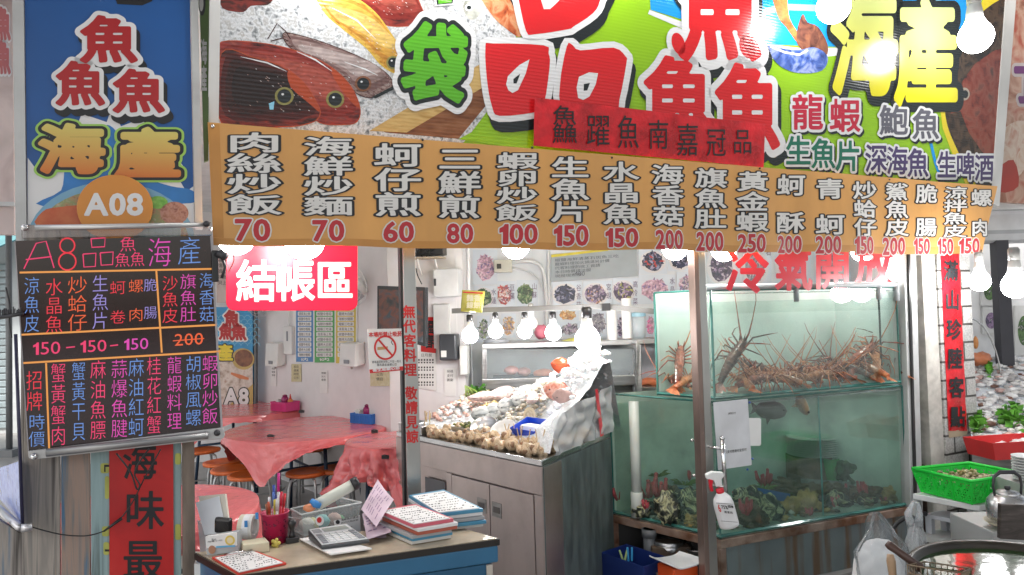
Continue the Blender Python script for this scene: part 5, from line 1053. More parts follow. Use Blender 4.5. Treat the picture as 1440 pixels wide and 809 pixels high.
mb = MB()
for i in range(420):
    a, b = rng.gauss(.1, .15), rng.gauss(.88, .2)
    if not (-.0 < a < .5 and .4 < b < 1.2): continue
    s = rng.uniform(.008, .028); mb.blob(low(cp(a, b), ZC + hz(a, b) + s * .3), (s, s * .8, s * .7), 1, .35, 2, i)
tag(mb.build('ice_chunks', M('ice_chunk', (.78, .8, .82), .2, 0, .06, 20, sss=.2), smooth=False), 'loose white ice chunks piled on the right of counter', 'ice', kind='stuff')
# plastic sheet holding the ice, with red tape
t = thing('ice_liner', 'translucent white plastic side holding back the ice with a red tape', 'liner', cp(.0, .8))
mb = MB(); mb.grid(lambda a, b: low(cp(-.012 + .01 * math.sin(a * 9) * b, .12 + .9 * a), ZC + .004 + b * (.17 + .09 * min(1, a * 1.6) + .02 * math.sin(a * 7)) ) + qn * .03 * noise.noise(V((a * 9, b * 4, 3))), 44, 16); mb.build('sheet', M('frosted_sheet', (.76, .78, .8), .2, 0, .1, 6, trans=.5, bump=.9, bscale=13), t, smooth=True)
mb = MB(); mb.grid(lambda a, b: low(cp(-.012 + .01 * math.sin((.78 + .05 * a) * 9) * b, .12 + .9 * (.735 + .06 * a - .05 * b)) + qn * .006, ZC + .005 + b * .27), 2, 8); mb.build('red_tape', M('red_tape', (.6, .02, .04), .3), t, smooth=True)
# fish on the ice
def fish(label, P, L, yaw, pitch, mat, fin):
    t = thing('whole_fish', label, 'fish', P, 'whole fish on the ice'); P = V(P); m3 = Matrix.Rotation(yaw, 3, 'Z') @ Matrix.Rotation(pitch, 3, 'Y')
    prof = [(0, .02), (.06, .1), (.16, .19), (.3, .25), (.45, .23), (.62, .16), (.78, .08), (.86, .045), (.9, .05)]
    mb = MB(); k = 16; rows = []
    for x, r in prof: rows.append([P + m3 @ V(((x - .45) * L, math.cos(j / k * 6.2832) * r * L * .42, math.sin(j / k * 6.2832) * r * L + .02)) for j in range(k)])
    vs = [v for r in rows for v in r]; fc = [[i * k + j, i * k + (j + 1) % k, (i + 1) * k + (j + 1) % k, (i + 1) * k + j] for i in range(len(rows) - 1) for j in range(k)] + [list(range(k))[::-1]]
    mb.add(vs, fc); mb.build('body', mat, t, smooth=True); mb = MB()
    mb.add([P + m3 @ V((x * L, y * L, z * L)) for x, y, z in ((.42, .01, 0), (.62, .0, .16), (.56, 0, 0), (.62, 0, -.16), (.42, -.01, 0))], [(0, 1, 2), (0, 2, 3), (4, 2, 1), (4, 3, 2)])
    mb.build('tail_fin', fin, t); mb = MB(); mb.add([P + m3 @ V((x * L, 0, z * L)) for x, z in ((-.2, .22), (-.1, .34), (.1, .3), (.25, .2), (.3, .12), (0, .2))], [(0, 1, 2, 3, 4, 5)]); mb.build('dorsal_fin', fin, t)
    for s in (-1, 1):
        e = MB(); e.blob(P + m3 @ V((-.31 * L, s * .07 * L, .07 * L)), (.02 * L,) * 3, 2); e.build('eye', black_pl, t, smooth=True)
fish('pinkish red snapper head down on the ice by the blue basket', low(cp(.16, .62), ZC + hz(.16, .62) + .012), .24, .45, .25, PRINT('snapper_pink', [(.3, .1, .07), (.55, .22, .16), (.62, .38, .32), (.5, .16, .1), (.66, .5, .45)], 22, .8, .25), M('fin_red', (.5, .12, .06), .4))
fish('bright orange fish lying high on the ice mound', low(cp(.22, .85), ZC + hz(.22, .85) + .0), .2, .3, .25, PRINT('fish_orange', [(.4, .08, .02), (.62, .17, .05), (.66, .3, .14), (.55, .12, .03)], 22, .8, .25), M('fin_red', (.5, .12, .06), .4))
fish('small grey pink fish beside the sticks below snapper', low(cp(.06, .45), ZC + hz(.06, .45) + .01), .17, .5, .1, M('fish_greypink', (.45, .3, .28), .3, 0, .3, 14), M('fin_grey', (.3, .22, .2), .4))
for i, (a, b, L, lb) in enumerate(((.5, .3, .2, 'silver fish lowest of the row in front of the clams'), (.47, .4, .2, 'silver fish second in the row among the clams'), (.44, .5, .21, 'silver fish third in the row among the clams'), (.4, .6, .2, 'silver fish topmost in the row below squid'))):
    fish(lb, low(cp(a, b), ZC + hz(a, b) + .035), L, .5 + .12 * i, .1, PRINT('silver_fish', [(.1, .11, .12), (.35, .37, .38), (.6, .62, .62), (.5, .5, .48)], 18, .4, .2, 0, (1, 1, 3)), M('fin_grey', (.3, .22, .2), .4))
def squid(label, P, L, yaw):
    t = thing('whole_squid', label, 'squid', P, 'whole squid on the ice'); m3 = Matrix.Rotation(yaw, 3, 'Z'); P = V(P); mb = MB(); mb.tube([P + m3 @ V((x * L, 0, z)) for x, z in ((-.5, .012), (-.4, .014), (-.1, .018), (.2, .018), (.35, .016))], [.004, .016, .03, .034, .026], 14); mb.build('mantle', PRINT('squid_skin', [(.4, .2, .2), (.62, .48, .46), (.7, .64, .62)], 60, .3, .2), t, smooth=True); mb = MB()
    for s in (-1, 1): mb.add([P + m3 @ V((x * L, s * y, .02)) for x, y in ((-.5, 0), (-.42, .05), (-.25, .055), (-.18, .02))], [(0, 1, 2, 3)])
    for k in range(7): a = (k - 3) * .16; mb.tube([P + m3 @ V((.36 * L, (k - 3) * .006, .016)), P + m3 @ V((.6 * L, a * .12, .02)), P + m3 @ V(((.8 + .05 * (k % 2)) * L, a * .25, .008))], [.006, .005, .002], 6)
    mb.build('tentacles', M('squid_pink', (.58, .4, .38), .25), t, smooth=True)
for a, b, y, lb in ((.62, .78, .6, 'whole squid highest at the back of the heap'), (.57, .66, .9, 'whole squid in the middle of the heap'), (.68, .6, .3, 'whole squid left of the middle of heap'), (.3, .55, 1.3, 'whole squid beside the pink red snapper')): squid(lb, low(cp(a, b), ZC + hz(a, b) + .06), .2, y)
# sea snails along the edge
shell = PRINT('snail_shell', [(.14, .07, .035), (.42, .27, .15), (.58, .46, .32), (.5, .36, .22), (.2, .1, .05)], 34, 1.5, .4)
def make_snail(seed=0):
    t = thing('sea_snail', 'x', 'sea snail', (0, 0, 0)); mb = MB(); n = 16; k = 18; n_ = 26
    for i in range(n_):
        s = i / (n_ - 1); h = -.05 + .125 * s; env = .036 * min(1, s / .22) ** .8 * (1 - max(0, s - .22) / .78) ** .85 + .001
        for j in range(k):
            a = j / k * 6.2832; ph = (a / 6.2832 + s * 3.6 + seed * .3) % 1; rid = 1 + .2 * (abs(ph - .5) * 2) ** 2 - .1; kn = 1 + .22 * max(0, math.cos(a * 4 + s * 5)) ** 3 * (abs(ph - .5) * 2)
            rr = env * rid * kn; mb.v.append(V((rr * math.cos(a), h, rr * math.sin(a) * .9 + .026)))
    for i in range(n_ - 1):
        for j in range(k): mb.f.append([i * k + j, (i + 1) * k + j, (i + 1) * k + (j + 1) % k, i * k + (j + 1) % k]); mb.m.append(0)
    mb.build('shell', shell, t, smooth=False, local=True); mb = MB(); mb.blob((.01, -.03, .024), (.012, .022, .016), 2, .4, 4, 2); mb.build('foot', M('snail_foot', (.24, .14, .08), .4), t, smooth=True, local=True)
    return t
sn = make_snail(); first = True
# labels: position along the edge told by what stands behind
names = ['at the left end of the counter edge', 'second from the left end of the counter edge', 'third from the left end of the counter edge', 'below the left side of the green tray', 'below the middle of the green tray', 'below the right side of the green tray', 'left of the tilted steel bowl', 'below the tilted steel bowl', 'just right of the tilted steel bowl', 'below the white scoop bowl', 'right of the white scoop bowl', 'left of the blue tray corner', 'below the blue tray left corner', 'below the blue tray', 'below the blue tray right corner', 'right of the blue tray by the sticks', 'at the near corner of the counter']
for row_ in range(2):
    for i, nmx in enumerate(names):
        a = .96 - i * .056 - row_ * .02; b = .07 + row_ * .08 + rng.uniform(-.015, .015); a = a if a > .03 else .035
        if row_ and (a > .88 or i % 3 == 1): continue
        P = low(cp(a * .78 + .02, b), ZC + .002 + (.022 if row_ else 0)); rt = (rng.uniform(-.9, .3), rng.uniform(-.8, .8), math.atan2(nn.y, nn.x) + math.pi / 2 + rng.uniform(-.7, .7)); lb = 'brown sea snail ' + ('in the back row ' if row_ else 'in the front row ') + nmx
        if first: sn.location = P; sn.rotation_euler = rt; sn['label'] = lb; sn['group'] = 'sea snails on the counter edge'; first = False
        else: dup(sn, P, rt, lb, 'sea snails on the counter edge', scale=rng.uniform(.75, 1.1))
for i in range(6):
    b = .2 + i * .1; dup(sn, low(cp(.035 + .01 * (i % 2), b), ZC + .004), (0, rng.uniform(-.3, .3), rng.random() * 6), 'brown sea snail number along side edge'.replace('number along side edge', ['nearest the corner on the side edge', 'second from the corner on the side edge', 'third from the corner on the side edge', 'fourth from the corner by the plastic sheet', 'fifth from the corner by the plastic sheet', 'last on the side edge under the red tape'][i]), 'sea snails on the counter edge')
# bowls, trays, blue basket, sticks, greens
def bowl(name, label, P, r, h, tilt, mat, cat='bowl', ax2=0):
    ax = (UP + nn * tilt + nd * ax2).normalized(); mb = MB(); pr = [(.01, 0), (r * .55, h * .08), (r * .85, h * .45), (r, h), (r * 1.04, h), (r * .87, h * .38), (r * .55, 0)]
    mb.lathe(P, list(reversed(pr)), 28, ax, cap=False); return tag(mb.build(name, mat, smooth=True), label, cat)
bowl('scoop_bowl', 'tilted steel bowl lying on the clams', low(cp(.44, .2), ZC + .05), .075, .05, .5, steel, ax2=-.25); bowl('scoop_bowl', 'white enamel bowl lying right of the steel bowl', low(cp(.32, .22), ZC + .05), .07, .045, .6, M('enamel_white', (.75, .75, .74), .25), ax2=-.2)
def tray(name, label, c, ex, L, W, H, mat, flare=.0, cat='tray', up=UP, th=.004):
    ex = V(ex).normalized(); up = V(up).normalized(); ey = up.cross(ex).normalized(); ex = ey.cross(up); c = V(c); mb = MB(); o_ = lambda x, y, z: c + ex * x + ey * y + up * z; f = 1 + flare
    b = [(-L / 2, -W / 2), (L / 2, -W / 2), (L / 2, W / 2), (-L / 2, W / 2)]; vs = [o_(x, y, 0) for x, y in b] + [o_(x * f, y * f, H) for x, y in b] + [o_(x * f - math.copysign(th, x), y * f - math.copysign(th, y), H) for x, y in b] + [o_(x - math.copysign(th, x), y - math.copysign(th, y), th) for x, y in b]
    fc = [(3, 2, 1, 0), (12, 13, 14, 15)]
    for i in range(4):
        q_ = (i + 1) % 4; fc += [(i, q_, 4 + q_, 4 + i), (4 + i, 4 + q_, 8 + q_, 8 + i), (8 + i, 8 + q_, 12 + q_, 12 + i)]
    mb.add(vs, fc); o = mb.build(name, mat, bevel=.002); return tag(o, label, cat) if label else o
tray('blue_tray', 'tilted bright blue plastic tray propped on sticks', low(cp(.17, .27), ZC + .075), nd, .17, .12, .05, M('bright_blue_plastic', (.01, .06, .55), .3), .15, up=UP + nn * .35)
mb = MB(); mb.box(low(cp(.17, .27), ZC + .1) , (.12, .075, .03), nd, nn); tag(mb.build('white_block', paper, bevel=.006), 'white slab inside the bright blue tray', 'slab')
tray('steel_tray', 'shallow steel tray holding green shellfish', low(cp(.56, .2), ZC + .035), nd, .17, .11, .03, steel, .1); mb = MB()
for i in range(70): mb.blob(low(cp(.56 + rng.uniform(-.07, .07), .2 + rng.uniform(-.06, .06)), ZC + .06 + rng.random() * .02), (.011, .009, .008), 1, .2, 2, i, rng.randrange(2))
tag(mb.build('green_shellfish', [M('shell_olive', (.2, .22, .06), .4), M('shell_dark', (.08, .09, .04), .4)], smooth=True), 'olive green small shellfish in the shallow steel tray', 'shellfish', kind='stuff')
tray('gastro_pan', 'empty square steel pan nearest the steel post', low(cp(.93, .12), ZC + .002), nd, .13, .15, .05, steel, .03); tray('gastro_pan', 'empty square steel pan beside the shrimp heap', low(cp(.83, .1), ZC + .002), nd, .12, .13, .05, steel, .03); tray('dark_pan', 'dark low pan in front of the shrimp heap', low(cp(.78, .27), ZC + .004), nd, .24, .1, .045, M('dark_pan', (.05, .05, .05), .35, .5), .1)
stick = M('bamboo_stick', (.55, .4, .22), .6)
for i in range(14):
    a = .05 + rng.random() * .25 if i < 9 else .82 + rng.random() * .14; b = .1 + rng.random() * .1; P = low(cp(a, b), ZC + .02); mb = MB(); mb.tube([P, P + V((rng.uniform(-.03, .03), rng.uniform(-.03, .03), .1))], .003, 6)
    tag(mb.build('bamboo_stick', stick), 'thin bamboo stick upright among the snails ' + ('below the blue tray' if i < 9 else 'near the steel pans'), 'stick', 'bamboo sticks below the tray' if i < 9 else 'bamboo sticks near the pans')
t = thing('price_card', 'small oval gold and white card standing in the clams', 'card', low(cp(.24, .38), ZC + .08)); P = low(cp(.24, .38), ZC + .09); FQ2 = Frame(P, V((1, .05, 0)), UP + V((0, .3, 0))); mb = MB(); pts = [FQ2.w(.035 * math.cos(i * .314), .05 + .05 * math.sin(i * .314)) for i in range(20)]; mb.prism(pts, FQ2.n * -.003); mb.build('plate', M('card_gold', (.5, .42, .28), .4), t); mb = MB(); mb.add([FQ2.w(.024 * math.cos(i * .314), .05 + .036 * math.sin(i * .314), .0012) for i in range(20)], [list(range(20))]); mb.build('inner_field', PRINT('card_print', [(.2, .15, .08), (.55, .48, .36)], 60), t)
gl = M('leaf_green', (.07, .24, .03), .45, 0, .4, 20); gy = M('stalk_green', (.3, .42, .1), .45, 0, .2)
mb = MB(); P = at(690, 553, 4.85)
for i in range(9): mb.tube([at(660, 556, 4.85) + V((.02 * i - .02, .01 * (i % 3), -.01)), at(654 + i * 1.5, 542 + i * .8, 4.85) + V((0, .01 * (i % 3), 0))], [.006, .004], 6)
tag(mb.build('asparagus', gy, smooth=True), 'bunch of pale green asparagus stalks behind the shellfish', 'asparagus'); mb = MB()
for i in range(150):
    Q = at(674 + rng.gauss(0, 7), 551 + rng.gauss(0, 3.5), 4.9 + rng.gauss(0, .04)); s = rng.uniform(.01, .022); a = V((rng.uniform(-1, 1), rng.uniform(-1, 1), rng.uniform(-.4, 1))).normalized() * s; b = a.cross(V((rng.random(), rng.random(), rng.random()))).normalized() * s * .6; mb.add([Q - a, Q + b, Q + a, Q - b], [(0, 1, 2, 3)])
tag(mb.build('parsley', gl), 'dark green parsley bunch beside the asparagus', 'parsley')
mb = MB()
for i in range(30): mb.blob(at(712 + rng.gauss(0, 9), 551 + rng.gauss(0, 2.5), 5.0), (.03, .025, .02), 1, .3, 2, i)
tag(mb.build('seaweed', M('dark_seaweed', (.05, .045, .035), .4), smooth=True), 'dark seaweed clump behind the squid under the case', 'seaweed')
# ---------------------------------------------------------------- tanks
def poly4(C, L, Rr): 
    C, L, Rr = (V((p.x, p.y, 0)) for p in (C, L, Rr)); return C, L, Rr, L + Rr - C
tank_glass = GLASS('tank_glass', (.94, .98, .97), 1.3); water_lo = GLASS('murky_water', (.84, .93, .88), .15, .13, (.45, .62, .54)); water_up = GLASS('cloudy_water', (.88, .96, .93), .15, .06, (.55, .62, .58))
def edge(mb, a, b, w_=.009): 
    mb.tube([a, b], w_ * .75, 4)
def tank(label, C, L, Rr, z0, z1, zw, wmat, backmat, braces, back=None):
    C, L, Rr, B = poly4(C, L, Rr)
    if back: B = back; 
    t = thing('fish_tank', label, 'fish tank', (C + UP * z0), 'glass fish tanks')
    P = lambda p, z: V((p.x, p.y, z))
    for a, b in ((C, Rr), (L, C)):
        mb = MB(); mb.quad(P(a, z0), P(b, z0), P(b, z1), P(a, z1)); mb.build('glass_pane', tank_glass, t)
    mb = MB(); mb.quad(P(Rr, z0), P(B, z0), P(B, z1), P(Rr, z1)); mb.build('side_panel', backmat, t)
    mb = MB(); mb.quad(P(B, z0), P(L, z0), P(L, z1), P(B, z1)); mb.build('back_panel', backmat, t)
    mb = MB(); mb.prism([P(C, z0 - .012), P(Rr, z0 - .012), P(B, z0 - .012), P(L, z0 - .012)], UP * .012); mb.build('base', M('tank_floor_' + str(z0), (.34, .46, .4) if z0 < .6 else (.36, .44, .4), .4, 0, .3, 9), t)
    mb = MB()
    for p in (C, L, Rr): edge(mb, P(p, z0 - .012), P(p, z1))
    for a, b in ((C, Rr), (L, C)): edge(mb, P(a, z0), P(b, z0), .013); edge(mb, P(a, z1), P(b, z1), .008)
    mb.build('glass_edge', green_glass, t)
    mb = MB()
    for f in braces: q = C.lerp(Rr, f); n = (CAM - q); n.z = 0; n.normalize(); mb.box(P(q, (z0 + z1) / 2) + n * .003, (.012, .004, z1 - z0 - .03), Rr - C, n)
    if braces: mb.build('brace', green_glass, t)
    m_ = (C + L + Rr + B) / 4; sh = lambda p, k=.02: p + (m_ - p).normalized() * k
    c, l, r, b = sh(C), sh(L), sh(Rr, .03), sh(B, .03)
    mb = MB(); mb.quad(P(l, z0 + .004), P(c, z0 + .004), P(c, zw), P(l, zw)); mb.quad(P(c, z0 + .004), P(r, z0 + .004), P(r, zw), P(c, zw)); mb.quad(P(c, zw), P(r, zw), P(b, zw), P(l, zw)); mb.build('water', wmat, t)
    n1 = N_; mb = MB(); mb.box(P(C.lerp(Rr, .5), z1 - .02) - n1 * .02, ((Rr - C).length * .98, .05, .006), Rr - C, n1); mb.build('rim_strip', GLASS('rim_glass', (.8, .88, .86), 1, .25, (.6, .66, .66)), t)
    return t, C, L, Rr, B
T1C, T1L, T1R = onz(1013, 757, .31), onz(863, 722, .31), onz(1276, 711, .31)
T2C, T2L, T2R = onz(1005, 560, 1.06), onz(925, 553, 1.06), onz(1266, 537, 1.06)
low_t = tank('lower murky green glass tank full of rocks and coral', T1C, T1L, T1R, .32, 1.035, .975, water_lo, M('tank_back_teal', (.54, .7, .62), .4, 0, .35, 3, dirt=.35), (.52,))
up_t = tank('upper glass tank crowded with lobsters', T2C, T2L, T2R, 1.06, 1.64, 1.575, water_up, M('tank_back_grey', (.54, .6, .57), .4, 0, .2, 3, dirt=.2), ())
def inlo(u, v, d): return at(u, v, d)
t = thing('pvc_pipe', 'grey plastic pipe frame along the rim of the upper tank', 'pipe', T2C + UP * .58); mb = MB(); pv = M('pvc_grey', (.42, .45, .47), .4)
a, b = V((T2C.x, T2C.y, 1.655)) + (T2C - T2R).normalized() * .08, V((T2R.x, T2R.y, 1.655)); mb.tube([a, b], .017, 12); mb.build('rail', pv, t, smooth=True); mb = MB(); mb.tube([b + V((.0, 0, .018)), b - UP * .1], .018, 12)
for f in (.46, .9): q = a.lerp(b, f); mb.tube([q, q - UP * .09], .015, 10)
mb.build('downpipe', pv, t, smooth=True)
def inside(u, v, back, C, L, Rr):
    k = ray(u, v); best = None
    for a, b in ((C, Rr), (L, C)):
        e = (b - a); n = UP.cross(e).normalized(); s = (V((a.x, a.y, 0)) - V((CAM.x, CAM.y, 0))).dot(n) / V((k.x, k.y, 0)).dot(n); best = s if best is None else max(best, s)
    return CAM + k * (best + back)
# lobsters
lred = M('lobster_red', (.36, .095, .055), .2, 0, .5, 30, col2=(.13, .035, .025)); lbrown = M('lobster_brown', (.16, .065, .045), .3, 0, .5, 30, col2=(.05, .022, .018)); lor = M('lobster_orange', (.55, .2, .08), .3, 0, .4, 30, col2=(.32, .085, .035))
def make_lobster(mat, mat2):
    t = thing('lobster', 'x', 'lobster', (0, 0, 0)); mb = MB(); k = 12
    rows = []
    for i in range(11):
        s = i / 10; x = .13 - .13 * s; r = .032 * (1 - .45 * (1 - s) ** 2) * (1 + .06 * math.sin(i * 2.2)); rows.append([(x, r * math.cos(j / k * 6.2832), .045 + r * .9 * math.sin(j / k * 6.2832) * (1 + .12 * math.sin(j * 3 + i))) for j in range(k)])
    mb.add([p for r in rows for p in r], [[i * k + j, i * k + (j + 1) % k, (i + 1) * k + (j + 1) % k, (i + 1) * k + j] for i in range(10) for j in range(k)] + [list(range(k))[::-1]])
    for i in range(16): mb.tube([(.02 + .006 * i, .018 * math.cos(i * 2.4), .068 - .0006 * i), (.03 + .006 * i, .02 * math.cos(i * 2.4), .079 - .0006 * i)], [.004, .0008], 4)
    for s in (-1, 1): mb.tube([(.115, s * .014, .058), (.15, s * .018, .085)], [.006, .001], 5)
    mb.build('carapace', mat, t, smooth=True, local=True)
    mb = MB(); c = V((0, 0, .045)); a = math.pi
    for i in range(6):
        r = .031 - .0025 * i; p0 = V(c); a -= .24 * 0; dx = .024; bend = .045 * i; p1 = p0 + V((-math.cos(bend) * dx, 0, -math.sin(bend) * dx)); mb.tube([p0, p0.lerp(p1, .3), p1], [r * .94, r, r * .86], 12); c = p1
    mb.build('tail', mat, t, local=True); mb = MB()
    for i in range(5): an = (i - 2) * .42; mb.add([c + V((.005, -.006, 0)), c + V((.005, .006, 0)), c + V((-.055 * math.cos(an), .055 * math.sin(an) + .014, -.02)), c + V((-.06 * math.cos(an), .06 * math.sin(an), -.022)), c + V((-.055 * math.cos(an), .055 * math.sin(an) - .014, -.02))], [(0, 1, 2, 3, 4)])
    mb.build('tail_fan', mat2, t, local=True)
    for s in (-1, 1):
        mb = MB(); mb.tube([(.12, s * .012, .05), (.16, s * .03, .075), (.22, s * .05, .13), (.29, s * .07, .2), (.34, s * .075, .27)], [.006, .0045, .003, .002, .001], 6); mb.build('antenna', mat2, t, smooth=True, local=True)
        for i in range(5):
            x = .10 - .02 * i; o = (i - 1.5) * .03; mb = MB(); mb.tube([(x, s * .02, .035), (x + .01 - o * .6, s * .07, .075), (x + .03 - o * 1.4, s * .11, .04), (x + .05 - o * 2, s * .13, .002)], [.005, .0045, .0035, .0012], 6); mb.build('leg', mat2 if i % 2 else mat, t, smooth=True, local=True)
    return t
lobs = [make_lobster(lred, lor), make_lobster(lbrown, lred), make_lobster(lor, lor)]
used = [False] * 3
for k, u, v, d, rz, ry, rx, sc, lb in (
    (0, 955, 525, .13, 1.2, -.8, .2, .95, 'red brown lobster climbing the left pane of the upper tank'), (2, 962, 549, .1, .9, -.15, .3, .85, 'orange lobster flat on the floor behind the left pane'), (0, 948, 547, .1, 2.2, -.15, .3, .8, 'red lobster lowest in the left corner of the upper tank'),
    (1, 1036, 522, .15, .4, -.85, .2, 1.05, 'dark brown lobster rearing up with raised feeler near post'), (0, 1062, 549, .13, .4, -.08, .2, .95, 'red lobster lying beside the rearing dark lobster'), (2, 1092, 549, .12, 2.9, -.1, -.2, .95, 'orange lobster lying left of mid tank against the glass'), (0, 1085, 536, .24, .2, -.15, .4, .95, 'red lobster piled behind the orange one left of mid tank'), (2, 1118, 545, .14, 3.4, -.12, -.2, .9, 'orange lobster lying with legs toward the glass mid tank'), (0, 1135, 532, .25, -.5, -.15, .2, .95, 'red lobster piled behind the orange one in mid tank'), (2, 1150, 548, .12, .2, -.1, .3, .9, 'pale orange lobster against the glass right of mid tank'), (0, 1172, 547, .13, 2.7, -.1, .3, .9, 'red lobster lying under the right raised cluster'), (1, 1190, 534, .2, 2.3, -.25, .2, .95, 'brown lobster below the raised cluster at the tank right'), (0, 1212, 515, .2, .2, -.55, .2, 1.05, 'large red lobster piled highest at the right pane'), (2, 1228, 522, .16, 1.2, -.6, .4, .95, 'orange lobster halfway up the right cluster'), (1, 1240, 528, .2, 2.6, -.8, .3, .95, 'dark lobster upright in the right tank corner'), (2, 1222, 543, .12, 2.0, -.2, .2, .9, 'orange legged lobster lowest at the right pane'), (0, 1204, 545, .16, .9, -.2, -.3, .85, 'red lobster squeezed under the right cluster'), (1, 1065, 520, .3, 2.6, -.3, .2, .95, 'dim lobster at the back behind the rearing one'), (2, 1078, 530, .18, 3.0, -.1, .5, .85, 'orange lobster resting on the pile left of mid tank'), (0, 1108, 526, .2, .3, -.2, -.4, .9, 'red lobster resting highest on the pile in mid tank'), (2, 1142, 528, .18, 2.8, -.15, .2, .85, 'orange lobster crossing the top of the pile mid tank'), (0, 1170, 530, .17, .6, -.2, -.2, .85, 'red lobster crossing the pile just left of the right cluster'), (2, 1045, 547, .14, 1.7, -.1, .2, .8, 'small orange lobster at the foot of the rearing dark one'), (0, 1250, 545, .12, 2.2, -.2, .2, .8, 'small red lobster lowest in the right corner'), (1, 1160, 524, .32, .8, -.2, .2, .95, 'dim lobster resting at the back of mid tank')):
    P = inside(u, v, d, T2C, T2L, T2R); P.z = max(P.z - .03, 1.072 + .19 * sc * math.sin(max(0, -ry))); rt = (rx, ry, rz)
    if not used[k]: o = lobs[k]; o.location = P; o.rotation_euler = rt; o.scale = (sc,) * 3; o['label'] = lb; o['group'] = 'lobsters in the upper tank'; used[k] = True
    else: dup(lobs[k], P, rt, lb, 'lobsters in the upper tank', sc)
cable('air_hose', 'thin dark air hose hanging into the upper tank at the right', [T2C.lerp(T2R, .93) + (T2L - T2C) * .1 + UP * .6, T2C.lerp(T2R, .94) + (T2L - T2C) * .12 + UP * .4, T2C.lerp(T2R, .95) + (T2L - T2C) * .15 + UP * .1], .006, black_pl, 'hose')
cable('air_hose', 'thin clear air hose hanging into the upper tank near the post', [T2C.lerp(T2R, .06) + (T2L - T2C) * .2 + UP * .6, T2C.lerp(T2R, .05) + (T2L - T2C) * .25 + UP * .3, T2C.lerp(T2R, .07) + (T2L - T2C) * .3 + UP * .06], .006, M('clear_hose', (.6, .66, .62), .3), 'hose')
# rocks, corals, pipe in the lower tank
mott = PRINT('mottled_rock', [(.012, .014, .012), (.015, .02, .015), (.02, .024, .02), (.03, .035, .025), (.5, .5, .3), (.03, .035, .025), (.5, .5, .34)], 9, 2.4, .4); brn = M('brown_rock', (.14, .1, .06), .7, 0, .5, 12); och = M('ochre_shell', (.4, .27, .1), .6, 0, .5, 18); cor = M('pink_coral', (.5, .08, .1), .6, 0, .3, 14); bl2 = M('blue_slab', (.01, .11, .4), .5); grn2 = M('water_plant', (.16, .26, .05), .5)
def zt(x, y): return 840 + x / 3.007, 540 + y / 3.007
def rock(name, label, cat, box, d, mat, seed, rough=.35, fr=2.5, sy=1, grp=None, sub=5, rz=0):
    (u0, v0), (u1, v1) = zt(box[0], box[1]), zt(box[2], box[3]); P = at((u0 + u1) / 2, (v0 + v1) / 2, d); a = (u1 - u0) / 2000 * d; b = (v1 - v0) / 2000 * d
    mb = MB(); mb.blob(P, (a * 1.2, a * sy * .9, b * 1.25), sub, rough, fr, seed, 0, Matrix.Rotation(rz, 3, 'Y'))
    for q in range(len(mb.v)):
        v = mb.v[q]; mb.v[q] = P + (v - P) * (1 + .16 * noise.noise((v - P) * 34 + V((seed, 0, 0))) + .22 * (abs(noise.noise((v - P) * 16 + V((0, seed, 0)))) - .2))
    return tag(mb.build(name, mat, smooth=True), label, cat, grp)
for i, a in enumerate(((255, 465, 350, 580, 4.05, 'black and cream mottled rock lump lowest by the left pane'), (330, 455, 455, 570, 4.1, 'black and cream mottled rock beside the steel post'), (575, 450, 690, 560, 4.15, 'black and cream mottled rock right of the spray bottle'), (660, 480, 770, 590, 4.12, 'black and cream mottled rock left of the ochre shells'), (960, 470, 1060, 550, 4.35, 'black and cream mottled rock just right of the brace'), (1080, 470, 1180, 530, 4.4, 'black and cream mottled rock at the right pane'), (150, 500, 240, 560, 4.2, 'small black and cream mottled rock beside the white pipe'))): rock('mottled_rock', a[5], 'rock', a[:4], a[4], mott, i + 3, .3, 2.2, 1, 'mottled rocks in the lower tank')
for i, a in enumerate(((265, 440, 340, 500, 4.25, 'brown rock behind the left mottled lump'), (560, 520, 690, 620, 4.0, 'brown rock against the glass below the spray bottle'), (760, 410, 930, 460, 4.6, 'long brown rock at the back of the tank'), (1070, 440, 1200, 505, 4.45, 'brown rock at the right end of the tank'), (930, 430, 1040, 500, 4.5, 'brown rock right of the tank brace'), (380, 560, 450, 608, 4.0, 'ochre rock at the bottom beside the steel post'))): rock('brown_rock', a[5], 'rock', a[:4], a[4], och if 'ochre' in a[5] else brn, i + 9, .45, 3, 1, 'brown rocks in the lower tank')
for i, a in enumerate(((95, 485, 145, 535, 4.4, 'ochre shell in the left tank corner'), (780, 490, 850, 570, 4.2, 'ochre shell left of the tank brace'), (830, 465, 930, 572, 4.25, 'large ochre shell leaning on the tank brace'), (1212, 440, 1280, 500, 4.4, 'ochre shell in the right tank corner'))): rock('large_shell', a[5], 'shell', a[:4], a[4], och, i + 21, .5, 3.5, .8, 'ochre shells in the lower tank', 4, .5)
for i, a in enumerate(((1020, 305, 1125, 415, 4.62, 'dark green rock left of the tall one'), (1125, 270, 1190, 415, 4.65, 'tall dark green rock at the right back'), (1180, 370, 1215, 400, 4.6, 'small dark green rock at the right back'))): rock('dark_green_rock', a[5], 'rock', a[:4], a[4], PRINT('dark_green_rock', [(.01, .03, .012), (.03, .09, .03), (.1, .22, .08)], 9, 1, .6), i + 31, .4, 3, 1, 'dark green rocks in the lower tank')
def coral(label, x, y, d, n, h):
    u, v = zt(x, y); P = at(u, v, d); mb = MB(); rr = random.Random(int(x))
    for i in range(n):
        a = rr.random() * 6.28; o = V((math.cos(a), math.sin(a), 0)) * rr.uniform(.2, 1) * h * .6; Q = P + o * .3; tp = P + o + UP * h * rr.uniform(.6, 1.1); mb.tube([Q, Q.lerp(tp, .5) + o * .2, tp], [h * .09, h * .15, h * .09], 7); mb.blob(tp, (h * .12,) * 3, 1, .2, 3, i)
    tag(mb.build('pink_coral', cor, smooth=True), label, 'coral', 'pink corals in the lower tank')
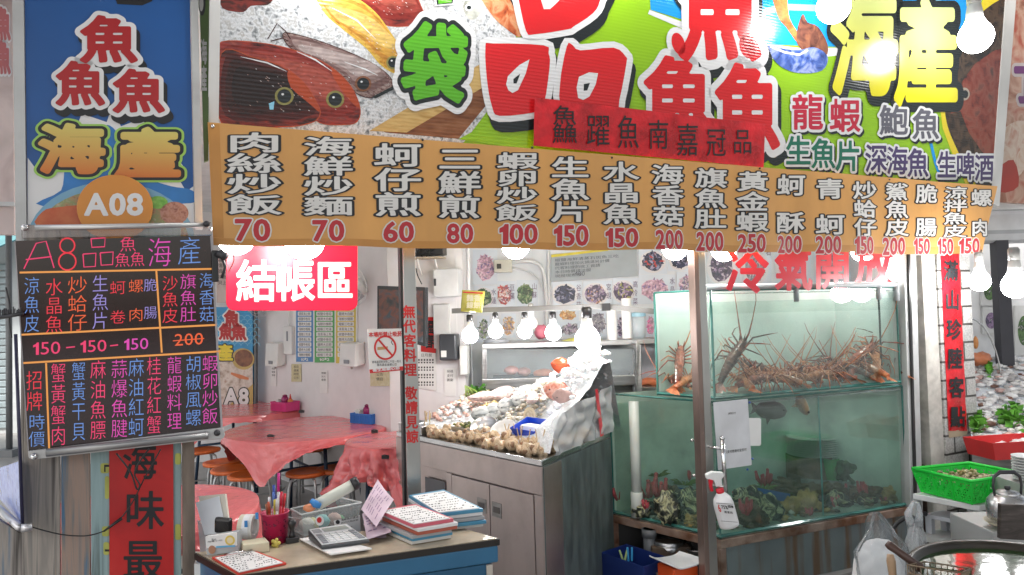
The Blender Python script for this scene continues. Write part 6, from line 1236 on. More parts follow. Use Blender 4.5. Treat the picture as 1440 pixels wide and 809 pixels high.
extra = (('pink coral in front of the blue slab', 600, 500, 4.25, 5, .06), ('red coral at the foot of the large ochre shell', 900, 560, 4.15, 5, .05), ('pink coral between the brown rocks right of brace', 1050, 470, 4.5, 6, .06), ('pink coral at the right pane bottom', 1150, 520, 4.35, 5, .05), ('pink coral beside the steel post at the bottom', 420, 590, 4.02, 4, .05))
for a in extra: coral(*a)
mb = MB()
for i in range(260):
    f, g = rng.random(), rng.random(); p = T1C.lerp(T1R, .03 + .94 * f).lerp(T1L + (T1R - T1C) * (.03 + .94 * f), .06 + .7 * g); s = rng.uniform(.008, .022); mb.blob(low(p, .325 + s * .4), (s * 1.3, s, s * .7), 1, .35, 3, i, rng.choice((0, 0, 1, 2, 3)))
tag(mb.build('tank_gravel', [brn, M('gravel_dark', (.04, .045, .04), .6), och, M('gravel_pale', (.45, .48, .42), .6)]), 'scattered pebbles and broken shells on the lower tank floor', 'gravel', kind='stuff')
mb = MB()
for i in range(90):
    f = rng.choice((.08, .1, .47, .86, .9)) + rng.gauss(0, .02); p = T2C.lerp(T2R, f) + (T2L - T2C) * rng.uniform(.08, .5); mb.blob(low(p, rng.uniform(1.1, 1.56)), (.003,) * 3, 1)
tag(mb.build('air_bubbles', M('bubble', (.75, .8, .78), .1), smooth=True), 'fine air bubbles rising in the upper tank', 'bubbles', kind='stuff')
for a in (('pink coral at the far left edge of the tank', 90, 490, 4.35, 4, .09), ('tall pink coral right of the white pipe', 212, 480, 4.25, 6, .12), ('pink coral leaning beside the left mottled lump', 262, 490, 4.2, 6, .11), ('pink coral high at the back behind the plant', 388, 405, 4.5, 5, .06), ('small pink coral low by the white pipe', 207, 530, 4.15, 4, .05), ('pink coral on the brown rock below the spray bottle', 625, 555, 3.95, 8, .08), ('pink coral high behind the blue slab', 708, 430, 4.5, 6, .09), ('pink coral low right of the tank brace', 1015, 530, 4.3, 8, .07), ('pink coral on the right brown rock', 1125, 480, 4.4, 6, .08), ('red coral slab at the right corner bottom', 1210, 510, 4.35, 4, .04)): coral(*a)
def slabpx(name, label, cat, pts, d, th, mat):
    q = [at(*zt(x, y), d) for x, y in pts]; mb = MB(); mb.prism(list(reversed(q)), (q[0] - CAM).normalized() * th); return tag(mb.build(name, mat), label, cat)
slabpx('blue_slab', 'bright blue slab lying at the back behind the mottled rocks', 'slab', [(640, 432), (815, 465), (812, 505), (640, 470)], 4.4, .05, bl2); slabpx('blue_slab', 'bright blue slab at the left back of the tank', 'slab', [(75, 385), (150, 400), (150, 445), (75, 440)], 4.5, .04, bl2); slabpx('blue_slab', 'bright blue slab behind the mottled rock left of post', 'slab', [(300, 430), (450, 455), (450, 490), (300, 470)], 4.4, .04, bl2)
slabpx('grey_slab', 'flat grey stone slab below the dark green rocks', 'slab', [(860, 400), (1090, 415), (1090, 432), (860, 418)], 4.55, .15, M('grey_stone', (.22, .24, .23), .6))
for x, y, lb in ((370, 430, 'yellow green water plant behind the left mottled rocks'), (705, 450, 'yellow green water plant under the high pink coral'), (255, 395, 'yellow green water plant behind the tall coral')):
    u, v = zt(x, y); P = at(u, v, 4.45); mb = MB()
    for i in range(26):
        a = rng.random() * 6.28; l = rng.uniform(.05, .1); d = V((math.cos(a), math.sin(a) * .6, rng.uniform(.1, .5))) * l; s = d.cross(UP).normalized() * .006; mb.add([P - s, P + s, P + d * .7 + s * .8 + UP * .01, P + d, P + d * .7 - s * .8 + UP * .01], [(0, 1, 2, 3, 4)])
    tag(mb.build('water_plant', grn2), lb, 'plant', 'water plants in the lower tank')
P = at(896, 715, 4.2); mb = MB(); mb.tube([low(P, .325), low(P, 1.0)], .03, 16); mb.tube([low(P, .325), low(P, .47)], .036, 16); tag(mb.build('drain_pipe', M('pvc_white', (.62, .66, .62), .4), smooth=True), 'thick white standing pipe inside the left of lower tank', 'pipe')
mb = MB(); 
for i in range(9): mb.lathe(at(1143, 640, 4.75) + UP * (.014 * i), [(.09, 0), (.165, .012), (.165, .014), (.09, .003)], 32)
tag(mb.build('plate_stack', M('plate_white', (.72, .74, .72), .35), smooth=False), 'stack of white plates seen dimly through the tank', 'plates')
mb = MB(); P = at(1143, 640, 4.75); mb.box(V((P.x, P.y, (P.z + .325) / 2)), (.3, .2, P.z - .325 - .002)); tag(mb.build('stone_block', brn), 'brown block carrying the plates in the dim tank back', 'block')
tray('reflection_tub', 'green tub shape standing in for the green basket reflection', at(1192, 672, 4.8), E_, .5, .2, .17, M('reflection_tub', (.05, .45, .1), .4, trans=.3), .1, 'tub')  # added tub; its green stands in for the basket reflected in the glass
for (x0, y0, x1, y1), d, m_, lb, sc_ in (((670, 70, 800, 150), 4.15, M('dark_fish', (.05, .05, .045), .5, 0, .4, 14), 'dark round fish hovering at the top of lower tank', .9), ((835, 40, 898, 135), 4.1, M('tan_fish', (.3, .2, .1), .5, 0, .4, 14), 'tan fish diving nose down beside the tank brace', .6)):
    (u0, v0), (u1, v1) = zt(x0, y0), zt(x1, y1); P = at((u0 + u1) / 2, (v0 + v1) / 2, d); t = thing('swimming_fish', lb, 'fish', P); mb = MB(); rot = Matrix.Rotation(1.2 if sc_ < .7 else .1, 3, 'Y'); w_ = (u1 - u0) / 2000 * d; h_ = (v1 - v0) / 2000 * d; mb.blob(P, (w_ if sc_ > .7 else h_, .04, h_ if sc_ > .7 else w_ * .7), 3, .12, 2, 4, 0, rot); mb.build('body', m_, t, smooth=True); mb = MB(); L_ = max(w_, h_)
    mb.add([P + rot @ V((x * L_, .002, z * L_)) for x, z in ((-.8, .1), (-1.35, .45), (-1.2, 0), (-1.35, -.4), (-.8, -.1))], [(0, 1, 2, 3, 4)]); mb.add([P + rot @ V((x * L_, .003, z * L_)) for x, z in ((.1, -.4), (-.2, -1.0), (-.35, -.4))], [(0, 1, 2)]); mb.build('fin', m_, t)
    mb = MB(); mb.blob(P + rot @ V((.7 * L_, -.03, .1 * L_)), (.008,) * 3, 2); mb.build('eye', black_pl, t)
# tank stand
t = thing('tank_stand', 'rusty steel stand with stained grey front panel under the tank', 'stand', low(T1C, .012)); C_, L_, R_, B_ = poly4(T1C, T1L, T1R)
mb = MB()
for a, b in ((C_, R_), (L_, C_), (R_, B_), (B_, L_)): d = b - a; mb.box(low((a + b) / 2, .283), (d.length + .03, .04, .045), d, UP.cross(d))
mb.build('top_frame', rust, t, bevel=.003)
for p in (C_, L_, R_, B_): mb = MB(); mb.box(low(p, .137), (.04, .04, .245), E_, N_); mb.build('leg', rust, t, bevel=.003)
mb = MB(); a, b = C_ + E_ * .03, R_ - E_ * .03; d = (b - a); nrm = UP.cross(d).normalized(); nrm = nrm if nrm.dot(CAM - a) > 0 else -nrm
mb.prism([low(a, .012) + nrm * .012, low(b, .012) + nrm * .012, low(b, .012), low(a, .012)], UP * .247)
def RUSTY(name):
    m, n, l, b = _nt(name); b.inputs['Roughness'].default_value = .5; tc = n.new('ShaderNodeTexCoord'); mp = n.new('ShaderNodeMapping'); mp.inputs['Scale'].default_value = (14, 14, 1.2); l.new(tc.outputs['Object'], mp.inputs[0])
    nz = n.new('ShaderNodeTexNoise'); nz.inputs['Scale'].default_value = 1; nz.inputs['Detail'].default_value = 6; l.new(mp.outputs[0], nz.inputs[0]); rp = n.new('ShaderNodeValToRGB'); e = rp.color_ramp.elements; e[0].position = .52; e[0].color = (.22, .27, .28, 1); e[1].position = .68; e[1].color = (.2, .1, .04, 1); l.new(nz.outputs['Fac'], rp.inputs[0])
    n2 = n.new('ShaderNodeTexNoise'); n2.inputs['Scale'].default_value = 5; l.new(tc.outputs['Object'], n2.inputs[0]); mx = n.new('ShaderNodeMixRGB'); mx.blend_type = 'MULTIPLY'; mx.inputs[0].default_value = .6; l.new(rp.outputs[0], mx.inputs[1]); l.new(n2.outputs['Fac'], mx.inputs[2]); l.new(mx.outputs[0], b.inputs['Base Color']); return m
mb.build('front_panel', RUSTY('stained_panel'), t)
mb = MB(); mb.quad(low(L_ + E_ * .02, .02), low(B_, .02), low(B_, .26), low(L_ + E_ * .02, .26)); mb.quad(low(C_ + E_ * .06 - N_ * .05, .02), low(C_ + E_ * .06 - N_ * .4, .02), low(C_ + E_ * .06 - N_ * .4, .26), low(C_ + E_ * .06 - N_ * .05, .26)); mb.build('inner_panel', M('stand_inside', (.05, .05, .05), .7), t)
# under and before the tank on the left
P = onz(905, 806, .16); tray('blue_crate', 'dark blue plastic crate half full under the tank', low(at(893, 800, 3.95), .02), at(930, 820, 3.8) - at(868, 790, 4.05), .3, .2, .165, M('navy_plastic', (.012, .03, .16), .4), .05, 'crate')
def zc(x, y): return 860 + x / 5.43, 660 + y / 5.43
for x, y, c, lb, r in ((92, 668, (.45, .6, .25), 'pale green clothes peg clipped on the blue crate', .3), (140, 650, (.05, .35, .7), 'blue clothes peg clipped on the blue crate', -.1)):
    u, v = zc(x, y); P = at(u, v, 3.98); mb = MB(); up2 = V((math.sin(r), 0, math.cos(r))); 
    for s in (-1, 1): mb.box(P + V((s * .011, 0, 0)), (.011, .012, .075), V((math.cos(r * s * .6 + .1 * s), 0, -math.sin(r * s * .6 + .1 * s))), V((0, 1, 0)))
    tag(mb.build('clothes_peg', M('peg_%d' % x, c, .4), bevel=.002), lb, 'peg')
mb = MB(); P = at(*zc(290, 600), 4.1); mb.tube([low(P, .28), low(P, .05)], .034, 14); mb.tube([low(P, .28), low(P, .235)], .042, 14); tag(mb.build('drain_pipe', M('grey_pipe', (.16, .17, .18), .45), smooth=True), 'dark grey drain pipe under the lower tank', 'pipe')
for i, (y, r, lb) in enumerate(((650, .085, 'lower steel bowl in the stack under the tank'), (620, .088, 'upper steel bowl in the stack under the tank'))):
    P = at(*zc(435, y), 4.1); bowl('steel_bowl', lb, P - UP * .01, r, .075, 0, steel, 'bowl')
bowl('steel_bowl', 'steel bowl tipped beside the post under the tank', at(*zc(660, 640), 4.05), .07, .05, .2, steel_dk)
mb = MB(); P = at(*zc(440, 720), 4.1); mb.box(low(P, .1), (.22, .16, .19)); tag(mb.build('wooden_box', M('dark_wood_box', (.1, .07, .05), .7), bevel=.004), 'dark box carrying the steel bowls under the tank', 'box')
t = thing('weighing_scale', 'white pan scale with orange base in front of the stand', 'scale', at(*zc(490, 800), 3.72)); d_ = 3.72
zsc = at(*zc(500, 725), d_).z; pan = [onz(*zc(x, y), zsc) for x, y in ((290, 690), (520, 655), (712, 715), (490, 778))]
mb = MB(); mb.prism([p for p in reversed(pan)], UP * -.008) if False else mb.grid(lambda a, b: (pan[0] * (1 - a) + pan[1] * a) * (1 - b) + (pan[3] * (1 - a) + pan[2] * a) * b + UP * .02 * (2 * a - 1) ** 4, 12, 6); mb.build('pan', M('scale_white', (.72, .73, .74), .3), t, solid=.006)
cpn = sum(pan, V((0, 0, 0))) / 4; mb = MB(); mb.box(low(cpn, zsc - .05) , (.15, .13, .08), pan[1] - pan[0], pan[3] - pan[0]); mb.build('base', M('scale_orange', (.62, .08, .015), .35), t, bevel=.01); mb = MB(); mb.box(low(cpn, zsc * .5 - .03), (.2, .16, max(.02, zsc - .1))); tag(mb.build('carton', M('old_carton', (.3, .22, .14), .8)), 'worn carton under the orange based scale', 'carton')
# ---------------------------------------------------------------- door post, glass with letters, handle
FP2 = facade(.05)
t = thing('door_post', 'brown stained steel door post in front of the fish tanks', 'post', fs(2.33, .07)); brownst = M('brown_steel', (.3, .22, .19), .35, .7, .25, 3, stretch=(3, 3, .5))
fpost('steel_tube', FP2, 974.5, 980.5, 320, .05, t, brownst, 992, 998.5, 809); fpost('side_plate', FP2, 980.8, 990, 320, .045, t, post_steel, 998.8, 1010, 809)
FG = facade(.06)
t = thing('shop_window', 'clear glass front pane with red brush characters above the tank', 'glass pane', fs(3.2, .06)); sheet(FG, [(989, 320), (1272, 320), (1278, 800), (1011, 900)], .006).build('pane', GLASS('front_glass', (.95, .97, .97), .8), t)
txt = MB(); rg = M('red_glass_letter', (.75, .03, .06), .3, 0, .05)
for c, bx in zip('冷氣開放', ((1020, 343, 1082, 414), (1088, 345, 1143, 410), (1144, 347, 1196, 408), (1200, 342, 1256, 405))): put(FG, txt, c, bx, [(.028, .002, 0, 0, 0)])
txt.build('lettering', rg, t)
t = thing('frame_post', 'grey aluminium frame post right of the tanks', 'post', fs(3.95, .03)); FPX2 = facade(.0)
fpost('face', FPX2, 1270, 1287, 310, .06, t, alu, 1283, 1300, 800); fpost('seal', facade(-.012), 1276, 1279, 310, .01, t, black_pl, 1290, 1293, 800)
t = thing('wooden_jamb', 'narrow dark brown jamb between frame post and tiled pillar', 'post', fs(4.1, .05)); fpost('board', facade(.03), 1290, 1306, 310, .05, t, M('brown_jamb', (.09, .06, .045), .6, 0, .4), 1305, 1318, 760)
def handle(label, fr, u0, v0, u1, v1, h):
    t = thing('door_handle_bar', label, 'door handle', fr.p(u1, v1, h), 'chrome door handle bars'); mb = MB(); mb.tube([fr.p(u0, v0, h), fr.p(u1, v1, h)], .011, 12); mb.build('bar', chrome, t, smooth=True)
    for f in (.18, .85): u, v = u0 + (u1 - u0) * f, v0 + (v1 - v0) * f; mb = MB(); mb.tube([fr.p(u, v, h), fr.p(u - 8, v, 0)], .008, 10); mb.build('mount', chrome, t, smooth=True)
    for (u, v) in ((u0, v0), (u1, v1)): mb = MB(); mb.blob(fr.p(u, v, h), (.014,) * 3, 2); mb.build('end_knob', chrome, t, smooth=True)
handle('chrome handle bar in front of the brown post', facade(.05), 1004, 614, 1009, 694, .06); handle('chrome handle bar behind the brown post', facade(.16), 979, 606, 983, 680, .0)
FQ3 = facade(.04)
t = thing('payment_sheet', 'white printed sheet taped beside the door handle', 'sheet', FQ3.p(1030, 660)); sheet(FQ3, [(1002.5, 566), (1051, 561), (1056.5, 654), (1009.5, 661)], .002, .003).build('sheet', M('grey_white_paper', (.68, .69, .72), .7), t); mb = MB(); row(FQ3, mb, '掃碼支付', (1023, 580, 1034, 583.5), [(0, .0045, 0, 0, 0)], slope=-.1); row(FQ3, mb, '街口支付悠遊付全支付', (1015, 634, 1049, 638.5), [(.01, .0045, 0, 0, 0)], slope=-.13); mb.build('lettering', ink, t)
t = thing('sticker', 'small white sticker on the glass beside the printed sheet', 'sticker', FQ3.p(1062, 627)); sheet(FQ3, rrect(1050, 588, 1070, 627, 3), .001, .0012).build('card', paper, t)
mb = MB(); 
for (u, v) in ((1053, 566), (1057, 645), (1050, 660)): mb = MB(); mb.blob(FQ3.p(u, v, .006), (.006,) * 3, 2); tag(mb.build('pin', M('blue_pin', (.02, .08, .4), .4)), {1053: 'blue dot at the top right corner of printed sheet', 1057: 'blue dot right of the printed sheet bottom', 1050: 'blue dot below the printed sheet'}[u], 'dot')
# spray bottle hanging from the handle
t = thing('spray_bottle', 'white alcohol spray bottle with red trigger hung on the handle', 'spray bottle', at(1022, 742, 3.55)); D = 3.5; top, bot = at(1013, 692, D), at(1026, 741, D); ax = (top - bot).normalized(); mb = MB(); L_ = (top - bot).length
mb.lathe(bot, [(.02, 0), (.047, .006), (.049, .02), (.049, L_ * .68), (.043, L_ * .82), (.026, L_ * .94), (.016, L_)], 24, ax); mb.build('bottle', M('bottle_white', (.74, .74, .75), .4), t, smooth=True)
mb = MB(); mb.lathe(bot + ax * L_, [(.019, -.012), (.019, .018)], 16, ax); mb.build('collar', M('spray_red', (.62, .012, .03), .35), t, smooth=True)
mb = MB(); ex = rt_; mb.prism([at(u, v, D) for u, v in reversed(((1004, 676), (994, 674), (993, 668), (1002, 664), (1017, 665), (1019, 670), (1015, 674), (1016, 684), (1007, 685)))], V((0, .03, 0))); mb.build('head', white_pl, t, bevel=.003)
mb = MB(); mb.prism([at(u, v, D - .004) for u, v in reversed(((997, 674), (1003, 676), (1002, 684), (1004, 691), (1000, 692), (998, 683)))], V((0, .022, 0))); mb.build('trigger', M('spray_red', (.62, .012, .03), .35), t, bevel=.002)
FS = Frame(at(1022, 720, D - .054), V((1, 0, -.02)) , ax); mb = MB(); shape(FS, mb, [(1010, 709), (1031, 705), (1035, 736), (1013, 740)], .001, 0); latin(FS, mb, '75%', (1016, 711.5, 1025, 716.5), [(.03, .0016, 1, 0, 0)], slope=-.15); row(FS, mb, '酒精', (1025, 708.5, 1033, 713), [(.03, .0016, 1, 0, 0)], slope=-.15); row(FS, mb, '清潔用', (1018, 719, 1030, 723), [(.02, .0016, 1, 0, 0)], slope=-.15); put(FS, mb, '6', (1011.5, 711, 1014.5, 722), [(.03, .0016, 2, 0, 0)], tight=True)
for v in (708, 735): band(FS, mb, [(1010.5, v + 1.5), (1033.5, v - 2.5)], .6, .0016, 1)
mb.build('label', [M('label_white', (.72, .72, .73), .5), ink, redink], t)
# more dish photos seen through the glass
for u0, u1, v0, lb, cl in ((995, 1040, 345, 'dish photo seen through glass behind the first red character', pur), (1044, 1085, 346, 'dish photo seen through glass below the first two red characters', grey), (1090, 1140, 345, 'dish photo seen through glass behind the second red character', pnk), (1145, 1190, 345, 'dish photo seen through glass behind the third red character', grey), (1195, 1255, 344, 'dish photo seen through glass behind the last red character', pur)): dish(((u0 - 640) * 4.235, (v0 - 340) * 4.235, (u1 - 640) * 4.235, (v0 + 58 - 340) * 4.235), lb, cl, '石', True)
wall('side_wall', (2.47, 4.56), (2.9, 5.94), .012, 2.75, .06, white_wall, 'white interior wall at the right end behind the tanks')
# ---------------------------------------------------------------- blue desk and what lies on it
ZD = .75
Dfl, Dfr, Dbl = onz(334, 808, ZD), onz(699, 757, ZD), onz(277, 777, ZD); Dbr = Dfr + (Dbl - Dfl) * 1.0
fx = (Dfr - Dfl).normalized(); sx = (Dbl - Dfl).normalized(); fn = V((fx.y, -fx.x, 0))
t = thing('counter_desk', 'blue steel desk with beige top and black edge strip', 'desk', low((Dfl + Dbr) / 2, 0))
mb = MB(); mb.prism([p - UP * .012 for p in (Dfl, Dfr, Dbr, Dbl)], UP * .012); mb.build('top', M('beige_laminate', (.5, .42, .31), .16, 0, .25, 7, spec=.6, detail=8), t)
mb = MB(); 
for a, b in ((Dfl, Dfr), (Dbl, Dfl), (Dfr, Dbr)): d = b - a; mb.box(((a + b) / 2) - UP * .0135 , (d.length + .012, .014, .021), d, UP.cross(d))
mb.build('edge_strip', M('black_edge', (.015, .012, .01), .4), t)
bluep = M('blue_desk_paint', (.022, .105, .2), .35, .1, .12, 5, dirt=.12)
mb = MB(); i_ = lambda p, k: p + ((Dfl + Dbr) / 2 - p).normalized() * k
a, b, c, d = i_(Dfl, -.004), i_(Dfr, -.004), i_(Dbr, -.004), i_(Dbl, -.004); mb.prism([low(p, ZD - .085) for p in (a, b, c, d)], UP * .06); mb.build('apron', M('blue_desk_apron', (.034, .145, .27), .3, .1, .12, 5, dirt=.12), t, bevel=.006)
a, b, c, d = i_(Dfl, .025), i_(Dfr, .02), i_(Dbr, .025), i_(Dbl, .025); mb = MB(); mb.prism([low(p, .03) for p in (a, b, c, d)], UP * (ZD - .118)); mb.build('body', bluep, t)
for f in (.0, .48, .985):
    p = (a.lerp(b, f)) + fn * .006; mb = MB(); mb.box(low(p, (ZD - .088) / 2), (.022, .012, ZD - .088), fx, fn); mb.build('leg', M('desk_leg_cream', (.5, .46, .4), .4), t, bevel=.002)
mb = MB(); p = Dbl + (Dfl - Dbl) * .06; mb.box(low(p, .36), (.03, .03, .72), fx, fn); mb.build('leg', white_pl, t)
def zd(x, y): return 270 + x / 5.333, 660 + y / 5.333
def dz_(x, y, z=ZD): return onz(*zd(x, y), z)
def slab(name, label, cat, px, z, th, mats, par=None, bev=.001):
    P = [onz(u, v, z) for u, v in px]; ar = sum(P[i].x * P[(i + 1) % len(P)].y - P[(i + 1) % len(P)].x * P[i].y for i in range(len(P)))
    if ar < 0: P.reverse()
    mb = MB(); mb.prism([p - UP * th for p in P], UP * th); o = mb.build(name, mats, par, bevel=bev); return tag(o, label, cat) if label else o
class Flat(Frame):
    def __init__(o, z, ang=0): o.z = z; Frame.__init__(o, (0, 2.4, z), (1, 0, 0), (0, 1, 0))
def scribble(fr, mb, quad, n, h, mi=0, rows_=None):
    """lines of small handwriting on a form: quad = four picture corners (tl, tr, br, bl)"""
    tl, tr, br, bl = [V((*q, 0)) for q in quad]; rr = random.Random(n * 7 + int(tl.x))
    for i in range(n):
        f = (i + .7) / (n + .4); a, b = tl.lerp(bl, f), tr.lerp(br, f); x = .04
        while x < .94:
            w_ = rr.uniform(.02, .06); p, q = a.lerp(b, x), a.lerp(b, min(.96, x + w_)); band(fr, mb, [(p.x, p.y), (p.x * .5 + q.x * .5, (p.y + q.y) / 2 + rr.uniform(-.5, .5)), (q.x, q.y)], rr.uniform(.45, 1.3), h, mi); x += w_ + rr.uniform(.008, .05)
            if rr.random() < .12: x += .15
redp_ = M('clipboard_red', (.6, .05, .03), .4); tealp = M('board_blue', (.06, .25, .4), .4); whp = M('form_paper', (.74, .74, .73), .7); greyp = M('board_grey', (.35, .36, .37), .5)
def clip(label, px, z, th, board, n=7, txt_=True, grp=None, paperpx=None):
    t = thing('clipboard', label, 'clipboard', onz(px[0][0], px[0][1], z), grp); slab('board', None, None, px, z, th, board, t)
    c = V((sum(p[0] for p in px) / 4, sum(p[1] for p in px) / 4)); pp = [(c.x + (u - c.x) * .9, c.y + (v - c.y) * .88) for u, v in px]; slab('form', None, None, pp, z + .0035, .003, whp, t, 0)
    fr = Flat(z + .0037); mb = MB(); scribble(fr, mb, pp, n, .0003); mb.build('writing', ink, t); return t
clip('orange red clipboard with order form at the desk front', [zd(150, 658), zd(460, 602), zd(708, 700), zd(345, 780)], ZD + .008, .007, redp_, 9)
mb = MB(); mb.tube([dz_(240, 640, ZD + .014), dz_(310, 628, ZD + .03), dz_(450, 606, ZD + .014)], .003, 6); tag(mb.build('wire_clip', chrome, smooth=True), 'thin wire clip lying at the clipboard top edge', 'clip')
# card stand
t = thing('card_stand', 'clear card stand with business cards at the desk left', 'card holder', dz_(220, 640)); FZ2 = Frame(dz_(225, 640), V((1, -.06, 0)), UP)
sheet(FZ2, [zd(105, 510), zd(345, 470), zd(348, 615), zd(110, 650)], .03, 0).build('card_box', M('clear_box', (.55, .6, .62), .2, trans=.35), t); sheet(FZ2, [zd(104, 505), zd(338, 472), zd(340, 570), zd(112, 590)], .012, .004).build('front_card', whp, t)
mb = MB(); row(FZ2, mb, '名片', zd(150, 515) + zd(190, 533), [(0, .0055, 0, 0, 0)]); row(FZ2, mb, '海產小吃', zd(120, 536) + zd(235, 548), [(0, .0055, 0, 0, 0)], slope=-.12); shape(FZ2, mb, ell(*zd(290, 530), 7, 7), .0052, 1); shape(FZ2, mb, ell(*zd(290, 530), 4.5, 4.5), .0056, 2); band(FZ2, mb, [zd(185, 580), zd(330, 572)], 2.5, .0052, 3); shape(FZ2, mb, ell(*zd(155, 600), 5, 6), .0052, 4); mb.build('lettering', [ink, M('card_yellow', (.65, .5, .1), .5), M('card_cream', (.7, .62, .4), .5), M('card_blue', (.1, .4, .65), .5), M('card_brown', (.4, .2, .12), .5)], t)
FZ3 = Frame(dz_(200, 600) + V((0, .05, 0)), V((1, -.1, 0)), UP + V((0, .35, 0)))
sheet(FZ3, [zd(40, 260), zd(215, 205), zd(262, 470), zd(100, 500)], .004, .004).build('paper_sheet', M('pale_blue_paper', (.66, .7, .75), .6), t); sheet(FZ3, [zd(55, 210), zd(255, 185), zd(282, 470), zd(80, 500)], .012, -.004).build('papers', M('old_paper', (.6, .57, .5), .7), t); sheet(FZ3, [zd(45, 390), zd(100, 470), zd(105, 640), zd(60, 640)], .05, 0).build('side', M('clear_box', (.55, .6, .62), .2, trans=.35), t)
mb = MB(); P = dz_(240, 480, ZD + .09); c = at(*zd(236, 420), (dz_(236, 560) - CAM).dot(fw_)); mb.box(c, (.062, .022, .058), (1, 0, -.12), (0, 1, .2)); o = mb.build('black_pouch', PRINT('pouch', [(.012, .012, .014), (.015, .015, .018), (.02, .02, .02), (.4, .4, .42)], 9, 2, .25), bevel=.009); o.scale = (1, 1, 1.0); tag(o, 'small shiny black pouch in the card stand', 'pouch')
# tape, block, cup, stamp, toy
def depth_of(x, y, z=ZD): return (dz_(x, y, z) - CAM).dot(fw_)
dT = depth_of(420, 560); t = thing('tape_roll', 'large roll of packing tape standing on the beige block', 'tape', at(*zd(420, 520), dT)); axT = (fx * .97 + fn * .35).normalized(); cT = at(*zd(415, 432), dT)
for k, (o0, o1) in enumerate(((-.022, .0), (.002, .027))):
    mb = MB(); mb.lathe(cT + axT * o0, [(.028, 0), (.043, 0), (.043, o1 - o0), (.028, o1 - o0), (.028, 0)], 32, axT, cap=False); mb.build('roll', M('tape_cream', (.62, .58, .46), .3) if k == 0 else M('tape_white', (.66, .66, .64), .3), t, smooth=False)
mb = MB(); mb.lathe(cT + axT * -.006, [(.0436, 0), (.0436, .022)], 32, axT, cap=False); mb.build('label', M('tape_label', (.72, .74, .76), .4), t)
for x, y in ((405, 410), (487, 350)): mb = MB(); mb.box(at(*zd(x, y), dT - .045), (.01, .004, .022)); mb.build('blue_tab', M('tab_blue', (.03, .2, .5), .4), t)
slab('eraser_block', 'cream coloured block beneath the tape roll', 'block', [zd(360, 535), zd(545, 508), zd(580, 545), zd(385, 568)], ZD + .034, .034, M('cream_block', (.62, .58, .42), .5), None, .003)
cC = dz_(625, 545); t = thing('pen_cup', 'crimson perforated pen cup on the desk', 'pen holder', cC); crim = M('crimson_plastic', (.42, .012, .07), .35); dC = (cC - CAM).dot(fw_); Hc = .108; mb = MB(); mb.lathe(cC, [(.001, 0), (.042, .001), (.047, Hc - .006), (.05, Hc - .004), (.05, Hc), (.045, Hc), (.041, .004), (.001, .004)], 36); mb.build('cup', crim, t, smooth=True)
mb = MB(); rr = random.Random(5); dark = M('cup_hole_shade', (.12, .004, .03), .6)  # flat patches, shade inside the holes painted as a darker crimson
for i in range(46):
    a = rr.uniform(-1.2, 1.2) - math.pi / 2; z = rr.uniform(.015, .088); rC = .042 + .005 * z / Hc + .0009; p = cC + V((rC * math.cos(a), rC * math.sin(a), z)); tdir = V((-math.sin(a), math.cos(a), 0)); s = rr.uniform(.002, .0055); q = rr.random() * 3; mb.add([p + tdir * s * math.cos(q + k * 1.2566) + UP * s * math.sin(q + k * 1.2566) * (1 if k % 2 else .55) for k in range(5)], [(0, 1, 2, 3, 4)])
mb.build('perforation_shade', dark, t)
pens = [((-.5, .2), .05, (.7, .7, .7), 'white'), ((-.6, -.2), .03, (.35, .15, .08), 'brown'), ((-.2, .5), .09, (.03, .07, .35), 'blue capped'), ((.1, -.3), .045, (.6, .5, .08), 'yellow banded'), ((.3, .2), .135, (.6, .03, .25), 'tall pink'), ((.6, -.1), .07, (.6, .03, .06), 'red'), ((.75, .3), .06, (.62, .04, .05), 'second red'), ((0, .4), .055, (.02, .03, .2), 'dark blue'), ((.35, -.5), .05, (.65, .62, .6), 'pale'), ((-.35, -.5), .04, (.5, .1, .05), 'rust coloured'), ((-.05, -.1), .07, (.1, .18, .5), 'mid blue'), ((.2, .6), .06, (.15, .05, .3), 'purple')]
for (x, y), h, c, nm_ in pens:
    p0 = cC + V((x * .02, y * .02, .008)); p1 = cC + V((x * .045, y * .04, Hc + h)); t = thing('pen', nm_ + ' pen standing in the crimson cup', 'pen', p0, 'pens in the cup'); q = p0.lerp(p1, .72); mb = MB(); mb.tube([p0, q], .0045, 8); mb.build('barrel', M('pen_white', (.66, .66, .66), .3) if nm_ in ('blue capped', 'tall pink', 'mid blue') else M('pen_' + nm_.replace(' ', '_'), c, .3), t, smooth=True); mb = MB(); mb.tube([q, p1], [.0055, .005], 8); mb.tube([q.lerp(p1, .2) + V((0, -.006, 0)), p1 + V((0, -.006, -.004))], .0016, 5); mb.build('cap', M('pen_' + nm_.replace(' ', '_'), c, .3), t, smooth=True)
cS = dz_(752, 548); t = thing('rubber_stamp', 'black rubber stamp with turned handle beside the cup', 'stamp', cS); mb = MB(); mb.box(cS + UP * .01, (.045, .03, .02), fx, fn); mb.build('base', black_pl, t, bevel=.003); mb = MB(); mb.lathe(cS, [(.014, .02), (.009, .03), (.007, .045), (.013, .06), (.015, .07), (.01, .08), (.001, .082)], 18); mb.build('handle', black_pl, t, smooth=True)
cY = dz_(628, 585); mb = MB(); mb.blob(cY + UP * .013, (.01, .008, .014), 3, .15, 3, 1); 
for k in range(5): a = k * 1.2566 + .3; mb.blob(cY + UP * .014 + V((.012 * math.sin(a), 0, .012 * math.cos(a))), (.006, .005, .007), 2)
tag(mb.build('star_toy', M('toy_yellow', (.62, .52, .12), .4), smooth=True), 'tiny yellow star shaped toy before the pen cup', 'toy')
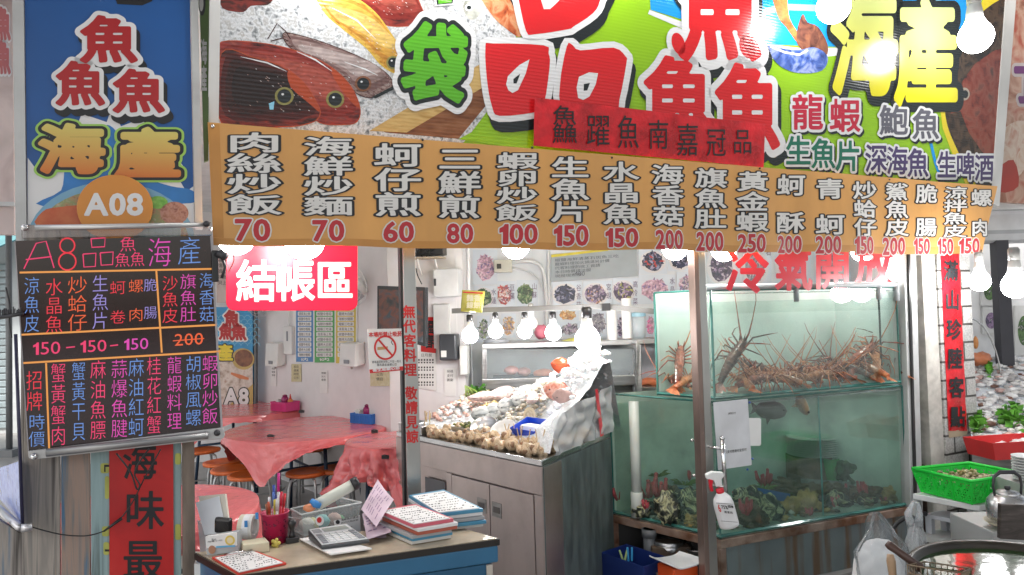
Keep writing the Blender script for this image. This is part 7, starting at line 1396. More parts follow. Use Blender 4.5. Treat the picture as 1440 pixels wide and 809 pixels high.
# plastic box with torch
Bz = ZD + .085; bx = [zd(742, 285), zd(1050, 215), zd(1268, 262), zd(820, 330)]
t = thing('plastic_box', 'translucent plastic box of odds and ends on the desk', 'box', dz_(1000, 470)); P = [onz(u, v, Bz) for u, v in ((409, 716), (478, 700), (508, 707), (424, 724))]; cen = sum(P, V((0, 0, 0))) / 4
clr = GLASS('frosted_box', (.84, .88, .88), .8, .32, (.62, .65, .64), rough=.2); mb = MB(); Q = [low(cen + (p - cen) * .9, ZD + .002) for p in P]
for i in range(4): j = (i + 1) % 4; mb.quad(Q[i], Q[j], P[j], P[i])
mb.quad(*Q); mb.build('walls', clr, t); mb = MB(); mb.tube(P + [P[0]], .0035, 6); mb.build('rim', M('box_rim', (.62, .65, .65), .3, trans=.2), t, smooth=True)
mb = MB(); FB2 = Frame(Q[2].lerp(P[2], .5), (P[2] - P[3]), UP); shape(FB2, mb, [zd(1060, 385), zd(1258, 345), zd(1262, 470), zd(1075, 490)], .003, 0); row(FB2, mb, '海鮮熱炒請洽', zd(1115, 372) + zd(1245, 390), [(.01, .0035, 1, 0, 0)], slope=-.2); row(FB2, mb, '歡迎光臨謝謝', zd(1115, 395) + zd(1245, 410), [(.0, .0035, 1, 0, 0)], slope=-.2); row(FB2, mb, '電話', zd(1165, 430) + zd(1200, 445), [(0, .0035, 1, 0, 0)], slope=-.2); shape(FB2, mb, ell(*zd(1090, 395), 3, 3), .0035, 1); shape(FB2, mb, ell(*zd(955, 385), 6, 7), .003, 0); shape(FB2, mb, ell(*zd(952, 380), 3.4, 4), .0034, 2); mb.build('label', [paper, ink, redink], t)
for i, (f, g, c, s) in enumerate(((.25, .4, (.6, .58, .3), .028), (.45, .5, (.2, .5, .5), .03), (.7, .5, (.6, .4, .35), .028), (.8, .4, (.15, .4, .2), .022), (.15, .5, (.66, .66, .6), .03))):
    c0 = (Q[0].lerp(Q[1], g)).lerp(Q[3].lerp(Q[2], f), .5); c0 = Q[0].lerp(Q[1], f).lerp(Q[3].lerp(Q[2], f), .5); mb = MB(); mb.blob(c0 + UP * s * .9, (s, s * .7, s * .85), 3, .2, 3, i); tag(mb.build('small_item', M('item_%d' % i, c, .5), smooth=True), ['yellowish roll', 'teal wad', 'pinkish wad', 'green wad', 'white roll'][i] + ' inside the translucent plastic box', 'item')
A0, A1 = at(*zd(930, 272), 2.52), at(*zd(1250, 92), 2.58); t = thing('torch', 'white tubular torch with black end resting on the plastic box', 'torch', A0); d = (A1 - A0); mb = MB(); mb.tube([A0, A0 + d * .02, A0 + d * .84], [.012, .0205, .0205], 20); mb.build('tube', M('torch_white', (.64, .66, .58), .35), t, smooth=True); mb = MB(); mb.tube([A0 + d * .845, A0 + d * .95, A0 + d], [.0225, .0235, .02], 20); mb.build('end_cap', black_pl, t, smooth=True); mb = MB(); mb.tube([at(*zd(890, 230), 2.49), at(*zd(925, 262), 2.49), at(*zd(965, 278), 2.49)], [.008, .013, .009], 10); mb.build('blue_switch', M('tab_blue', (.03, .2, .5), .4), t, smooth=True)
mb = MB(); mb.blob(at(*zd(880, 290), 2.5), (.022, .015, .014), 3, .1, 2, 1); tag(mb.build('orange_ball', M('peach_plastic', (.65, .25, .12), .4), smooth=True), 'peach coloured round piece at the torch front end', 'piece')
# calculator on a pad
for k in range(3): slab('notepad', ['bottom sheet block of the pad under calculator', 'middle sheet block of the pad under calculator', 'top sheet of the pad under the calculator'][k], 'pad', [zd(805 + k * 2, 520), zd(1000, 490 + k * 2), zd(1350, 590 + k), zd(1045 - k * 3, 640 - k * 2)], ZD + .005 + .005 * k, .0045, M('pad_%d' % k, ((.62, .6, .58), (.5, .42, .42), (.7, .7, .69))[k], .7))
t = thing('calculator', 'silver grey desk calculator with tilted display on the pad', 'calculator', dz_(1100, 560)); c4 = [onz(*zd(x, y), z) for x, y, z in ((870, 455, ZD + .05), (1160, 412, ZD + .05), (1335, 530, ZD + .028), (970, 578, ZD + .028))]
mb = MB(); mb.add(c4 + [low(p, ZD + .017) for p in c4], [(3, 2, 1, 0), (4, 5, 6, 7), (0, 1, 5, 4), (1, 2, 6, 5), (2, 3, 7, 6), (3, 0, 4, 7)]); mb.build('case', M('calc_dark', (.05, .055, .06), .35), t, bevel=.004)
nC = (c4[1] - c4[0]).cross(c4[3] - c4[0]).normalized(); nC = nC if nC.z > 0 else -nC; cq = lambda a, b, h: c4[0].lerp(c4[1], a).lerp(c4[3].lerp(c4[2], a), b) + nC * h
def cpl(a0, b0, a1, b1, h0, h1): mb = MB(); mb.prism([cq(a0, b1, h0), cq(a1, b1, h0), cq(a1, b0, h0), cq(a0, b0, h0)], nC * (h1 - h0)); return mb
cpl(.02, .02, .98, .96, .0005, .003).build('face_plate', M('calc_silver', (.6, .62, .63), .3, .1), t, bevel=.002); cpl(.3, .1, .9, .3, .0032, .004).build('display', M('lcd', (.33, .37, .34), .15), t); cpl(.05, .08, .25, .3, .0032, .004).build('solar_cell', M('solar', (.3, .3, .31), .2), t)
for j in range(5):
    for i in range(6): 
        o = cpl(.06 + i * .152, .4 + j * .108, .06 + i * .152 + .115, .4 + j * .108 + .078, .0032, .006).build('key', M('key_light', (.66, .66, .66), .4) if i not in (0, 5) else M('key_grey', (.25, .26, .28), .4), t); 
# receipts, stacks of clipboards
z5 = lambda x, y: (500 + x / 3.79, 600 + y / 3.79)
pinkp = M('pink_receipt', (.6, .48, .56), .7)
for i, q in enumerate((((30, 440), (120, 345), (205, 430), (110, 520)), ((35, 480), (150, 430), (190, 560), (60, 590)), ((40, 520), (130, 480), (165, 590), (85, 595)))):
    z = ZD + (.07, .03, .012)[i]; P = [onz(*z5(*p), z) for p in q]; P = [p + UP * dz for p, dz in zip(P, ((.0, .05, .03, -.01), (.01, .03, 0, -.01), (0, .01, 0, 0))[i])]; mb = MB(); mb.grid(lambda a, b: (P[0] * (1 - a) + P[1] * a) * (1 - b) + (P[3] * (1 - a) + P[2] * a) * b + UP * .008 * math.sin(a * 4 + i) * math.sin(b * 3), 8, 8)
    t = tag(mb.build('receipt', pinkp, smooth=True, base=P[0]), ['pink receipt sheet curling up highest beside the box', 'pink receipt sheet in the middle of the curled heap', 'pink receipt sheet lowest in the curled heap'][i], 'receipt', 'curled pink receipts'); mb = MB()
    for k in range(7):
        a0 = .12; 
        for s in range(4):
            if (k * 3 + s) % 5 == 0: continue
            f = lambda a, b: (P[0] * (1 - a) + P[1] * a) * (1 - b) + (P[3] * (1 - a) + P[2] * a) * b + UP * (.008 * math.sin(a * 4 + i) * math.sin(b * 3) + .0012); b0 = .12 + k * .11; a0 = .1 + s * .21; mb.quad(f(a0, b0), f(a0 + .16, b0), f(a0 + .16, b0 + .025), f(a0, b0 + .025))
    mb.build('writing', M('purple_ink', (.2, .12, .25), .6), t)
def stack(px, z0, n, th, mats, lab, top_label, board, grp):
    z = z0; c = V((sum(p[0] for p in px) / 4, sum(p[1] for p in px) / 4)); r = random.Random(n + int(px[0][0]))
    for i in range(n):
        z += th; du, dv = (r.uniform(-7, 7), r.uniform(-1.0, 1.0)) if i < n - 1 else (0, 0); lift = (z0 + n * th - z) * 1000 / 2.6 ; q = [(u + du, v + dv + lift) for u, v in px]
        if i == n - 1: clip(top_label, px, z, th * .92, board, 8, grp=grp)
        else: 
            o = slab('order_pad', lab % ['lowest', 'second lowest', 'third from bottom', 'fourth from bottom', 'fifth from bottom'][i], 'pad', q, z, th * .9, [mats[i % len(mats)]]); o['group'] = grp
stack([z5(285, 365), z5(470, 335), z5(680, 437), z5(440, 465)], ZD + .001, 5, .0135, [M('board_cream', (.58, .56, .52), .6), tealp, greyp, M('board_white', (.7, .7, .7), .6)], 'board %s in the rear pile at the desk right end', 'clipboard with blue edged form on top of the rear pile', tealp, 'rear pile of clipboards')
stack([z5(122, 445), z5(320, 412), z5(522, 490), z5(310, 525)], ZD + .001, 6, .0125, [M('board_cream', (.58, .56, .52), .6), tealp, greyp, M('board_redbrown', (.4, .1, .06), .5), M('board_white', (.7, .7, .7), .6)], 'board %s in the front pile at the desk right end', 'red edged clipboard with form on top of the front pile', M('clip_pink', (.6, .12, .16), .4), 'front pile of clipboards')
# ---------------------------------------------------------------- tiled pillar and its couplet
def BRICK(name):
    m, n, l, b = _nt(name); b.inputs['Roughness'].default_value = .3; tc = n.new('ShaderNodeTexCoord'); mp = n.new('ShaderNodeMapping'); mp.inputs['Rotation'].default_value = (R(90), 0, 0); l.new(tc.outputs['Object'], mp.inputs[0])
    s = n.new('ShaderNodeSeparateXYZ'); l.new(tc.outputs['Object'], s.inputs[0]); cb = n.new('ShaderNodeCombineXYZ'); l.new(s.outputs[0], cb.inputs[0]); l.new(s.outputs[2], cb.inputs[1])
    bt_ = n.new('ShaderNodeTexBrick'); bt_.inputs['Scale'].default_value = 1; bt_.inputs['Brick Width'].default_value = .26; bt_.inputs['Row Height'].default_value = .115; bt_.inputs['Mortar Size'].default_value = .007; bt_.inputs['Mortar Smooth'].default_value = .1; bt_.inputs['Color1'].default_value = (.42, .42, .41, 1); bt_.inputs['Color2'].default_value = (.52, .51, .49, 1); bt_.inputs['Mortar'].default_value = (.07, .065, .06, 1); l.new(cb.outputs[0], bt_.inputs['Vector'])
    nz = n.new('ShaderNodeTexNoise'); nz.inputs['Scale'].default_value = 90; l.new(tc.outputs['Object'], nz.inputs['Vector']); rp = n.new('ShaderNodeMapRange'); rp.inputs[1].default_value = .35; rp.inputs[2].default_value = .65; rp.inputs[3].default_value = .7; rp.inputs[4].default_value = 1.1; l.new(nz.outputs['Fac'], rp.inputs[0]); mx = n.new('ShaderNodeMixRGB'); mx.blend_type = 'MULTIPLY'; mx.inputs[0].default_value = 1; l.new(bt_.outputs['Color'], mx.inputs[1]); l.new(rp.outputs[0], mx.inputs[2]); l.new(mx.outputs[0], b.inputs['Base Color'])
    bp = n.new('ShaderNodeBump'); bp.inputs['Strength'].default_value = .5; bp.inputs['Distance'].default_value = .004; bp.invert = True; l.new(bt_.outputs['Fac'], bp.inputs['Height']); l.new(bp.outputs[0], b.inputs['Normal']); return m
FT2 = facade(-.02)
t = thing('tiled_pillar', 'speckled grey tiled pillar between the two stalls', 'pillar', fs(4.35, .1, .012)); a0, a1 = FT2.px(1324, 500)[0], FT2.px(1370, 500)[0]; b0 = FT2.px(1305, 500)[0]
mb = MB(); mb.prism([FT2.w(a0, -1.988), FT2.w(a1, -1.988), FT2.w(a1, -1.988) - FT2.n * .3, FT2.w(a0, -1.988) - FT2.n * .3], UP * 2.2); o = mb.build('tiles', BRICK('grey_tiles'), t); 
mb = MB(); mb.prism([FT2.w(b0, -1.988, -.012), FT2.w(a0 - .002, -1.988, -.012), FT2.w(a0 - .002, -1.988, -.3), FT2.w(b0, -1.988, -.3)], UP * 2.2); mb.build('plaster_edge', M('stained_plaster', (.52, .5, .46), .7, 0, .3, 9, dirt=.6), t)
t = thing('red_couplet', 'narrow red paper couplet pasted on the tiled pillar', 'banner', FT2.p(1347, 605)); mb = MB()
mb.grid(lambda a, b: FT2.p(1321 + 26 * a + 12 * b, 335 + b * 271, .004 + .004 * noise.noise(V((a * 3, b * 16, 5)))), 6, 40); mb.build('paper', M('glossy_red_paper', (.55, .008, .02), .2), t, smooth=True); mb = MB()
for i, c in enumerate('滿山珍陸客點'): v = 366 + i * 41; put(FT2, mb, c, (1325 + i * 1.9, v, 1346 + i * 1.9, v + 30), [(.03, .0095, 0, 0, 0)])
mb.build('lettering', ink, t)
sheet(FT2, [(1333, 606), (1361, 604), (1359, 612), (1334, 616)], .001, .003).build('paper_remnant', M('old_tape', (.45, .36, .25), .7), t)
# ---------------------------------------------------------------- shelf, green basket, kettle
t = thing('white_shelf', 'white topped metal shelf below the green basket', 'shelf', onz(1340, 712, .5)); zS = .54
S0, S1, S2 = onz(1283, 694, zS), onz(1377, 711, zS), onz(1460, 696, zS); S3 = S0 + (S2 - S1); mb = MB(); mb.prism([p - UP * .03 for p in (S0, S1, S2, S3)], UP * .03); mb.build('top', M('shelf_white', (.66, .68, .68), .3), t, bevel=.004)
gm_ = M('grey_shelf_metal', (.45, .47, .47), .4, .4)
for p in (S0, S1, S2, S3): mb = MB(); q = p.lerp((S0 + S2) / 2, .06); mb.box(low(q, (zS - .03) / 2 + .006), (.03, .03, zS - .045), S1 - S0, S2 - S1); mb.build('leg', gm_, t)
mb = MB(); mb.prism([low(p.lerp((S0 + S2) / 2, .03), .3) for p in (S0, S1, S2, S3)], UP * .03); mb.build('lower_board', M('shelf_grey', (.4, .41, .4), .4), t)
zB = zS + .125; G = [onz(u, v, zB) for u, v in ((1283, 659), (1366, 677), (1440, 666), (1362, 651))]; gc = sum(G, V((0, 0, 0))) / 4; gb = [low(gc + (p - gc) * .84, zS + .004) for p in G]
green = M('bright_green_plastic', (.02, .62, .06), .35, 0, .06)
def MESHY(name, col):
    m, n, l, b = _nt(name); b.inputs['Base Color'].default_value = (*col, 1); b.inputs['Roughness'].default_value = .35; tc = n.new('ShaderNodeTexCoord'); ck = n.new('ShaderNodeTexVoronoi'); ck.inputs['Scale'].default_value = 75; ck.inputs['Randomness'].default_value = .15; l.new(tc.outputs['Object'], ck.inputs['Vector']); mt = n.new('ShaderNodeMath'); mt.operation = 'LESS_THAN'; mt.inputs[1].default_value = .36; l.new(ck.outputs['Distance'], mt.inputs[0]); tr = n.new('ShaderNodeBsdfTransparent'); mx = n.new('ShaderNodeMixShader'); l.new(mt.outputs[0], mx.inputs[0]); l.new(b.outputs[0], mx.inputs[1]); l.new(tr.outputs[0], mx.inputs[2]); l.new(mx.outputs[0], n['Material Output'].inputs[0]); return m
t = thing('green_basket', 'bright green mesh basket of shellfish on the white shelf', 'basket', gc - UP * .12); mg = MESHY('green_mesh', (.02, .62, .06)); mb = MB()
for i in range(4): j = (i + 1) % 4; mb.quad(gb[i].lerp(G[i], .12), gb[j].lerp(G[j], .12), gb[j].lerp(G[j], .85), gb[i].lerp(G[i], .85))
mb.build('mesh_side', mg, t); mb = MB()
for i in range(4):
    j = (i + 1) % 4; mb.quad(gb[i], gb[j], gb[j].lerp(G[j], .13), gb[i].lerp(G[i], .13)); mb.quad(gb[i].lerp(G[i], .84), gb[j].lerp(G[j], .84), G[j], G[i])
    for f in (0, .33, .66):
        a, b = gb[i].lerp(gb[j], f), G[i].lerp(G[j], f); mb.tube([a, b], .006, 5)
mb.quad(*gb); mb.build('frame', green, t); mb = MB(); mb.tube(G + [G[0]], .0085, 8); mb.build('rim', green, t, smooth=True); mb = MB()
for i in range(330):
    a, b = rng.random(), rng.random(); p = gb[0].lerp(gb[1], .06 + .88 * a).lerp(gb[3].lerp(gb[2], .06 + .88 * a), .06 + .88 * b); hh = .1 + .02 * noise.noise(V((a * 4, b * 4, 0))); s = rng.uniform(.011, .018); p = p + UP * (hh * (.7 + .3 * rng.random())); mb.blob(p, (s, s * .8, s * .55), 1, .2, 2, i, rng.randrange(3), Matrix.Rotation(rng.random() * 3, 3, 'Z') @ Matrix.Rotation(rng.uniform(-.6, .6), 3, 'X'))
tag(mb.build('basket_clams', [M('clam_olive', (.35, .3, .12), .35, 0, .3, 40), M('clam_sand', (.5, .42, .25), .35, 0, .3, 40), M('clam_dark', (.2, .17, .08), .35)], smooth=True), 'small olive clams filling the bright green basket', 'clams', kind='stuff')
# things under the shelf
t = thing('plastic_stool', 'pale grey plastic stool under the white shelf', 'stool', low(S0.lerp(S2, .35), .34)); q = low(S0.lerp(S2, .3), 0); mb = MB(); mb.box(q + UP * .42, (.16, .14, .02), S1 - S0, S2 - S1); mb.build('seat', M('pale_grey_plastic', (.5, .52, .56), .4), t)
for i, j in ((-1, -1), (1, -1), (1, 1), (-1, 1)): mb = MB(); mb.box(q + (S1 - S0).normalized() * .065 * i + (S2 - S1).normalized() * .055 * j + UP * .37, (.03, .025, .08), S1 - S0, S2 - S1); mb.build('leg', M('pale_grey_plastic', (.5, .52, .56), .4), t)
mb = MB(); mb.blob(low(S0.lerp(S2, .55), .385), (.1, .08, .05), 3, .5, 4, 3); tag(mb.build('black_bag', M('black_bag', (.015, .015, .02), .25), smooth=True), 'crumpled black plastic bag under the white shelf', 'bag')
mb = MB(); mb.tube([low(S0, .45) + N_ * .04, low(S0, .44) + N_ * .05 + E_ * .03], .012, 8); tag(mb.build('bag_hook', dark_metal), 'dark hook below the white shelf left corner', 'hook')
# kettle
dK = 3.0; kb = at(1419, 733, dK); t = thing('kettle', 'dull aluminium kettle with black looped handle', 'kettle', kb); al = M('kettle_aluminium', (.6, .6, .6), .28, .95, .1, 9, bump=.05); mb = MB(); mb.lathe(kb, [(.06, 0), (.078, .01), (.082, .05), (.078, .085), (.06, .108), (.045, .114)], 32); mb.build('body', al, t, smooth=True); mb = MB(); mb.lathe(kb, [(.047, .112), (.04, .124), (.012, .13), (.01, .132)], 28); mb.build('lid', al, t, smooth=True); mb = MB(); mb.lathe(kb, [(.008, .13), (.012, .138), (.011, .146), (.001, .148)], 16); mb.build('knob', black_pl, t, smooth=True)
mb = MB(); mb.tube([kb + V((-.055, 0, .108)), kb + V((-.06, 0, .15)), kb + V((-.055, 0, .185)), kb + V((-.03, 0, .205)), kb + V((.03, 0, .205)), kb + V((.055, 0, .185)), kb + V((.06, 0, .15)), kb + V((.055, 0, .108))], [.005, .005, .006, .009, .009, .006, .005, .005], 10); mb.build('handle', dark_metal, t, smooth=True); mb = MB(); mb.tube([kb + V((.07, 0, .05)), kb + V((.11, -.01, .09)), kb + V((.125, -.01, .12))], [.02, .013, .011], 10); mb.build('spout', al, t, smooth=True)
bowl('saucer', 'yellowish dish under the kettle', kb - UP * .02, .09, .02, 0, M('dish_cream', (.55, .5, .35), .4), 'dish')
mb = MB(); mb.box(kb + V((.05, .1, -.32)), (.3, .3, .58)); tag(mb.build('gas_cabinet', M('cabinet_grey', (.4, .41, .41), .4, .3), bevel=.005), 'grey metal cabinet carrying the kettle', 'cabinet')
mb = MB(); q = [at(1408, 709, 2.75), at(1470, 712, 2.75), at(1475, 762, 2.75), at(1407, 758, 2.75)]; mb.prism(list(reversed(q)), V((0, .02, 0))); tag(mb.build('dark_board', PRINT('dark_board', [(.02, .016, .014), (.05, .04, .035), (.12, .1, .09)], 6, 1.5, .3, 0, (1, 1, 5))), 'dark wet board standing before the kettle', 'board')
mb = MB()
for i in range(9): mb.lathe(at(1446, 676, 3.4) + UP * .013 * i, [(.04, 0), (.065, .012), (.065, .015), (.04, .003)], 24)
tag(mb.build('bowl_stack', M('bowl_white', (.7, .71, .7), .3)), 'stack of white bowls at the right picture edge', 'bowls')
mb = MB(); P = at(1446, 676, 3.4); mb.box(V((P.x + .1, P.y, P.z / 2)), (.36, .3, P.z - .002)); tag(mb.build('side_cabinet', M('cabinet_grey', (.4, .41, .41), .4, .3)), 'plain grey cabinet under the stacked white bowls', 'cabinet')
# round pan
pc = onz(1450, 812, .8); t = thing('round_pan', 'large dark round pan of green reflecting water at lower right', 'pan', pc - UP * .1); pan_m = M('pan_iron', (.035, .028, .02), .45, .2, .4, 12); mb = MB(); r = .295
mb.lathe(pc, [(r * .8, -.1), (r * .97, -.02), (r * 1.0, 0), (r * .99, .008), (r * .95, .006), (r * .92, -.004), (r * .9, -.02), (.001, -.022)], 64, cap=False); mb.build('rim', pan_m, t, smooth=True); mb = MB(); mb.lathe(pc, [(r * .915, -.012), (.001, -.012)], 48, cap=False); o = mb.build('water', M('pan_water', (.02, .045, .015), .06, 0, .3, 5, spec=.5, bump=.08, bscale=12), t)
mb = MB(); mb.lathe(pc, [(r * .7, -.79), (r * .7, -.1)], 32); tag(mb.build('stove_barrel', M('barrel_dark', (.06, .055, .05), .5, .6, .4)), 'dark barrel stove under the round pan', 'stove')
# wire basket and sticks
t = thing('wire_basket', 'small rusty wire basket before the round pan', 'basket', at(1310, 809, 1.95)); mb = MB(); Wm = M('rusty_wire', (.2, .15, .1), .5, .6); b4 = [at(u, v, d) for u, v, d in ((1276, 795, 1.9), (1352, 806, 1.85), (1365, 800, 2.0), (1300, 790, 2.06))]
for k in range(4):
    q = [p - UP * .022 * k for p in b4]; mb.tube(q + [q[0]], .0022, 5)
for i in range(4):
    for f in range(8): p = b4[i].lerp(b4[(i + 1) % 4], f / 8); mb.tube([p, p - UP * .07], .0016, 4)
mb.build('wires', Wm, t, smooth=True)
def stickpx(label, p, q, r, mat): mb = MB(); a, b = at(*p), at(*q); mb.tube([a, a.lerp(b, .1), a.lerp(b, .3), b], [r * .7, r, r * .85, r * .9], 12); tag(mb.build('tool_handle', mat, smooth=True), label, 'handle', None)
stickpx('dark wooden tool handle slanting towards the round pan', (1247, 764, 2.05), (1296, 800, 1.98), .013, M('dark_wood', (.07, .035, .025), .45)); stickpx('pale wooden tool handle upright beside the plastic bag', (1252, 780, 1.98), (1262, 870, 1.96), .012, M('pale_wood_handle', (.36, .24, .14), .5))
# plastic bags
def PLASTIC(name, milk): return GLASS(name, (.9, .92, .93), 1.2, milk, (.75, .78, .8), .6, .12)
t = thing('plastic_bag', 'clear plastic bag holding white powder beside the tank stand', 'plastic bag', at(1235, 809, 3.1)); dB = 3.1
def sack(px, d, dep, name, mat, par, seed, amp=.03, nv=24):
    L_, R_2 = px; mb = MB()
    def f(a, b):
        k = b * (len(L_) - 1); i = min(int(k), len(L_) - 2); s = k - i; l = V((*L_[i], 0)).lerp(V((*L_[i + 1], 0)), s); r2 = V((*R_2[i], 0)).lerp(V((*R_2[i + 1], 0)), s); th = a * 2 * math.pi; c = (l + r2) / 2; w_ = (r2 - l).x / 2
        q = at(c.x + w_ * math.cos(th), c.y + (r2 - l).y / 2 * math.cos(th), d + dep * math.sin(th) * min(1, .3 + b)); nz = noise.noise(V((math.cos(th) * 2.4, math.sin(th) * 2.4, b * 3 + seed))) + .6 * noise.noise(V((math.cos(th) * 6, math.sin(th) * 6, b * 2 + seed))); return q + (q - at(c.x, c.y, d)).normalized() * nz * amp
    mb.grid(f, 56, nv); return mb.build(name, mat, par, smooth=True)
sack(([(1229, 720), (1222, 745), (1203, 775), (1202, 800), (1212, 840)], [(1236, 720), (1256, 745), (1268, 765), (1285, 800), (1292, 850)]), dB, .1, 'bag', PLASTIC('clear_film', .07), t, 1)
mb = MB(); mb.blob(at(1238, 812, 3.12), (.11, .07, .17), 4, .16, 2.5, 4); mb.build('powder', M('white_powder', (.74, .74, .74), .8), t, smooth=True)
t = thing('carrier_bag', 'white carrier bag hanging by its handles from the shelf', 'plastic bag', at(1290, 809, 3.2)); sack(([(1283, 735), (1277, 755), (1268, 780), (1262, 810), (1265, 850)], [(1292, 735), (1298, 755), (1303, 780), (1312, 810), (1315, 850)]), 3.2, .07, 'bag', PLASTIC('white_film', .3), t, 6, .02)
mb = MB(); 
for s in (0, .03): mb.tube([at(1281, 738, 3.2 + s), at(1277, 722, 3.2 + s), at(1284, 706, 3.2 + s), at(1291, 708, 3.2 + s), at(1293, 722, 3.2 + s), at(1291, 740, 3.2 + s)], [.022, .016, .007, .007, .014, .022], 10)
mb.build('handle_loop', PLASTIC('white_film', .3), t, smooth=True)
cable('hose', 'black curved hose behind the carrier bag', [at(1255, 745, 3.5), at(1262, 735, 3.5), at(1275, 728, 3.5), at(1290, 728, 3.5)], .012, black_pl, 'hose', 8)
# ---------------------------------------------------------------- neighbouring stall
FNB = Frame(at(1420, 560, 5.0), V((1, .2, 0)), UP)
t = thing('neighbour_counter', 'white bed of the neighbouring seafood stall', 'counter', V((3.8, 5.1, 0))); mb = MB(); A_ = onz(1366, 628, .66); B2 = onz(1470, 640, .66); A2, B3 = at(1362, 505, 5.9), at(1480, 500, 5.9); mb.add([A_, B2, B3, A2], [(0, 1, 2, 3)]); mb.build('bed', M('crushed_ice', (.72, .75, .78), .3), t); mb = MB(); mb.prism([low(A_, .02), low(B2, .02), low(B3, .02), low(A2, .02)], UP * .6); mb.build('cabinet', steel_dk, t)
mats = [M('nb_white', (.66, .64, .62), .35, 0, .2, 30), M('nb_pink', (.55, .36, .32), .35, 0, .3, 30), M('nb_brown', (.2, .1, .07), .4, 0, .4, 30), M('nb_grey', (.4, .38, .37), .35, 0, .3, 30), wsq]
mb = MB()
for i in range(420):
    a, b = rng.random(), rng.random(); p = A_.lerp(B2, a).lerp(A2.lerp(B3, a), b); s = rng.uniform(.018, .04); mb.blob(p + UP * s * .4, (s, s * .8, s * .5), 1, .3, 2, i, rng.choice((0, 0, 4, 1, 3, 2) if noise.noise(V((a * 6, b * 6, 9))) > 0 else (0, 4, 4, 0, 3)))
tag(mb.build('neighbour_seafood', mats, smooth=True), 'mixed white, pink and brown seafood heaped on the neighbouring stall', 'seafood', kind='stuff'); mb = MB()
for i in range(240):
    a, b = rng.choice(((.05, .18), (.12, .14), (.45, .22), (.6, .25), (.25, .75), (.75, .2))); p = A_.lerp(B2, a + rng.gauss(0, .05)).lerp(A2.lerp(B3, a), b + rng.gauss(0, .035)) + UP * rng.uniform(.03, .08); s = rng.uniform(.02, .04); q = V((rng.uniform(-1, 1), rng.uniform(-1, 1), rng.uniform(-.3, .8))).normalized() * s; w_ = q.cross(V((rng.random(), rng.random(), rng.random()))).normalized() * s * .7; mb.add([p - q, p + w_, p + q, p - w_], [(0, 1, 2, 3)])
tag(mb.build('lettuce', M('lettuce', (.12, .35, .04), .45, 0, .4, 14)), 'green lettuce leaves tucked among the neighbouring seafood', 'lettuce', kind='stuff')
tray('red_basin', 'red plastic basin at the front of the neighbouring stall', onz(1425, 640, .64), V((1, .15, 0)), .42, .2, .1, M('red_basin', (.6, .03, .03), .35), .1, 'basin')
t = thing('glass_cover', 'curved glass food cover on the neighbouring stall', 'cover', at(1385, 540, 5.5)); mb = MB(); mb.grid(lambda a, b: at(1358 + 36 * math.sin(a * 1.57) + 14 * a, 446 + 85 * (1 - math.cos(a * 1.57)), 5.4 + .5 * b), 14, 4); mb.build('glass', GLASS('cover_glass', (.92, .94, .95), 1.2, .08, (.7, .7, .72)), t, smooth=True); mb = MB()
for b in (0, 1): mb.tube([at(1358 + 36 * math.sin(i / 14 * 1.57) + 14 * i / 14, 446 + 85 * (1 - math.cos(i / 14 * 1.57)), 5.4 + .5 * b) for i in range(15)], .006, 6)
mb.build('frame', chrome, t, smooth=True)
mb = MB(); mb.blob(at(1378, 505, 5.6), (.08, .06, .05), 3, .4, 4, 3); tag(mb.build('prawn_pile', M('prawn_orange', (.65, .22, .1), .4), smooth=True), 'orange prawns under the curved glass cover', 'prawns')
wall('neighbour_wall', (2.75, 6.35), (6.6, 6.9), .012, 3.2, .1, M('neighbour_white', (.7, .71, .72), .5, 0, .1), 'white back wall of the neighbouring stall')
FW2 = wallframe((2.75, 6.34), (6.6, 6.89)); FW2.o.z = 1.5
for a, lb, c in (((1378, 392, 1400, 430), 'upper framed dish picture behind the ribbed bulb', grn), ((1380, 432, 1403, 470), 'lower framed dish picture above the glass cover', pur), ((1425, 430, 1450, 500), 'dish picture at the right picture edge of the neighbour', grn)):
    t = thing('framed_picture', lb, 'picture', FW2.p(a[0], a[3])); sheet(FW2, rect(*a), .02, .02).build('card', M('card_pale', (.62, .63, .62), .4), t); mb = MB(); shape(FW2, mb, ell((a[0] + a[2]) / 2, (a[1] + a[3]) / 2, (a[2] - a[0]) * .36, (a[3] - a[1]) * .3), .022); mb.build('dish_print', PRINT('nb_print_%d' % a[0], list(c[:3]) + [(.6, .58, .56)], 22, 1), t)
t = thing('dark_post', 'dark grey upright post of the neighbouring stall', 'post', V((3.9, 5.6, 0))); p = at(1413, 500, 5.7); mb = MB(); mb.box(V((p.x, p.y, 1.5)), (.1, .08, 2.95)); mb.build('tube', M('dark_post', (.045, .045, .055), .5), t)
t = thing('air_conditioner', 'pale rounded box unit above the neighbouring bulbs', 'unit', at(1410, 340, 5.8)); mb = MB(); P = at(1412, 318, 5.8); mb.box(P, (.62, .25, .28)); mb.build('case', M('unit_white', (.66, .68, .7), .4), t, bevel=.06); mb = MB(); mb.box(P + V((0, -.127, -.06)), (.5, .004, .03)); mb.build('louvre', M('unit_grey', (.4, .42, .44), .4), t)
mb = MB(); fbox(mb, 1366, 286, 1500, 296, 5.2, .1); tag(mb.build('canopy_rail', M('rail_white', (.6, .62, .63), .4)), 'white horizontal rail above the pale box unit', 'rail')
FS3 = Frame(at(1425, 150, 5.0), E_, UP + N_ * .1)
t = thing('neighbour_sign', 'neighbouring shop sign with a grilled meat photo and purple lettering', 'sign', at(1425, 285, 5.0)); sheet(FS3, [(1404, -60), (1500, -60), (1500, 290), (1398, 284)], .05).build('panel', PRINT('meat_sign_print', [(.1, .04, .03), (.3, .12, .07), (.5, .32, .24), (.35, .06, .03), (.2, .13, .08)], 3.2, 1.6, .3), t)
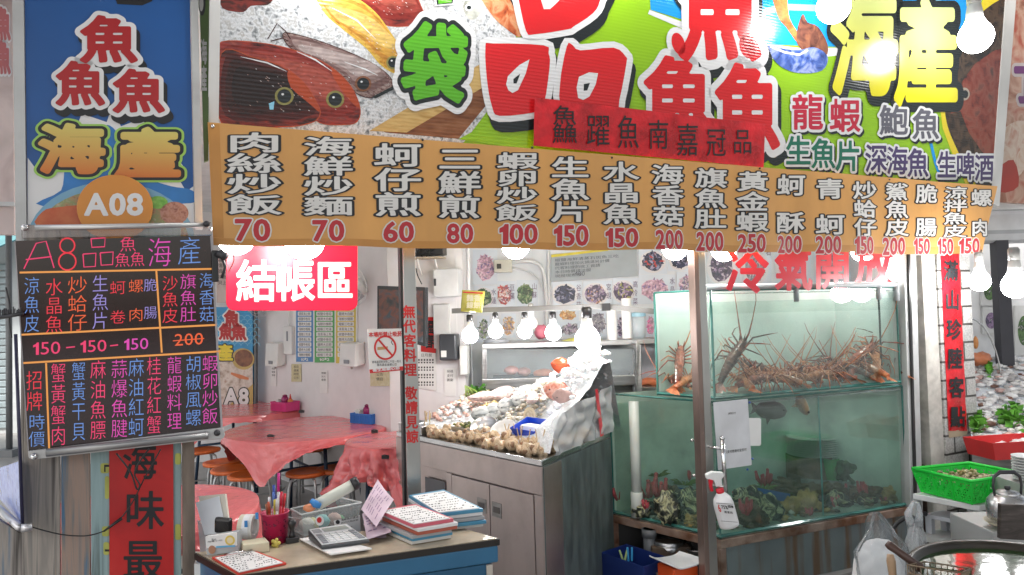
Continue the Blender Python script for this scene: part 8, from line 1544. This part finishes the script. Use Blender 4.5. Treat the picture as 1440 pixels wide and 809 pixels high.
txt = MB(); put(FS3, txt, '了', (1424, 90, 1462, 145), [(.14, .001, 0, 0, 0), (.06, .002, 1, 0, 0)]); shape(FS3, txt, [(1404, 190), (1440, 170), (1450, 215), (1430, 250), (1410, 240)], .001, 2, 4); shape(FS3, txt, [(1402, 240), (1425, 225), (1432, 262), (1405, 270)], .0015, 3, 3); txt.build('lettering', [M('dusty_white', (.5, .45, .45), .4), M('dusty_purple', (.15, .03, .16), .4), PRINT('prawn_sign_print', [(.5, .3, .2), (.6, .5, .42), (.4, .1, .04)], 8, 1, .3), M('chili_red', (.36, .03, .015), .4)], t)
mb = MB(); mb.blob(at(1372, 482, 5.5), (.02, .02, .05), 2, .2, 3, 1); tag(mb.build('small_figure', M('orange_toy', (.6, .25, .08), .5), smooth=True), 'small orange ornament on the glass cover', 'ornament')
# ---------------------------------------------------------------- the bright street at the left
rd = MB(); rd.prism([V((-2.4, 3.4, .004)), V((-30, 30, .004)), V((-60, 30, .004)), V((-9, 2.2, .004))], UP * .004)
struct(rd, 'pavement', M('pale_paving', (.5, .5, .5), .5, 0, .15, 3))
t = thing('street_kiosk', 'pale shuttered street building glimpsed left of the neon board', 'building', (-8.4, 11.6, .01)); mb = MB(); mb.box((-8.4, 11.6, 2.2), (3.4, 2.4, 4.4)); mb.build('wall', M('kiosk_white', (.5, .53, .54), .5, 0, .2, 1.5, dirt=.3), t)
mb = MB()
for k in range(24): mb.box((-8.3, 10.38, .12 + k * .1), (1.9, .03, .085))
mb.build('shutter', M('shutter_grey', (.3, .36, .38), .45, .3, .2), t, bevel=.01)
mb = MB(); mb.add([(-9.9, 10.39, 2.95), (-6.9, 10.39, 2.95), (-6.9, 9.5, 2.6), (-9.9, 9.5, 2.6)], [(0, 1, 2, 3)]); mb.build('awning', M('awning_teal', (.1, .26, .28), .6), t, solid=.02)
t = thing('street_pole', 'thin grey pole standing before the shuttered building', 'pole', (-6.02, 8.5, .01)); mb = MB(); mb.tube([(-6.02, 8.5, .0), (-6.02, 8.5, 3.4)], .035, 10); mb.build('shaft', M('pole_grey', (.2, .21, .22), .5, .4), t, smooth=True); mb = MB(); mb.box((-6.02, 8.5, .05), (.22, .22, .1)); mb.build('foot', M('pole_grey', (.2, .21, .22), .5, .4), t)
